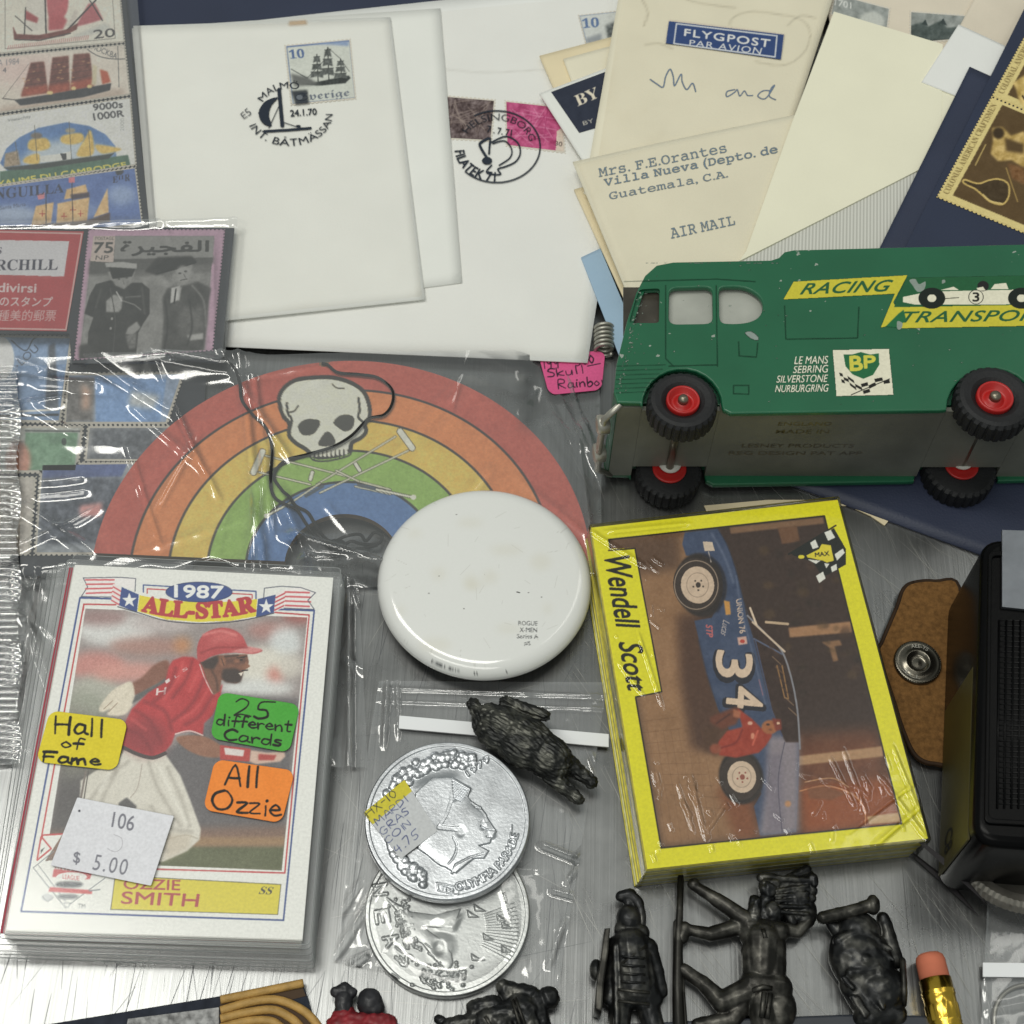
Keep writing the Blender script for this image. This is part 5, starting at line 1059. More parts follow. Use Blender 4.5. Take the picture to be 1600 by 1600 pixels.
# header banner
pa.poly([(180, 918), (260, 938), (330, 944), (400, 938), (445, 925), (442, 950), (400, 966), (311, 974), (240, 966), (184, 950)], (230, 230, 226))
pa.line([(224, 925), (224, 914), (400, 924), (400, 936)], 2, BL_).line([(230, 927), (230, 920), (394, 929), (394, 935)], 1.8, RD_)
pa.poly([(130, 903), (187, 902), (212, 903), (211, 922), (178, 912), (177, 932), (127, 932), (137, 917)], (232, 228, 226)).line([(130, 903), (187, 902), (212, 904), (211, 924)], 1.3, (70, 74, 92)).line([(130, 903), (137, 917), (127, 932), (176, 933)], 1.3, (70, 74, 92))
for k in range(4): pa.line([(132+2*(k < 2)+k, 906+k*7), (178, 906+k*6.5)], 2.6, (206, 98, 104))
pa.poly([(177, 912), (190, 918), (186, 945), (174, 936)], (230, 222, 220)); [pa.line([(177-k*.8, 917+k*7), (189-k*.8, 924+k*7)], 2.4, (206, 98, 104)) for k in range(4)]
pa.poly([(190, 917), (217, 929), (214, 957), (186, 946)], BL_)
pa.poly([(403, 936), (431, 929), (428, 957), (400, 965)], BL_).poly([(431, 929), (446, 921), (443, 949), (428, 957)], (230, 222, 220)); [pa.line([(431-k*.7, 934+k*6.5), (445-k*.6, 927+k*6.5)], 2.4, (196, 84, 92)) for k in range(4)]
pa.poly([(446, 921), (470, 918), (493, 926), (481, 938), (490, 952), (462, 952), (444, 950)], (232, 228, 226)); [pa.line([(446, 925+k*7), (486-abs(k-1.5)*2, 926+k*7.2)], 2.8, (206, 98, 104)) for k in range(4)]
pa.line([(412, 936), (413, 919), (440, 916), (470, 918), (493, 926), (481, 938), (491, 952), (462, 951), (444, 950)], 1.3, (70, 74, 92))
pa.poly([(218, 930), (260, 938), (311, 941), (360, 940), (402, 936), (400, 963), (360, 970), (311, 972), (260, 968), (215, 955)], (222, 206, 58)).line([(184, 948), (215, 957), (260, 970), (311, 974), (360, 972), (400, 965), (428, 958)], 1.6, (60, 62, 74), sm=True)
def star(cx, cy, r, c):
    pa.poly([(cx+(r if k % 2 == 0 else r*.4)*math.sin(k*math.pi/5), cy-(r if k % 2 == 0 else r*.4)*math.cos(k*math.pi/5)) for k in range(10)], c)
star(202, 938, 12, (232, 232, 230)); star(416, 948, 12, (232, 232, 230))
pa.arc(BOLD('ALL')+'-'+BOLD('STAR'), 311, 600, 366, 366, 104.2, 76, 25, (178, 56, 62), bold=.055, inward=True)
pa.ell(311, 925, 52, 15.5, BL_, rot=1).line([(259+52+52*math.cos(t), 925+15.5*math.sin(t)) for t in np.linspace(0, 6.28, 40)], 1, (40, 50, 90)).text('1987', [(273, 914), (349, 916), (347, 935), (273, 933)], (232, 232, 230), bold=.04)
# name panel and league mark
pa.poly([(180, 1368), (439, 1382), (434, 1429), (173, 1421)], (212, 198, 62)).line([(180, 1368), (439, 1382), (434, 1429), (173, 1421)], 1.2, (80, 78, 60), closed=True)
pa.text('OZZIE', [(194, 1373), (282, 1375), (281, 1391), (193, 1389)], (168, 64, 68), bold=.016).text('SMITH', [(191, 1393), (312, 1397), (309, 1417), (189, 1412)], (168, 64, 68), bold=.016).text(BOLD('SS'), [(406, 1385), (428, 1386), (426, 1398), (404, 1397)], (60, 60, 56), shear=.25)
pa.poly([(54, 1346), (68, 1304), (98, 1303), (70, 1346), (82, 1344), (110, 1400), (150, 1400), (150, 1350)], (226, 226, 221)).line([(98, 1303), (66, 1305), (66, 1309), (80, 1326), (58, 1344), (64, 1308)], 2.6, RD_).poly([(64, 1328), (70, 1324), (64, 1334)], (60, 66, 70))
GR = (130, 134, 138); pa.line([(52, 1356), (102, 1418), (164, 1372)], 1.4, GR).line([(60, 1352), (102, 1408)], 1.2, GR).line([(52, 1356), (84, 1330)], 1.4, GR).ell(104, 1414, 5, 4, (226, 226, 221)).line([(100, 1411), (109, 1411), (107, 1417), (102, 1417)], 1, GR, closed=True)
pa.poly([(84, 1358), (144, 1364), (140, 1374), (82, 1370)], (192, 90, 92), f=.6).ell(112, 1370, 24, 7, (226, 224, 220)).text('LEAGUE', [(98, 1366), (124, 1369), (124, 1376), (98, 1373)], (188, 84, 88)).poly([(78, 1386), (144, 1391), (144, 1397), (76, 1393)], (196, 90, 92), f=.5).ell(108, 1382, 22, 5, (90, 94, 98), f=1.5, tex=(40, 3)).ell(106, 1401, 17, 4, (110, 114, 118), f=1.5).ell(74, 1402, 9, 6, (196, 198, 198), f=1).line([(66, 1400), (74, 1408), (83, 1402)], 1.2, GR, sm=True).line([(140, 1392), (156, 1390)], 2, GR).text('TM', [(122, 1412), (133, 1413), (133, 1419), (122, 1418)], (70, 72, 76)).text('NATIONAL', [(86, 1355), (132, 1359), (132, 1363), (86, 1360)], (188, 84, 88))
tc_ = print_quad('top_card', OQ, ZO, pa, M_PRINT, op_, .95, 1.16, lift=0)
tc_['label'] = 'white bordered card with red batter'
M_CARDW = simple('card_edge_white', (206, 206, 200), .6); M_CARDR = simple('card_edge_red', (160, 50, 68), .6); M_CARDT = simple('card_edge_tan', (176, 160, 132), .6); M_CARDG = simple('card_edge_grey', (132, 140, 132), .6)
rr_ = random.Random(4); zt = ZO-.06
OC = PA(OQ, ZO)[:, :2]; oc = OC.mean(0)
for i, m_ in enumerate([M_CARDW, M_CARDW, M_CARDR, M_CARDT, M_CARDW, M_CARDG, M_CARDW, M_CARDT, M_CARDR, M_CARDG, M_CARDW, M_CARDT]):
    h = .62; dx, dy = -.18-.14*i+rr_.uniform(-.25, .25)-(.9 if i == 2 else 0)-(.5 if i in (3, 7) else 0), rr_.uniform(-.3, .3)
    V, F = prism(oc+(OC-oc)*(1.0+(.0 if i == 0 else .004))+[dx if i else 0, dy-.03*i], zt-h+.05, zt); mesh('card', V, F, m_, op_); zt -= h+.15
# sleeves: clear layers around the cards, staggered towards the left and the front
dirs = np.array([OC[1]-OC[0], OC[3]-OC[0]]); dirs = dirs/np.linalg.norm(dirs, axis=1)[:, None]
M_SLV2 = film_mat('sleeve_layer', .12, .15, .8, (.80, .82, .82, 1), .04); M_SLVE = simple('sleeve_rim', (150, 154, 154), .35, spec=.5)
for i in range(6):
    z_ = ZO+.5-i*2.0-rr_.uniform(0, .7)*(i > 0); l_, r_, t_, b_ = 1.2+1.6*i+rr_.uniform(-.7, .5), 1.7+.06*i, 2.4+rr_.uniform(-.3, .3), 1.1+.55*i+rr_.uniform(-.3, .3)
    Q = np.array([OC[0]-dirs[0]*(l_+.35*i)-dirs[1]*t_, OC[1]+dirs[0]*r_-dirs[1]*t_, OC[2]+dirs[0]*r_+dirs[1]*b_, OC[3]-dirs[0]*l_*.75+dirs[1]*b_])
    rim = rounded(Q, 1.0); n = len(rim)
    if i == 0: mesh('sleeve', np.c_[rim, np.full(n, z_)], [list(range(n))], M_SLEEVE, op_)
    else:
        # open frame: a clear border strip around the stack
        inn = oc+(rim-oc)*.0+(np.clip((rim-oc)@dirs[0], -31.2, 31.2))[:, None]*dirs[0]+(np.clip((rim-oc)@dirs[1], -44, 44))[:, None]*dirs[1]
        V = np.concatenate([np.c_[rim, np.full(n, z_)], np.c_[inn, np.full(n, z_)]]); mesh('sleeve', V, [[j, (j+1) % n, n+(j+1) % n, n+j] for j in range(n)], M_SLV2, op_)
    rp = np.c_[np.concatenate([rim, rim[:1]]), np.full(n+1, z_)]; V, F = tube(rp, .1, 5); mesh('sleeve_edge', V, F, M_SLVE, op_, True)
zst = ZO+.75
pa = Painter(40, 1100, 215, 1215, (224, 206, 52)).noise(4, 20, 1); BK = (30, 30, 28)
hand(pa, 'Hall', (86, 1145), (166, 1151), 27, 4.0, BK); hand(pa, 'of', (94, 1168), (134, 1171), 17, 3.6, BK); hand(pa, 'Fame', (68, 1191), (160, 1196), 17, 4.0, BK)
sticker('label_sticker', [(78, 1110), (200, 1125), (182, 1204), (56, 1190)], zst, pa, op_, 2.2)['label'] = 'yellow sticker reading Hall of Fame'
pa = Painter(315, 1070, 480, 1190, (78, 168, 64)).noise(4, 20, 2)
hand(pa, '25', (364, 1119), (430, 1124), 27, 3.2, BK); hand(pa, 'different', (338, 1132), (456, 1144), 17, 3.0, BK); hand(pa, 'Cards', (350, 1156), (442, 1166), 17, 3.4, BK)
sticker('label_sticker', [(343, 1081), (469, 1101), (452, 1176), (328, 1153)], zst, pa, op_, 2.2)['label'] = 'green sticker reading 25 different Cards'
pa = Painter(305, 1175, 470, 1295, (242, 140, 58)).noise(4, 20, 3)
hand(pa, 'All', (352, 1226), (408, 1232), 32, 3.8, BK); hand(pa, 'Ozzie', (330, 1264), (442, 1276), 30, 3.8, BK)
sticker('label_sticker', [(336, 1186), (461, 1204), (440, 1286), (317, 1265)], zst, pa, op_, 2.2)['label'] = 'orange sticker reading All Ozzie'
pa = Painter(70, 1235, 285, 1395, (226, 226, 232)).noise(3, 30, 3); PG = (128, 128, 138)
pa.text('106', [(176, 1268), (211, 1275), (208, 1299), (174, 1292)], PG, bold=.005, shear=.1).line([(168, 1326), (180, 1331), (190, 1324), (190, 1310), (178, 1304)], 1, (180, 178, 184), sm=True)
pa.text('$', [(116, 1330), (126, 1332), (124, 1352), (114, 1350)], PG, bold=.01).text('5.00', [(147, 1334), (201, 1343), (198, 1368), (144, 1359)], PG, bold=.003, shear=.15, space=1.2).ell(124, 1267, 2, 2, (80, 80, 90))
sticker('price_tag', [(121, 1246), (272, 1275), (236, 1384), (79, 1352)], zst+.15, pa, op_, .3, curl=.5)['label'] = 'white price tag reading $ 5.00'

# ================================================================== yellow racing card pack in shrink wrap
ZW = 11.0
wp_ = thing('card_pack', 'shrink-wrapped stack of yellow bordered racing cards with blue car', 'card pack', P(1220, 1340, 0))
WQ = [(924, 824.5), (1308.7, 781), (1450, 1310), (1011.7, 1358)]
pa = Painter(915, 770, 1460, 1370, (236, 220, 40), ss=2)
PQ = [(951, 843), (1288, 806), (1409, 1287), (1033, 1325)]
pa.poly(PQ, (62, 50, 46))
pa.poly([(951, 843), (1075, 829), (1090, 900), (1085, 1000), (1130, 1140), (1180, 1310), (1033, 1325)], (150, 122, 92), f=8, tex=(12, 40)).poly([(951, 843), (1060, 831), (1065, 890), (970, 900)], (96, 76, 60), f=8).poly([(1058, 960), (1100, 960), (1140, 1180), (1080, 1170), (1062, 1060)], (84, 62, 50), f=8).poly([(1120, 1230), (1170, 1230), (1190, 1310), (1150, 1312)], (132, 84, 54), f=8)
pa.poly([(1240, 1150), (1372, 1140), (1409, 1287), (1250, 1302)], (112, 70, 46), f=12, tex=(14, 20)).poly([(1250, 1230), (1395, 1216), (1409, 1287), (1255, 1302)], (150, 82, 40), f=8)
for q, c in (([(1140, 824), (1286, 808), (1288, 818), (1142, 834)], (128, 104, 82)), ([(1215, 825), (1245, 822), (1250, 846), (1222, 850)], (112, 84, 62)), ([(1232, 981), (1329, 971), (1331, 988), (1234, 996)], (166, 134, 102)), ([(1284, 1003), (1312, 1000), (1316, 1008), (1304, 1010), (1310, 1032), (1302, 1034), (1296, 1012)], (140, 112, 84)), ([(1244, 1182), (1378, 1166), (1380, 1182), (1246, 1196)], (176, 148, 116)), ([(1355, 1276), (1404, 1270), (1408, 1284), (1358, 1288)], (196, 176, 140))): pa.poly(q, c, f=1)
for i in range(60): x, y = 1180+random.random()*140, 850+random.random()*240; pa.ell(x+(y-850)*.18, y, 3+random.random()*8, 2+random.random()*6, random.choice([(48, 42, 38), (78, 62, 50), (66, 56, 44), (90, 76, 52)]), f=2, op=.5)
CB = (62, 84, 128)
body = [(1066, 850), (1070, 832), (1122, 826), (1136, 850), (1150, 890), (1160, 930), (1166, 960), (1178, 1000), (1200, 1090), (1212, 1130), (1226, 1150), (1248, 1160), (1249, 1190), (1247, 1240), (1244, 1300), (1188, 1306), (1178, 1260), (1190, 1240), (1150, 1160), (1122, 1108), (1104, 1050), (1085, 970), (1112, 965), (1130, 930), (1122, 890), (1100, 872), (1072, 868)]
pa.poly(body, CB, f=.8, tex=(10, 20)).poly([(1200, 1150), (1249, 1150), (1248, 1300), (1186, 1306), (1196, 1240)], (136, 140, 164), f=5)
pa.line([(1122, 828), (1136, 852), (1150, 892), (1160, 932), (1170, 965)], 1.6, (50, 60, 84), sm=True)
pa.poly([(1170, 966), (1200, 985), (1222, 1010), (1236, 1050), (1246, 1110), (1250, 1160), (1228, 1160), (1212, 1128), (1196, 1070), (1182, 1010)], (60, 46, 42), f=1.2, tex=(12, 10))
pa.line([(1168, 962), (1200, 994), (1222, 1018), (1236, 1058), (1246, 1110), (1250, 1170)], 2.8, (132, 146, 170), sm=True).line([(1176, 972), (1226, 1018)], 3, (206, 204, 196)).line([(1172, 950), (1182, 976)], 3.2, (220, 218, 208)).line([(1197, 972), (1231, 975)], 4, (196, 186, 166)).line([(1178, 998), (1222, 1022)], 2.4, (88, 108, 150)).line([(1180, 1000), (1206, 1110), (1222, 1150)], 2, (66, 84, 130))
pa.line([(1214, 1040), (1226, 1090), (1232, 1092), (1222, 1040)], 2, (150, 120, 76))
for cx, cy, k in ((1091, 914, 1.0), (1160, 1214, .86)):
    pa.ell(cx+(4 if k == 1 else -2), cy, 40*k, 50*k, (46, 42, 42), f=1.5, rot=-10).ell(cx-3, cy, 36*k, 42*k, (60, 54, 52), rot=-10)
    if k == 1: pa.line([(cx-3+34*math.cos(t), cy+38*math.sin(t)) for t in np.linspace(0, 6.28, 50)], 1.2, (170, 164, 156))
    pa.ell(cx-1, cy, 26*k, 29*k, (206, 200, 190), rot=-10, tex=(6, 8)).line([(cx-1+17*k*math.cos(t), cy+19*k*math.sin(t)) for t in np.linspace(0, 6.28, 40)], 1, (150, 142, 134)).ell(cx, cy, 4, 4.5, (62, 58, 56) if k == 1 else (150, 90, 80))
    for j in range(5): pa.ell(cx+8*math.cos(j*1.257+.3), cy+8*math.sin(j*1.257+.3), 1.5, 1.5, (70, 66, 62) if k == 1 else (150, 84, 76))
pa.text('3', [(1178, 1021), (1175, 1068), (1118, 1062), (1117, 1018)], (40, 44, 60), bold=.055); pa.text('3', [(1176, 1022), (1173, 1060), (1120, 1056), (1119, 1016)], (216, 210, 200), bold=.02)
pa.text('4', [(1193, 1078), (1194, 1114), (1132, 1108), (1134, 1068)], (40, 44, 60), bold=.055); pa.text('4', [(1191, 1079), (1191, 1108), (1135, 1104), (1138, 1070)], (216, 210, 200), bold=.02)
pa.poly([(1098, 846), (1113, 847), (1117, 861), (1101, 861)], (206, 206, 200)).line([(1107, 862), (1111, 878)], 1.4, (190, 196, 204)).text('STP', [(1113, 978), (1114, 996), (1104, 994), (1103, 976)], (196, 110, 120), bold=.03).poly([(1131, 938), (1140, 940), (1142, 960), (1134, 961)], (204, 160, 84), f=.6).text('UNION 76', [(1158, 935), (1165, 988), (1156, 990), (1150, 937)], (206, 200, 196), bold=.02).poly([(1152, 996), (1166, 994), (1168, 1006), (1154, 1008)], (206, 180, 180), f=.6).ell(1160, 1002, 4, 3, (190, 70, 64)).text('Lucas', [(1140, 972), (1136, 996), (1126, 990), (1130, 968)], (190, 196, 210), shear=.2)
pa.line([(1186, 1062), (1192, 1086)], 1.4, (190, 110, 130))
for k in range(9): pa.line([(985+k*9, 1130+k*16), (1060+k*9, 1120+k*18)], 1, (118, 92, 66), op=.5).line([(1000+k*12, 1140), (1030+k*12, 1320)], 1, (118, 92, 66), op=.35)
pa.line([(1250, 1236), (1290, 1228), (1330, 1240), (1350, 1262), (1352, 1288)], 2, (196, 140, 96), sm=True).line([(1258, 1222), (1300, 1216), (1326, 1230)], 1.6, (190, 150, 110), sm=True).poly([(1262, 1232), (1290, 1228), (1322, 1240), (1300, 1250), (1264, 1248)], (130, 84, 54), f=1.5).ell(1231, 1256, 5, 5, (190, 150, 110), f=1)
for k in range(7): pa.line([(1202+k*5, 1010+k*16), (1215+k*5, 1022+k*16)], 1.6, random.choice([(120, 96, 70), (86, 66, 56), (150, 132, 110)]), op=.7)
pa.line([(1092, 1000), (1110, 1070), (1130, 1120)], 3, (46, 64, 104), sm=True, soft=4, op=.6).line([(1150, 900), (1160, 960), (1176, 1020), (1196, 1100)], 2.4, (96, 120, 164), sm=True, soft=3, op=.7).line([(1100, 866), (1124, 884), (1132, 920), (1122, 955)], 4, (36, 44, 70), sm=True, soft=3, op=.7).line([(1112, 834), (1132, 870), (1146, 910)], 3, (110, 134, 176), sm=True, soft=4, op=.6)
pa.poly([(1200, 1180), (1222, 1176), (1226, 1296), (1200, 1300)], (112, 116, 146), f=4, op=.6).line([(1226, 1160), (1216, 1220), (1222, 1300)], 1.4, (84, 90, 120), sm=True)
# driver crouching in red
pa.poly([(1110, 1120), (1150, 1104), (1160, 1112), (1150, 1132), (1126, 1140), (1110, 1128)], (112, 66, 50), f=2).poly([(1100, 1140), (1124, 1136), (1120, 1180), (1100, 1172)], (84, 62, 46), f=3).poly([(1152, 1106), (1176, 1124), (1190, 1138), (1204, 1130), (1206, 1150), (1196, 1166), (1186, 1176), (1150, 1184), (1124, 1180), (1122, 1160), (1136, 1142), (1160, 1136)], (164, 64, 48), f=1.2, tex=(12, 10)).poly([(1146, 1108), (1158, 1112), (1156, 1122), (1146, 1120)], (172, 112, 84), f=1).ell(1118, 1170, 9, 8, (150, 84, 64), f=1.5).ell(1203, 1136, 13, 11, (168, 110, 72), f=1).poly([(1206, 1122), (1220, 1124), (1222, 1140), (1212, 1142)], (132, 60, 48), f=1).ell(1216, 1130, 2.5, 2, (220, 200, 180)).ell(1172, 1130, 4, 3, (216, 180, 170), f=.6).ell(1176, 1150, 3, 5, (214, 150, 130), f=.8)
gy = pa.c.mean(-1, keepdims=True); pa.c = (pa.c*.88+gy*.12)*[1.0, .91, .83]; pa.noise(6, 4, 9, 2)
for q in ([PQ[0], PQ[1], (1330, 780), (915, 815)], [PQ[1], PQ[2], (1470, 1310), (1330, 770)], [PQ[2], PQ[3], (1000, 1375), (1470, 1310)], [PQ[3], PQ[0], (915, 815), (1000, 1375)]): pa.poly(q, (236, 220, 40))
pa.line(PQ, 2.4, (36, 34, 26), closed=True)
pa.poly([(945, 858), (992, 856), (1034, 1081), (993, 1090), (988, 1092)], (236, 220, 40)).line([(951, 860), (992, 857), (1034, 1081), (993, 1089)], 2.2, (36, 34, 26))
pa.text('Wendell', [(983, 868), (1000, 980), (964, 986), (944, 874)], (28, 28, 22), bold=.016, shear=.35).text('Scott', [(1003, 1000), (1011, 1078), (982, 1083), (966, 1004)], (28, 28, 22), bold=.016, shear=.35)
pa.line([(1160, 1140), (1150, 1160), (1128, 1168)], 2.4, (120, 44, 36), sm=True, soft=3).line([(1184, 1142), (1176, 1164)], 2.4, (206, 104, 84), soft=3).line([(1140, 1116), (1120, 1130)], 2.4, (74, 44, 36), soft=3).ell(1200, 1132, 3, 2, (70, 44, 34), f=.6).ell(1204, 1140, 3, 1.6, (120, 74, 52), f=.6)
# chequered flag mark
pa.poly([(1236, 864), (1303, 825), (1322, 858), (1322, 882), (1286, 902), (1270, 878), (1240, 868)], (30, 32, 28)).line([(1232, 866), (1306, 821)], 2.5, (30, 32, 28))
for q in ([(1288, 832), (1298, 828), (1305, 840), (1294, 845)], [(1266, 848), (1274, 843), (1279, 855), (1270, 858)], [(1304, 866), (1317, 857), (1320, 864), (1308, 876)], [(1275, 900), (1286, 893), (1290, 904), (1280, 911)], [(1298, 886), (1307, 881), (1308, 890), (1300, 894)], [(1288, 880), (1296, 881), (1291, 888)], [(1262, 874), (1282, 876), (1275, 881)]): pa.poly(q, (226, 226, 216))
pa.poly([(1260, 868), (1280, 858), (1284, 850), (1298, 852), (1303, 876), (1292, 879), (1286, 876), (1262, 871)], (222, 206, 60)).text('MAX', [(1273, 864), (1295, 861), (1296, 868), (1274, 870)], (36, 34, 26), bold=.02).ell(1252, 870, 5, 3, (222, 206, 60))
print_quad('top_card', WQ, ZW, pa, M_GLOSSP, wp_, .95, 1.25, lift=0)['label'] = 'yellow card with blue race car photo'
M_CY = simple('yellow_card_edge', (226, 214, 84), .6, nscale=500, namp=.2); M_CP = simple('pale_card_edge', (206, 206, 160), .6, nscale=500, namp=.2)
WC = PA(WQ, ZW)[:, :2]; zt = ZW-.05
for i in range(13):
    s = np.array([-.16*i+rr_.uniform(-.12, .12), -.06*i+rr_.uniform(-.15, .15)])
    V, F = prism(WC+s, zt-.74, zt); mesh('card', V, F, M_CY if i % 3 != 2 else M_CP, wp_); zt -= .83
# shrink wrap: wrinkled film on top and down the sides
q0 = np.asarray(WQ)
wr = [(930, 835, 1000, 880, 5, .6), (960, 830, 1060, 820, 5, .5), (1100, 800, 1250, 780, 5, .3), (1340, 1290, 1420, 1230, 4, .5), (1380, 1310, 1450, 1250, 5, .7), (1300, 1190, 1330, 1250, 4, .4), (1320, 1180, 1350, 1260, 4, .4), (1080, 1220, 1100, 1300, 5, .4), (1060, 1230, 1080, 1290, 4, .3), (1260, 1210, 1330, 1230, 4, .3), (1000, 1000, 1030, 1090, 4, .4), (970, 1040, 1000, 1080, 4, .4), (1110, 1290, 1130, 1260, 4, .4), (1380, 1220, 1440, 1300, 5, .5), (1400, 1180, 1440, 1280, 4, .5)]
r9 = np.random.default_rng(5)
for _ in range(60):
    x, y = (r9.uniform(1000, 1440), r9.uniform(1180, 1340)) if r9.random() < .72 else (r9.uniform(930, 1040), r9.uniform(830, 1200)); a = r9.normal(1.1, .35); L = r9.uniform(3, 11)
    wr.append((x-L*math.cos(a), y-L*math.sin(a), x+L*math.cos(a), y+L*math.sin(a), r9.uniform(2, 4.5), r9.uniform(.15, .4)))
film('shrink_wrap', (q0+(q0-q0.mean(0))*.012).tolist(), 260, 320, lambda x, y: ZW+.25+0*x, film_mat('shrink_film', .01, .06, .7, bump=.06), wp_, wr, 0, .1, 8, .06, .1)
WO = WC.mean(0)+(WC-WC.mean(0))*1.02; n = 4
V = []
for k, z_ in enumerate((ZW+.2, ZW*.75, ZW*.5, ZW*.25, .2)):
    ring = rounded(WO+[-.11*k*2, -.05*k*2], .8, 4); V += [[p[0]+rr_.uniform(-.12, .12), p[1]+rr_.uniform(-.12, .12), z_] for p in ring]
n = 16; F = [[k*n+j, k*n+(j+1) % n, (k+1)*n+(j+1) % n, (k+1)*n+j] for k in range(4) for j in range(n)]
mesh('shrink_wrap', np.array(V), F, bpy.data.materials['shrink_film'], wp_, True)

# ================================================================== zip bag, coins
zb = thing('zip_bag', 'clear zip bag with a white closure strip, around the coins below the button', 'zip bag', P(740, 1560, 0))
zbf = lambda x, y: 1.0+2.6*sm(150, 90, np.hypot(x-700, y-1425))+0*x
film('film', [(592, 1062), (950, 1064), (868, 1572), (520, 1500)], 170, 250, zbf, M_FILM2, zb, [(945, 1060, 955, 1170, 5, .8), (955, 1170, 870, 1570, 6, .8), (605, 1062, 600, 1150, 6, .9), (620, 1060, 622, 1140, 4, .6), (850, 1320, 900, 1340, 8, 1.4), (900, 1340, 925, 1310, 7, 1.4), (865, 1390, 900, 1400, 7, 1.2), (890, 1370, 925, 1320, 6, 1.0), (530, 1480, 600, 1370, 9, 1.4), (520, 1440, 560, 1380, 8, 1.0), (560, 1530, 700, 1570, 8, 1.3), (540, 1510, 570, 1490, 10, 2.0), (860, 1500, 880, 1440, 7, .9), (640, 1075, 930, 1085, 4, .5), (640, 1095, 930, 1105, 3, .4), (925, 1180, 945, 1230, 7, 1.0)], 16, .4, 14, .2, .1)
V, F = prism(PA([(624, 1118), (951, 1147), (951, 1167), (623, 1138)], 2.1)[:, :2], 1.6, 2.1); mesh('closure_strip', V, F, M_ZIP, zb)
M_COIN = simple('aluminium_coin', (190, 193, 197), .33, metal=.95, nscale=150, namp=.22, bump=.1, bscale=1500)
M_COIN2 = simple('aluminium_coin_worn', (178, 180, 179), .36, metal=.95, nscale=150, namp=.18, bump=.1, bscale=1500)
def coin(c_px, edge_px, z0, th, relief, mat, name, label, rel=.45):
    c = P(*c_px, z0+th); R = np.linalg.norm(P(*edge_px, z0+th)[:2]-c[:2])
    nr, na = 150, 460
    rr = np.concatenate([np.linspace(.004, 1, nr)*R*.985, [R*.995, R, R*1.0, R*.985]]); n = len(rr)
    A = np.linspace(0, 2*math.pi, na, endpoint=False); RR, AA = np.meshgrid(rr, A, indexing='ij')
    Z = np.full(RR.shape, z0+th, float); W = np.stack([c[0]+RR*np.cos(AA), c[1]+RR*np.sin(AA), Z], -1)
    _, H = relief.sample(proj(W)); rimh = np.where((rr/R > .945) & (rr/R < .99), .35, 0)[:, None]
    Z += H*rel+rimh; Z[-4] = z0+th+.15; Z[-3] = z0+th-.1; Z[-2] = z0+.15; Z[-1] = z0
    W[..., 2] = Z; i0 = np.arange(n*na).reshape(n, na); i1 = np.roll(i0, -1, 1)
    F = np.concatenate([np.stack([i0[:-1], i0[1:], i1[1:], i1[:-1]], -1).reshape(-1, 4)])
    o = mesh(name, W.reshape(-1, 3), F, mat, None, True); return tag(o, label, 'coin'), c, R
# lower coin relief: mask, beads and flames, lettering along the left
h2 = Painter(560, 1340, 840, 1570, None, 2)
h2.pillow([(600, 1400), (640, 1425), (680, 1430), (720, 1420), (712, 1440), (690, 1450), (660, 1448), (690, 1470), (705, 1490), (708, 1505), (700, 1518), (680, 1500), (660, 1475), (635, 1460), (625, 1430)], 6, 1.6, False)
h2.ell(690, 1480, 18, 20, h=1.2, f=5).ell(686, 1482, 8, 10, h=.3, f=3).poly([(700, 1440), (722, 1430), (710, 1455), (680, 1450)], h=1.3, f=3)
r5 = random.Random(3)
for k in range(150): a = r5.random(); h2.dome(625+a*20+r5.gauss(0, 7), 1410+a*70+r5.gauss(0, 6), 2.8, r5.uniform(1.0, 1.9))
for k in range(80): a = r5.random(); h2.dome(660+a*60+r5.gauss(0, 10), 1525+r5.gauss(0, 10), 3.0, r5.uniform(1.0, 1.9))
for k in range(7):
    a = r5.uniform(-.5, .9); L = r5.uniform(14, 22); x, y = 725+r5.random()*60, 1410+k*12+r5.gauss(0, 5)
    h2.pillow([(x, y), (x+10, y+7), (x+L+4, y+12), (x+2, y+12)], 2, 1.6, False)
for k in range(15): a = -.35+k*.06; x0, y0 = 700+20*math.cos(a), 1450+20*math.sin(a); h2.line([(x0+40*math.cos(a), y0+40*math.sin(a)), (x0+90*math.cos(a), y0+90*math.sin(a))], 1.2, h=.4)
h2.arc('MARDI GRAS', 700, 1428, 103, 108, 205, 150, 18, bold=.03, h=1.2, inward=False) if False else None
for s, q in (('N', [(604, 1380), (606, 1398), (584, 1400), (583, 1384)]), ('E', [(606, 1420), (610, 1440), (588, 1444), (585, 1424)]), ('A', [(618, 1455), (626, 1470), (604, 1482), (597, 1466)]), ('S', [(640, 1490), (648, 1500), (630, 1512), (622, 1502)])): h2.text(s, q, bold=.04, h=1.3)
for k in range(14): x, y = 610+r5.random()*60, 1470+r5.random()*70; h2.line([(x, y), (x+9, y+6)], 2, h=.9)
h2.text('MCMLXXIX', [(790, 1395), (800, 1440), (792, 1442), (782, 1397)], h=.8)
c2, cc2, cr2 = coin((699, 1427), (828, 1427), 0.2, 2.4, h2, M_COIN2, 'coin', 'lower silver coin with mask relief, inside the clear bag', .34)
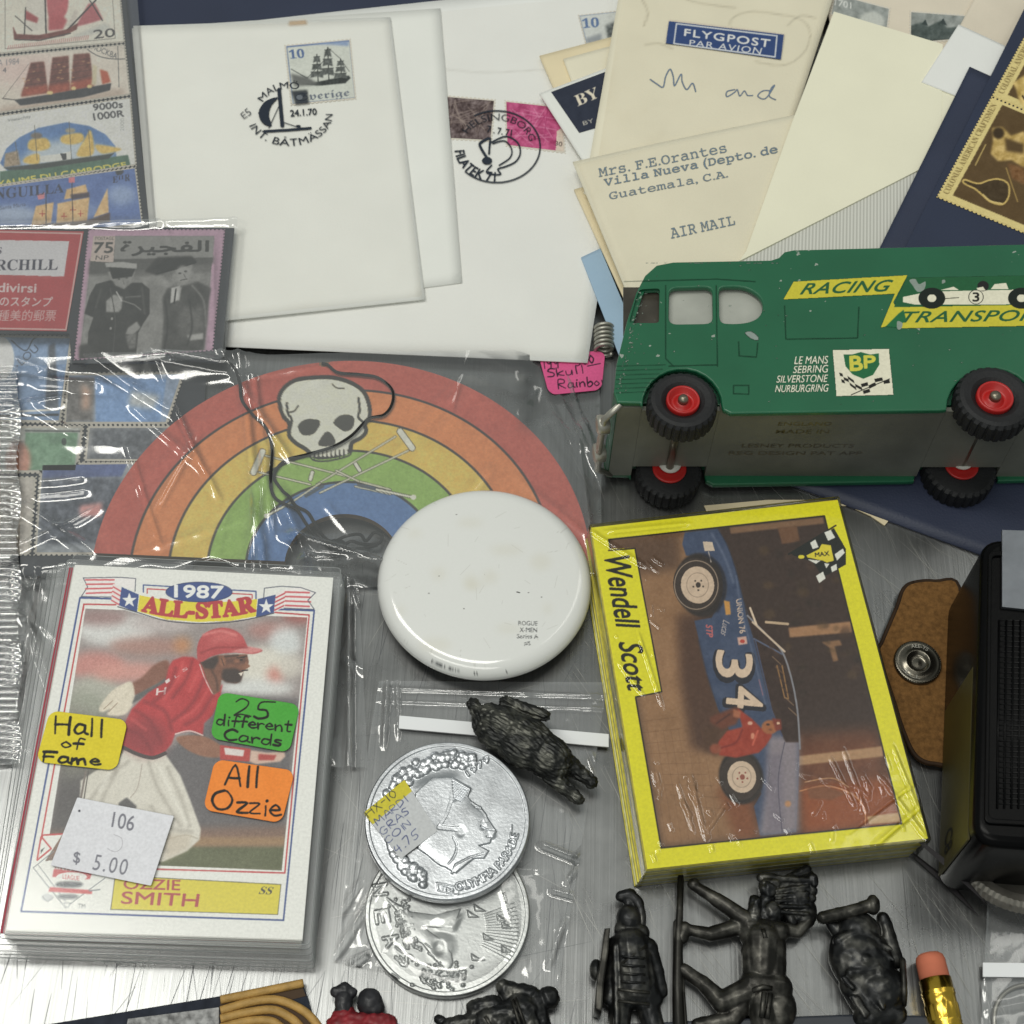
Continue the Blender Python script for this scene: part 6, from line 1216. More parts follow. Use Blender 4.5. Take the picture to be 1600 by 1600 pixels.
# upper coin relief: helmeted profile, clustered grapes, lettering
h1 = Painter(560, 1140, 840, 1420, None, 2)
for k in range(64):
    t = k/64; a = math.radians(200+t*95); R_ = 106-22*r5.random(); h1.dome(701+R_*math.cos(a), 1281+R_*math.sin(a), 6.6, r5.uniform(1.2, 1.9))
for k in range(34):
    t = k/34; a = math.radians(172-t*62); R_ = 94+16*r5.random()*(.4+t)-4; h1.dome(701+R_*math.cos(a), 1281+R_*math.sin(a), 7, r5.uniform(1.2, 1.9))
face = [(708, 1216), (736, 1232), (731, 1246), (738, 1254), (752, 1262), (764, 1282), (772, 1294), (776, 1300), (768, 1308), (766, 1318), (748, 1322), (764, 1330), (756, 1342), (740, 1342), (712, 1365), (700, 1358), (652, 1326), (660, 1310), (648, 1280), (650, 1240), (676, 1216)]
h1.pillow(face, 9, 1.9, False).poly([(648, 1236), (662, 1222), (700, 1214), (712, 1216), (704, 1250), (690, 1286), (660, 1300), (646, 1280)], h=1.5, f=6, sm=True)
h1.poly([(708, 1218), (736, 1234), (726, 1248), (706, 1254), (702, 1246)], h=1.5, f=1.5)
for k in range(6): h1.line([(707+k*.4, 1222+k*5), (732-k*2, 1236+k*3.4)], 1.6, h=.6)
h1.line([(706, 1250), (697, 1275), (686, 1292)], 5, h=1.5, sm=True).line([(654, 1322), (690, 1352), (706, 1345), (714, 1325), (708, 1310)], 3, h=1.4, sm=True).line([(686, 1294), (714, 1297)], 7, h=1.3).ell(720, 1300, 7, 9, h=1.5, f=1.5).line([(738, 1256), (756, 1272), (760, 1284)], 5, h=1.4, sm=True).ell(755, 1290, 5, 8, h=1.4, f=1.5).line([(752, 1292), (762, 1298)], 2, h=.2).ell(766, 1304, 8, 7, h=1.3, f=2).line([(706, 1365), (712, 1352), (735, 1340), (758, 1334)], 2.5, h=1.2)
h1.text('1979', [(727, 1206), (762, 1180), (766, 1190), (732, 1214)], bold=.015, h=1.3).arc('OLYMPIA PARADE', 701, 1281, 112, 112, 84, 12, 13, bold=.03, inward=True, h=1.2)
h1.line([(683, 1380), (715, 1386), (716, 1399), (684, 1392)], 1.4, h=1, closed=True).text('IN', [(690, 1384), (708, 1388), (708, 1395), (690, 1392)], h=1.2).line([(800, 1290), (798, 1310), (790, 1330)], 1.5, h=.9, sm=True)
for p, r_, hh_ in () and (((737, 1236), 9, 1.5), ((744, 1252), 7, 1.5), ((757, 1278), 9, 1.7), ((764, 1290), 6, 1.9), ((768, 1303), 6, 1.6), ((764, 1313), 7, 1.6), ((750, 1322), 10, 1.5), ((728, 1300), 12, 1.4), ((740, 1275), 10, 1.35)): h1.dome(p[0], p[1], r_, hh_)
h1.line([(742, 1262), (752, 1264)], 2.2, h=.6).line([(760, 1297), (772, 1298)], 1.6, h=.7).line([(760, 1308), (768, 1308)], 1.4, h=.7)
c1, cc1, cr1 = coin((699, 1280), (828, 1281), 4.4, 2.4, h1, M_COIN, 'coin', 'upper silver coin with helmeted profile and a yellow price label', .36)
pa = Painter(560, 1215, 690, 1345, (196, 198, 200)).noise(4, 20, 2)
pa.poly([(562, 1262), (636, 1212), (646, 1234), (578, 1292)], (208, 196, 58)); IB = (66, 76, 122)
hand(pa, 'HX-10', (576, 1278), (625, 1240), 13, 1.5, (60, 64, 60)); hand(pa, 'MARDI', (590, 1290), (640, 1250), 11, 1.3, IB); hand(pa, 'GRAS', (598, 1305), (642, 1268), 11, 1.3, IB); hand(pa, 'COIN', (606, 1318), (646, 1286), 10, 1.3, IB); hand(pa, '4.75', (622, 1334), (658, 1304), 13, 1.5, IB)
sticker('price_label', [(568, 1270), (632, 1218), (684, 1298), (626, 1342)], 4.4+2.4+.75, pa, c1, .3)['label'] = 'yellow topped handwritten price label'

# ================================================================== green toy truck lying on its side
def enamel(name, c):
    m = simple(name, c, .34, spec=.5, nscale=60, namp=.08, bump=.08, bscale=700, coat=.15); t = m.node_tree; N, L = t.nodes, t.links; b = N['Principled BSDF']
    src = b.inputs['Base Color'].links[0].from_socket
    tc = N.new('ShaderNodeTexCoord'); vo = N.new('ShaderNodeTexNoise'); vo.inputs['Scale'].default_value = 420; vo.inputs['Detail'].default_value = 2; L.new(tc.outputs['Object'], vo.inputs['Vector'])
    big = N.new('ShaderNodeTexNoise'); big.inputs['Scale'].default_value = 40; L.new(tc.outputs['Object'], big.inputs['Vector'])
    ad = N.new('ShaderNodeMath'); ad.operation = 'MULTIPLY_ADD'; ad.inputs[1].default_value = .45; L.new(big.outputs[0], ad.inputs[0]); L.new(vo.outputs[0], ad.inputs[2])
    th = N.new('ShaderNodeMapRange'); th.inputs[1].default_value = .965; th.inputs[2].default_value = .985; L.new(ad.outputs[0], th.inputs[0])
    mx = N.new('ShaderNodeMix'); mx.data_type = 'RGBA'; L.new(th.outputs[0], mx.inputs[0]); L.new(src, mx.inputs[6]); mx.inputs[7].default_value = rgb((150, 160, 150)); L.new(mx.outputs[2], b.inputs['Base Color'])
    return m
M_GREEN = enamel('green_enamel', (30, 96, 66))
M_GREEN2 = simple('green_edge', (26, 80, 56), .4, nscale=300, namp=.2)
M_BASE = simple('bare_base_plate', (126, 127, 118), .5, metal=.35, nscale=60, namp=.2, bump=.15, bscale=700)
M_ZINC = simple('bare_zinc', (170, 168, 158), .4, metal=.7, nscale=200, namp=.15)
M_PANE = simple('clouded_pane', (170, 172, 164), .35, spec=.5, nscale=90, namp=.14)
M_DARKPANE = simple('dark_pane', (66, 62, 54), .25, spec=.6, nscale=150, namp=.3)
M_TYRE = simple('black_tyre', (30, 31, 33), .6, spec=.35, nscale=300, namp=.2, bump=.3, bscale=1500)
M_REDRIM = simple('red_rim', (176, 34, 32), .38, spec=.5, nscale=200, namp=.1)
M_STEEL = simple('steel_rod', (128, 122, 108), .35, metal=.85, nscale=300, namp=.15)
M_WASH = simple('white_washer', (206, 204, 196), .5)
ZT = 36.5
tr = thing('toy_truck', 'green toy racing transporter lying on its side, red wheel rims', 'toy truck', P(1260, 770, 0.3))
arcp = lambda cx, cy, r, a0, a1, n=14, k=.93: [(cx+r*math.cos(math.radians(a)), cy-r*k*math.sin(math.radians(a))) for a in np.linspace(a0, a1, n)]
profile = [(964, 629), (959, 612), (963, 570), (980, 500), (995, 455), (1008, 430), (1026, 414), (1052, 409), (1205, 406), (1217, 402), (1226, 393), (1240, 390), (1600, 381), (1760, 377), (1782, 386), (1790, 410), (1790, 636), (1625, 640)] + arcp(1549, 640, 70, 0, 180) + [(1470, 641), (1142, 646), (1130, 640)] + arcp(1066, 634, 62, 0, 180) + [(1000, 630)]
PR = PA(profile, ZT)[:, :2]
win = [rounded(PA(q, ZT)[:, :2], r, 5) for q, r in (([(996, 450), (1034, 448), (1033, 507), (979, 507)], 1.6), ([(1046, 450), (1113, 448), (1114, 505), (1045, 506)], 2.2))]
win.append(PA(smooth_path([(1125, 452), (1140, 448), (1165, 450), (1185, 462), (1192, 478), (1186, 494), (1168, 503), (1140, 505), (1126, 500), (1124, 475)], 5, True), ZT)[:, :2])
V, F = flat_curve([PR]+win, ZT-1.6, ZT, .45); mesh('side_panel', V, F, M_GREEN, tr, False)
for i, (q, m_) in enumerate((([(975, 440), (1040, 440), (1040, 515), (975, 515)], M_DARKPANE), ([(1040, 440), (1119, 440), (1119, 512), (1040, 512)], M_PANE), ([(1120, 440), (1198, 440), (1198, 512), (1120, 512)], M_PANE))):
    V, F = prism(PA(q, ZT)[:, :2], ZT-2.75, ZT-2.3); mesh('window_pane', V, F, m_, tr)
# hull between the two sides, set in a little from the base line
hull = [p for p in profile[:18]]
HP = PA(hull, ZT)[:, :2]; ce = HP.mean(0); hin = ce+(HP-ce)*.985
base_y = [(1790, 622), (964, 620)]
hb = np.concatenate([hin[1:16], PA([(1786, 622), (1640, 624)], ZT)[:, :2], PA(arcp(1549, 622, 58, 0, 180, 10), ZT)[:, :2], PA([(1460, 626), (1146, 630)], ZT)[:, :2], PA(arcp(1066, 620, 52, 0, 180, 10), ZT)[:, :2], PA([(1004, 620), (966, 618)], ZT)[:, :2]])
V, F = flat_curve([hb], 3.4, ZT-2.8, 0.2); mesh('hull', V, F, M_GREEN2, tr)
V, F = flat_curve([PR], 1.7, 3.3, .4); mesh('side_panel', V, F, M_GREEN, tr)
# roof, front and rear skin following the outline
sk_o = PR[0:17]; d = np.gradient(sk_o, axis=0); nrm = np.c_[-d[:, 1], d[:, 0]]; nrm /= np.linalg.norm(nrm, axis=1)[:, None]
if ((ce-sk_o)*nrm).sum() < 0: nrm = -nrm
skin = np.concatenate([sk_o+nrm*.15, (sk_o+nrm*1.6)[::-1]]); V, F = flat_curve([skin], 2.6, ZT-.9, 0.0); mesh('roof_skin', V, F, M_GREEN, tr)
# base plate and its stamped lettering
pb = PA([(966, 627), (1788, 630)], ZT)[:, :2]; dv = (pb[1]-pb[0])/np.linalg.norm(pb[1]-pb[0]); nv_ = np.array([dv[1], -dv[0]])
if nv_[1] > 0: nv_ = -nv_
def onbase(x0, x1, off, th, z0, z1):
    a = pb[0]+dv*x0+nv_*off; b = pb[0]+dv*x1+nv_*off; return prism([a, b, b-nv_*th, a-nv_*th], z0, z1)
Lb = np.linalg.norm(pb[1]-pb[0])
wx = [(PA([(c, 634)], ZT)[0, :2]-pb[0])@dv for c in (1066, 1549)]
for a, b in ((0, wx[0]-9.6), (wx[0]+9.6, wx[1]-10.4), (wx[1]+10.4, Lb)):
    V, F = onbase(a, b, .6, 1.2, 3.3, ZT-1.7); mesh('base_plate', V, F, M_BASE, tr)
for c_ in wx: V, F = onbase(c_-9.55, c_+9.55 if c_ == wx[0] else c_+10.35, .6, 1.2, 7.8, ZT-3.0) if c_ == wx[0] else onbase(c_-10.35, c_+10.35, .6, 1.2, 7.8, ZT-3.0); mesh('base_plate', V, F, M_BASE, tr)
for i, (s, z_) in enumerate((('ENGLAND', 27), ('MADE IN', 23.5), ('LESNEY PRODUCTS', 17), ('REG DESIGN PAT APP', 13.5))):
    T = text_tris(s, .005).reshape(-1, 3, 2); w_ = len(s)*1.9; x0 = 47-w_/2; VV = []
    for tri in T:
        for u, v in tri: q = pb[0]+dv*(x0+u*w_)+nv_*.66; VV.append([q[0], q[1], z_+v*1.7])
    mesh('stamped_lettering', np.array(VV), [[3*k, 3*k+1, 3*k+2] for k in range(len(T))], M_STEEL, tr)
# wheels and axles
def wheel(px, edge, zc, w, up, nm='wheel'):
    c = P(*px, zc); R = np.linalg.norm(P(*edge, zc)[:2]-c[:2]); c = np.array([c[0], c[1], zc]); s = 1 if up else -1
    wh = bpy.data.objects.new(nm, None); col.objects.link(wh); wh.empty_display_size = .005; wh.parent = tr; WLOC[wh.name] = wloc(tr).copy()
    nT = 168
    def teeth(r, h, k):
        if r > R*.9: return r*(1.0 if (k % 6) < 4 else .955)
        return r
    pr = [(R*.45, -w*.5), (R*.88, -w*.5), (R*.985, -w*.38), (R*1.0, -w*.1), (R*1.0, w*.1), (R*.985, w*.38), (R*.90, w*.5), (R*.80, w*.54), (R*.62, w*.5), (R*.48, w*.36), (R*.46, 0)]
    V, F = lathe(c, (0, 0, s), pr, nT, teeth); mesh('tyre', V, F, M_TYRE, wh, False)
    pr = [(R*.42, -w*.48), (R*.465, 0), (R*.475, w*.50), (R*.45, w*.58), (R*.40, w*.55), (R*.34, w*.32), (R*.24, w*.30), (R*.22, w*.42), (R*.03, w*.44)]
    V, F = lathe(c, (0, 0, s), pr, 56); mesh('rim', V, F, M_REDRIM, wh, True)
    V, F = lathe(c, (0, 0, s), [(R*.14, w*.2), (R*.15, w*.56), (R*.12, w*.66), (R*.02, w*.70)], 24); mesh('hub', V, F, M_STEEL, wh, True)
    return c, R
zw_u, zw_l = 35.2, 3.7
for px, ed in (((1065, 637), (1120, 637)), ((1549, 632), (1609, 632))):
    c, R = wheel(px, ed, zw_u, 6.6, True); w_ = np.array([c[0], c[1], zw_l])
    pl = proj(w_[None])[0]; e2 = proj((w_+[R, 0, 0])[None])[0]
    wheel(tuple(pl), tuple(e2), zw_l, 6.4, False)
    V, F = tube([(c[0], c[1], 5), (c[0], c[1], 34)], 1.05, 12); mesh('axle', V, F, M_STEEL, tr, True)
    V, F = lathe((c[0], c[1], 7.3), (0, 0, 1), [(.3, -.5), (4.3, -.5), (4.4, .1), (4.0, .25), (3.2, 0), (.3, 0)], 36); mesh('rim_back', V, F, M_REDRIM, tr, True)
    V, F = lathe((c[0]+.1, c[1]+1.2, 7.6), (0, 0, 1), [(.5, 0), (2.9, 0), (2.9, .5), (1.2, .9), (.5, .9)], 30); mesh('washer', V, F, M_WASH, tr, True)
# front lamps, bumper
fx = P(961, 606, ZT)[0]; fy = P(961, 626, ZT)[1]
for z_ in (27.5, 14.5):
    V, F = lathe((fx-2.4, fy-1.2, z_), (-1, -.15, 0), [(.4, -2), (2.3, -1.6), (2.6, .4), (2.5, 1.2), (1.8, 1.5), (.3, 1.7)], 26); mesh('headlamp', V, F, M_ZINC, tr, True)
V, F = tube([(fx+1.5, fy-.2, 35.5), (fx-2.2, fy-2.0, 31), (fx-2.6, fy-2.2, 19), (fx-2.2, fy-2.0, 8), (fx+1.5, fy-.2, 3)], [.8, .9, .9, .9, .8], 10); mesh('bumper', V, F, M_ZINC, tr, True)
# printed sides
pa = Painter(1195, 420, 1620, 625, None, 2.5); YL, GRN, CRM = (202, 192, 62), (34, 98, 62), (226, 222, 200)
pa.poly([(1224, 468), (1240, 440), (1418, 430), (1396, 472), (1400, 480), (1620, 476), (1620, 509), (1408, 513), (1402, 506), (1376, 512), (1398, 459)], YL)
pa.poly([(1416, 434), (1620, 430), (1620, 476), (1397, 480), (1400, 470)], (36, 92, 58))
pa.text('RACING', [(1255, 443), (1396, 437), (1390, 455), (1250, 460)], (40, 92, 58), bold=.025, shear=.3, space=1.05).text('TRANSPORTER', [(1413, 487), (1690, 483), (1688, 500), (1409, 504)], (40, 92, 58), bold=.02, shear=.3, space=1.05)
pa.poly([(1404, 490), (1412, 484), (1416, 500), (1402, 512), (1384, 510)], (36, 104, 66), f=.5)
pa.poly([(1411, 464), (1440, 458), (1475, 455), (1620, 452), (1620, 474), (1560, 476), (1430, 476), (1411, 472)], CRM).poly([(1470, 453), (1490, 448), (1498, 453)], CRM).poly([(1548, 452), (1554, 444), (1572, 442), (1576, 452)], CRM)
pa.ell(1536, 447, 9, 8, (34, 34, 34)).poly([(1526, 450), (1536, 448), (1540, 454), (1528, 454)], CRM).line([(1470, 467), (1498, 465)], 1.2, (60, 60, 50)).ell(1525, 464, 12, 11.5, (60, 60, 52)).ell(1525, 464, 10.8, 10.4, CRM).text('3', [(1520, 457), (1530, 457), (1530, 471), (1520, 471)], (38, 38, 34), bold=.03)
for x in (1456, 1596): pa.ell(x, 466, 21, 16.5, (26, 34, 30)).ell(x, 466, 7, 6, CRM)
for q in ([(1421, 438), (1430, 436), (1436, 444), (1446, 440), (1444, 452), (1434, 456), (1426, 446)], [(1402, 502), (1410, 505), (1408, 514), (1402, 514)], [(1472, 438), (1476, 437), (1477, 441), (1472, 443)]): pa.poly(q, (138, 150, 142), sm=True)
for s, q in (('LE MANS', [(1242, 557), (1294, 556), (1294, 568), (1241, 569)]), ('SEBRING', [(1240, 572), (1294, 570), (1294, 582), (1239, 583)]), ('SILVERSTONE', [(1214, 587), (1294, 585), (1293, 597), (1213, 598)]), ('NURBURGRING', [(1212, 602), (1295, 600), (1294, 612), (1211, 613)])): pa.text(s, q, (226, 226, 206), bold=.012, shear=.15)
pa.poly([(1301, 547), (1389, 545), (1396, 617), (1307, 619)], CRM)
pa.poly([(1318, 554), (1331, 554), (1345, 550), (1360, 554), (1373, 552), (1374, 570), (1364, 586), (1349, 592), (1332, 585), (1321, 572)], (38, 104, 66), sm=False).text('B', [(1328, 557), (1346, 556), (1348, 578), (1329, 579)], (206, 200, 80), bold=.045).text('P', [(1350, 556), (1368, 556), (1366, 574), (1351, 575)], (206, 200, 80), bold=.045)
fp = smooth_path([(1311, 582), (1324, 587), (1345, 600), (1366, 592), (1388, 588)], 6)
for i in range(8):
    for j in range(3):
        p0_, p1_ = fp[i*3], fp[i*3+3]; o_ = np.array([1.5, 5.2]); q = [p0_+o_*j, p1_+o_*j, p1_+o_*(j+1), p0_+o_*(j+1)]
        if i > 5 and j == 2: continue
        pa.poly(q, (34, 34, 32) if (i+j) % 2 == 0 else CRM)
pa.line([(1330, 617), (1346, 610), (1390, 592)], 1.4, (34, 34, 32))
print_quad('side_printing', [(1200, 425), (1615, 425), (1615, 622), (1200, 622)], ZT, pa, M_INK, tr, .75, ink=True, lift=.08)
# door seams, hatches and paint chips
pa = Painter(950, 400, 1620, 650, None, 1.5); SM = (22, 66, 46)
for l in ([(1040, 446), (1040, 560), (1052, 572)], [(1119, 446), (1121, 572)], [(975, 440), (1120, 436), (1180, 440)], [(1226, 478), (1228, 530), (1340, 528), (1342, 480)], [(1154, 534), (1155, 556), (1182, 558), (1184, 536)], [(1146, 602), (1146, 615), (1170, 616), (1170, 602), (1146, 602)], [(1045, 572), (1120, 570)]): pa.line(l, 1.4, SM, op=.75)
for k in range(7): pa.line([(962, 572+k*7), (1040-k*5, 570+k*7)], 1, SM, op=.55)
pa.poly([(1164, 520), (1174, 518), (1184, 526), (1184, 532), (1172, 528)], (140, 152, 146), sm=True)
rc = random.Random(8)
for k in range(46): x, y = rc.uniform(965, 1600), rc.uniform(412, 636); pa.poly([(x, y), (x+rc.uniform(1, 5), y+rc.uniform(-1.5, 1)), (x+rc.uniform(0, 3), y+rc.uniform(1, 3))], (150, 172, 156), op=.75)
for k in range(80): t = rc.random(); x, y = 960+t*35+rc.expovariate(.16), 620-t*165; pa.ell(x+2, y, rc.uniform(.6, 2), rc.uniform(.5, 1.6), (150, 164, 152), op=rc.uniform(.3, .85))
for k in range(70): x = rc.uniform(1010, 1600); pa.ell(x, 411-(x > 1225)*18-(x-1225)*.025*(x > 1225), 2, .8, (140, 156, 146), op=.7)
print_quad('wear_marks', [(952, 402), (1615, 402), (1615, 646), (952, 646)], ZT, pa, M_INK, tr, 1.1, ink=True, lift=.05)

# ================================================================== leather flap with snap
M_LEATH = simple('suede_leather', (114, 82, 46), .85, spec=.15, nscale=900, namp=.3, bump=.8, bscale=1600)
M_LEDGE = simple('leather_edge', (50, 36, 24), .7, spec=.2, nscale=200, namp=.3)
lf = thing('leather_flap', 'tan leather case flap with a metal snap, beside the black radio', 'leather flap', P(1430, 1170, 0))
out = smooth_path([(1428, 909), (1462, 907), (1500, 918), (1500, 1050), (1490, 1180), (1462, 1192), (1432, 1180), (1412, 1140), (1396, 1090), (1374, 1022), (1380, 1000), (1402, 948), (1412, 920)], 5, True)
V, F = flat_curve([PA(out, 2.8)[:, :2]], .4, 2.8, .5); mesh('leather', V, F, M_LEATH, lf)
lo = PA(out, 2.9); V, F = tube(np.concatenate([lo, lo[:1]]), .55, 8); V[:, 2] -= .5; mesh('dark_edge', V, F, M_LEDGE, lf, True)
sc = P(1435, 1033, 4.2); sr = np.linalg.norm(P(1472, 1033, 4.2)[:2]-sc[:2]); sc[2] = 2.8
M_SNAP = simple('snap_metal', (112, 108, 98), .24, metal=.95, nscale=300, namp=.2)
V, F = lathe(sc, (0, 0, 1), [(sr*1.0, 0), (sr*1.0, .7), (sr*.93, 1.1), (sr*.84, 1.0), (sr*.6, 1.05), (sr*.53, 1.5), (sr*.46, 1.5), (sr*.40, .5), (sr*.2, .3), (sr*.08, .5), (sr*.01, .5)], 72); sn = mesh('snap', V, F, M_SNAP, lf, True)
for k in range(60):
    a = 2*math.pi*k/60; V, F = ellipsoid(sc+np.array([sr*.95*math.cos(a), sr*.95*math.sin(a), 1.05]), (.17, .17, .17), 4); 
    mesh('bead', V, F, M_SNAP, sn, True) if k < 60 else None
hs = []
for s, a0 in (('AEE-YS', 110), ('TTE', 270)):
    T = text_tris(s, .01); u, v = T[..., 0], T[..., 1]; th_ = np.radians(a0-60*u); R_ = sr*(.64+.18*v)
    VV = np.stack([sc[0]+R_*np.cos(th_), sc[1]+R_*np.sin(th_), np.full(u.shape, sc[2]+1.22)], -1).reshape(-1, 3); mesh('raised_lettering', VV, [[3*k, 3*k+1, 3*k+2] for k in range(len(VV)//3)], M_ZINC, sn)

# ================================================================== black pocket radio, upright edge towards the camera
M_BLK = simple('black_plastic', (7, 7, 8), .27, spec=.1, nscale=80, namp=.2, bump=.06, bscale=500)
M_BLK2 = simple('black_grille', (8, 8, 9), .5, spec=.25)
M_SILV = simple('silver_plate', (128, 132, 138), .36, metal=.85, nscale=160, namp=.12, bump=.08, bscale=700)
M_YST = simple('yellow_side_label', (58, 52, 10), .5, nscale=90, namp=.2)
ZC = 34.0
rd = thing('pocket_radio', 'black plastic pocket radio with grille and silver plate, cut off by the frame', 'radio', P(1560, 1340, 0))
bodyp = PA([(1535, 838), (1700, 848), (1690, 1330), (1522, 1318)], ZC)[:, :2]
V, F = flat_curve([rounded(bodyp, 5.5, 7)], 1.2, ZC, 2.2, 3); mesh('case', V, F, M_BLK, rd, True)
fr_o = rounded(PA([(1543, 862), (1690, 868), (1684, 1296), (1537, 1288)], ZC)[:, :2], 1.6, 5); fr_i = rounded(PA([(1549, 870), (1690, 876), (1684, 1288), (1544, 1280)], ZC)[:, :2], 1.4, 5)
V, F = flat_curve([fr_o, fr_i], ZC, ZC+.7, .25); mesh('rim_frame', V, F, M_BLK, rd, True)
V, F = prism(PA([(1566, 828), (1700, 832), (1698, 962), (1566, 948)], ZC+.9)[:, :2], ZC+.02, ZC+.9); mesh('silver_plate', V, F, M_SILV, rd)
gp = []
for i in range(9):
    x = 1562+i*11; a = P(x, 968, ZC+.5); b = P(x-3, 1262, ZC+.5)
    V, F = tube([(a[0], a[1], ZC+.1), (b[0], b[1], ZC+.1)], .26, 8); mesh('grille_bar', V, F, M_BLK, rd, True)
for j in range(36):
    y = 968+j*8.2; a = P(1562, y, ZC+.3); b = P(1660, y+3, ZC+.3); gp.append(tube([(a[0], a[1], ZC), (b[0], b[1], ZC)], .22, 6))
V, F = join(gp); tag(mesh('grille_wires', V, F, M_BLK2, rd, True), kind='stuff')
# side label with printing
sa, sb = P(1523, 1010, ZC)[:2], P(1517, 1300, ZC)[:2]
c0 = bodyp[0]; c3 = bodyp[3]; dd = (c3-c0); q0_, q1_ = c0+dd*.42, c0+dd*.965; on = np.array([dd[1], -dd[0]]); on /= np.linalg.norm(on); on = on if on[0] < 0 else -on
V, F = prism([q0_+on*.12, q1_+on*.12, q1_-on*.3, q0_-on*.3], 4, ZC-5); mesh('side_label', V, F, M_YST, rd)
T = text_tris('C8', .02); VV = np.array([[*(q0_+(q1_-q0_)*(.80+.13*u)+on*.2), 9+v*7] for tri in T for u, v in tri]); mesh('side_lettering', VV, [[3*k, 3*k+1, 3*k+2] for k in range(len(T))], M_BLK2, rd)
# foot and knurled dial at the near end
M_DIAL = simple('dial_metal', (136, 132, 124), .32, metal=.75, nscale=250, namp=.25); M_FOOT = simple('dark_lens_foot', (44, 42, 44), .3, nscale=200, namp=.2)
f0 = P(1480, 1348, 4); V, F = flat_curve([rounded(PA([(1470, 1345), (1545, 1290), (1700, 1310), (1690, 1380), (1500, 1372)], 8)[:, :2], 3)], 1.0, 9, .8); mesh('foot', V, F, M_FOOT, rd, True)
dc = P(1600, 1332, 9); V, F = lathe((dc[0], dc[1], 4), (0, 0.35, 1), [(15.2, 0), (15.4, 2.4), (14.6, 3.4), (12.6, 3.6), (12.0, 2.6), (6, 2.4), (5.4, 3.4), (.2, 3.6)], 140, lambda r, h, k: r*(1 if k % 2 else .985) if r > 14 else r); mesh('dial', V, F, M_DIAL, rd, False)
V, F = ellipsoid((dc[0]+.5, dc[1]+4.5, 8.2), (6, 2.2, .5), 10); mesh('dial_mark', V, F, simple('red_mark', (120, 48, 44), .4), rd, True)

# ================================================================== pencil
pc = thing('pencil', 'pencil end with pink eraser and brass ferrule', 'pencil', P(1465, 1590, 0))
a0 = P(1451, 1490, 4.2); a1 = P(1492, 1660, 4.2); ax = (a1-a0)/np.linalg.norm(a1-a0)
V, F = lathe(a0, ax, [(.3, 0), (2.3, .1), (3.0, .7), (3.25, 1.6), (3.35, 6.6)], 32); mesh('eraser', V, F, simple('pink_eraser', (196, 114, 88), .8, spec=.2, nscale=300, namp=.08), pc, True)
M_BRASS = simple('brass', (212, 176, 70), .22, metal=1.0, nscale=300, namp=.12)
pr = [(3.3, 5.6), (3.55, 5.7), (3.55, 8.2), (3.75, 8.5), (3.55, 8.9), (3.75, 9.2), (3.55, 9.6), (3.55, 11.2), (3.75, 11.5), (3.7, 14.5), (3.5, 14.8), (3.7, 15.2), (3.5, 15.6), (3.7, 16.0), (3.5, 16.4), (3.6, 21)]
V, F = lathe(a0, ax, pr, 48, lambda r, h, k: r*(1 if (k % 4 < 2 or not 11.4 < h < 14.6) else .95)); mesh('ferrule', V, F, M_BRASS, pc, True)
V, F = lathe(a0, ax, [(3.4, 20.5), (3.45, 20.6), (3.45, 34), (.3, 34)], 6); mesh('shaft', V, F, simple('yellow_pencil_paint', (206, 164, 40), .35), pc)

# ================================================================== dark tray edge and braided cuff at the near edge
V, F = flat_curve([rounded(PA([(880, 1604), (1120, 1592), (1330, 1584), (1448, 1586), (1462, 1600), (1462, 1690), (880, 1690)], 4)[:, :2], 1.2)], .3, 4, .6); bar = mesh('plastic_tray', V, F, simple('dark_slate_plastic', (44, 48, 56), .4, nscale=100, namp=.15)); tag(bar, 'dark slate plastic edge along the bottom below the figurines', 'tray')
cf = thing('uniform_cuff', 'navy cloth badge edge with looped gold braid, near bottom corner', 'badge', P(250, 1610, 0))
M_CLOTH = simple('navy_cloth', (44, 48, 58), .8, spec=.2, nscale=300, namp=.3, bump=.4, bscale=1500); M_GOLD = simple('gold_braid', (178, 142, 80), .55, spec=.4, nscale=400, namp=.2, bump=.5, bscale=2200); M_BDK = simple('braid_brown_cloth', (70, 52, 34), .8)
V, F = flat_curve([rounded(PA([(-60, 1622), (343, 1556), (470, 1530), (480, 1556), (520, 1700), (-60, 1700)], 2.2)[:, :2], .8)], .3, 2.2, .3); mesh('cloth', V, F, M_CLOTH, cf)
V, F = prism(PA([(200, 1592), (342, 1574), (342, 1640), (190, 1640)], 2.5)[:, :2], 2.1, 2.5); mesh('grey_patch', V, F, simple('speckled_patch', (150, 150, 150), .8, nscale=700, namp=.6), cf)
V, F = prism(PA([(344, 1562), (400, 1556), (470, 1536), (478, 1556), (440, 1566), (480, 1590), (515, 1640), (344, 1640)], 2.35)[:, :2], 2.15, 2.35); mesh('braid_backing', V, F, M_BDK, cf)  # flat dark brown sheet beneath the gold braid
for k, pth in enumerate(([(345, 1562), (400, 1551), (474, 1536)], [(345, 1579), (390, 1566), (430, 1562), (465, 1574), (490, 1594), (512, 1630)], [(345, 1592), (385, 1582), (425, 1578), (450, 1588), (470, 1606), (488, 1640)], [(345, 1606), (385, 1596), (420, 1595), (440, 1606), (455, 1625), (465, 1650)], [(345, 1622), (385, 1612), (410, 1614), (430, 1640)])):
    V, F = tube(smooth_path(PA(pth, 2.6), 8), .95, 10); mesh('braid', V, F, M_GOLD, cf, True)

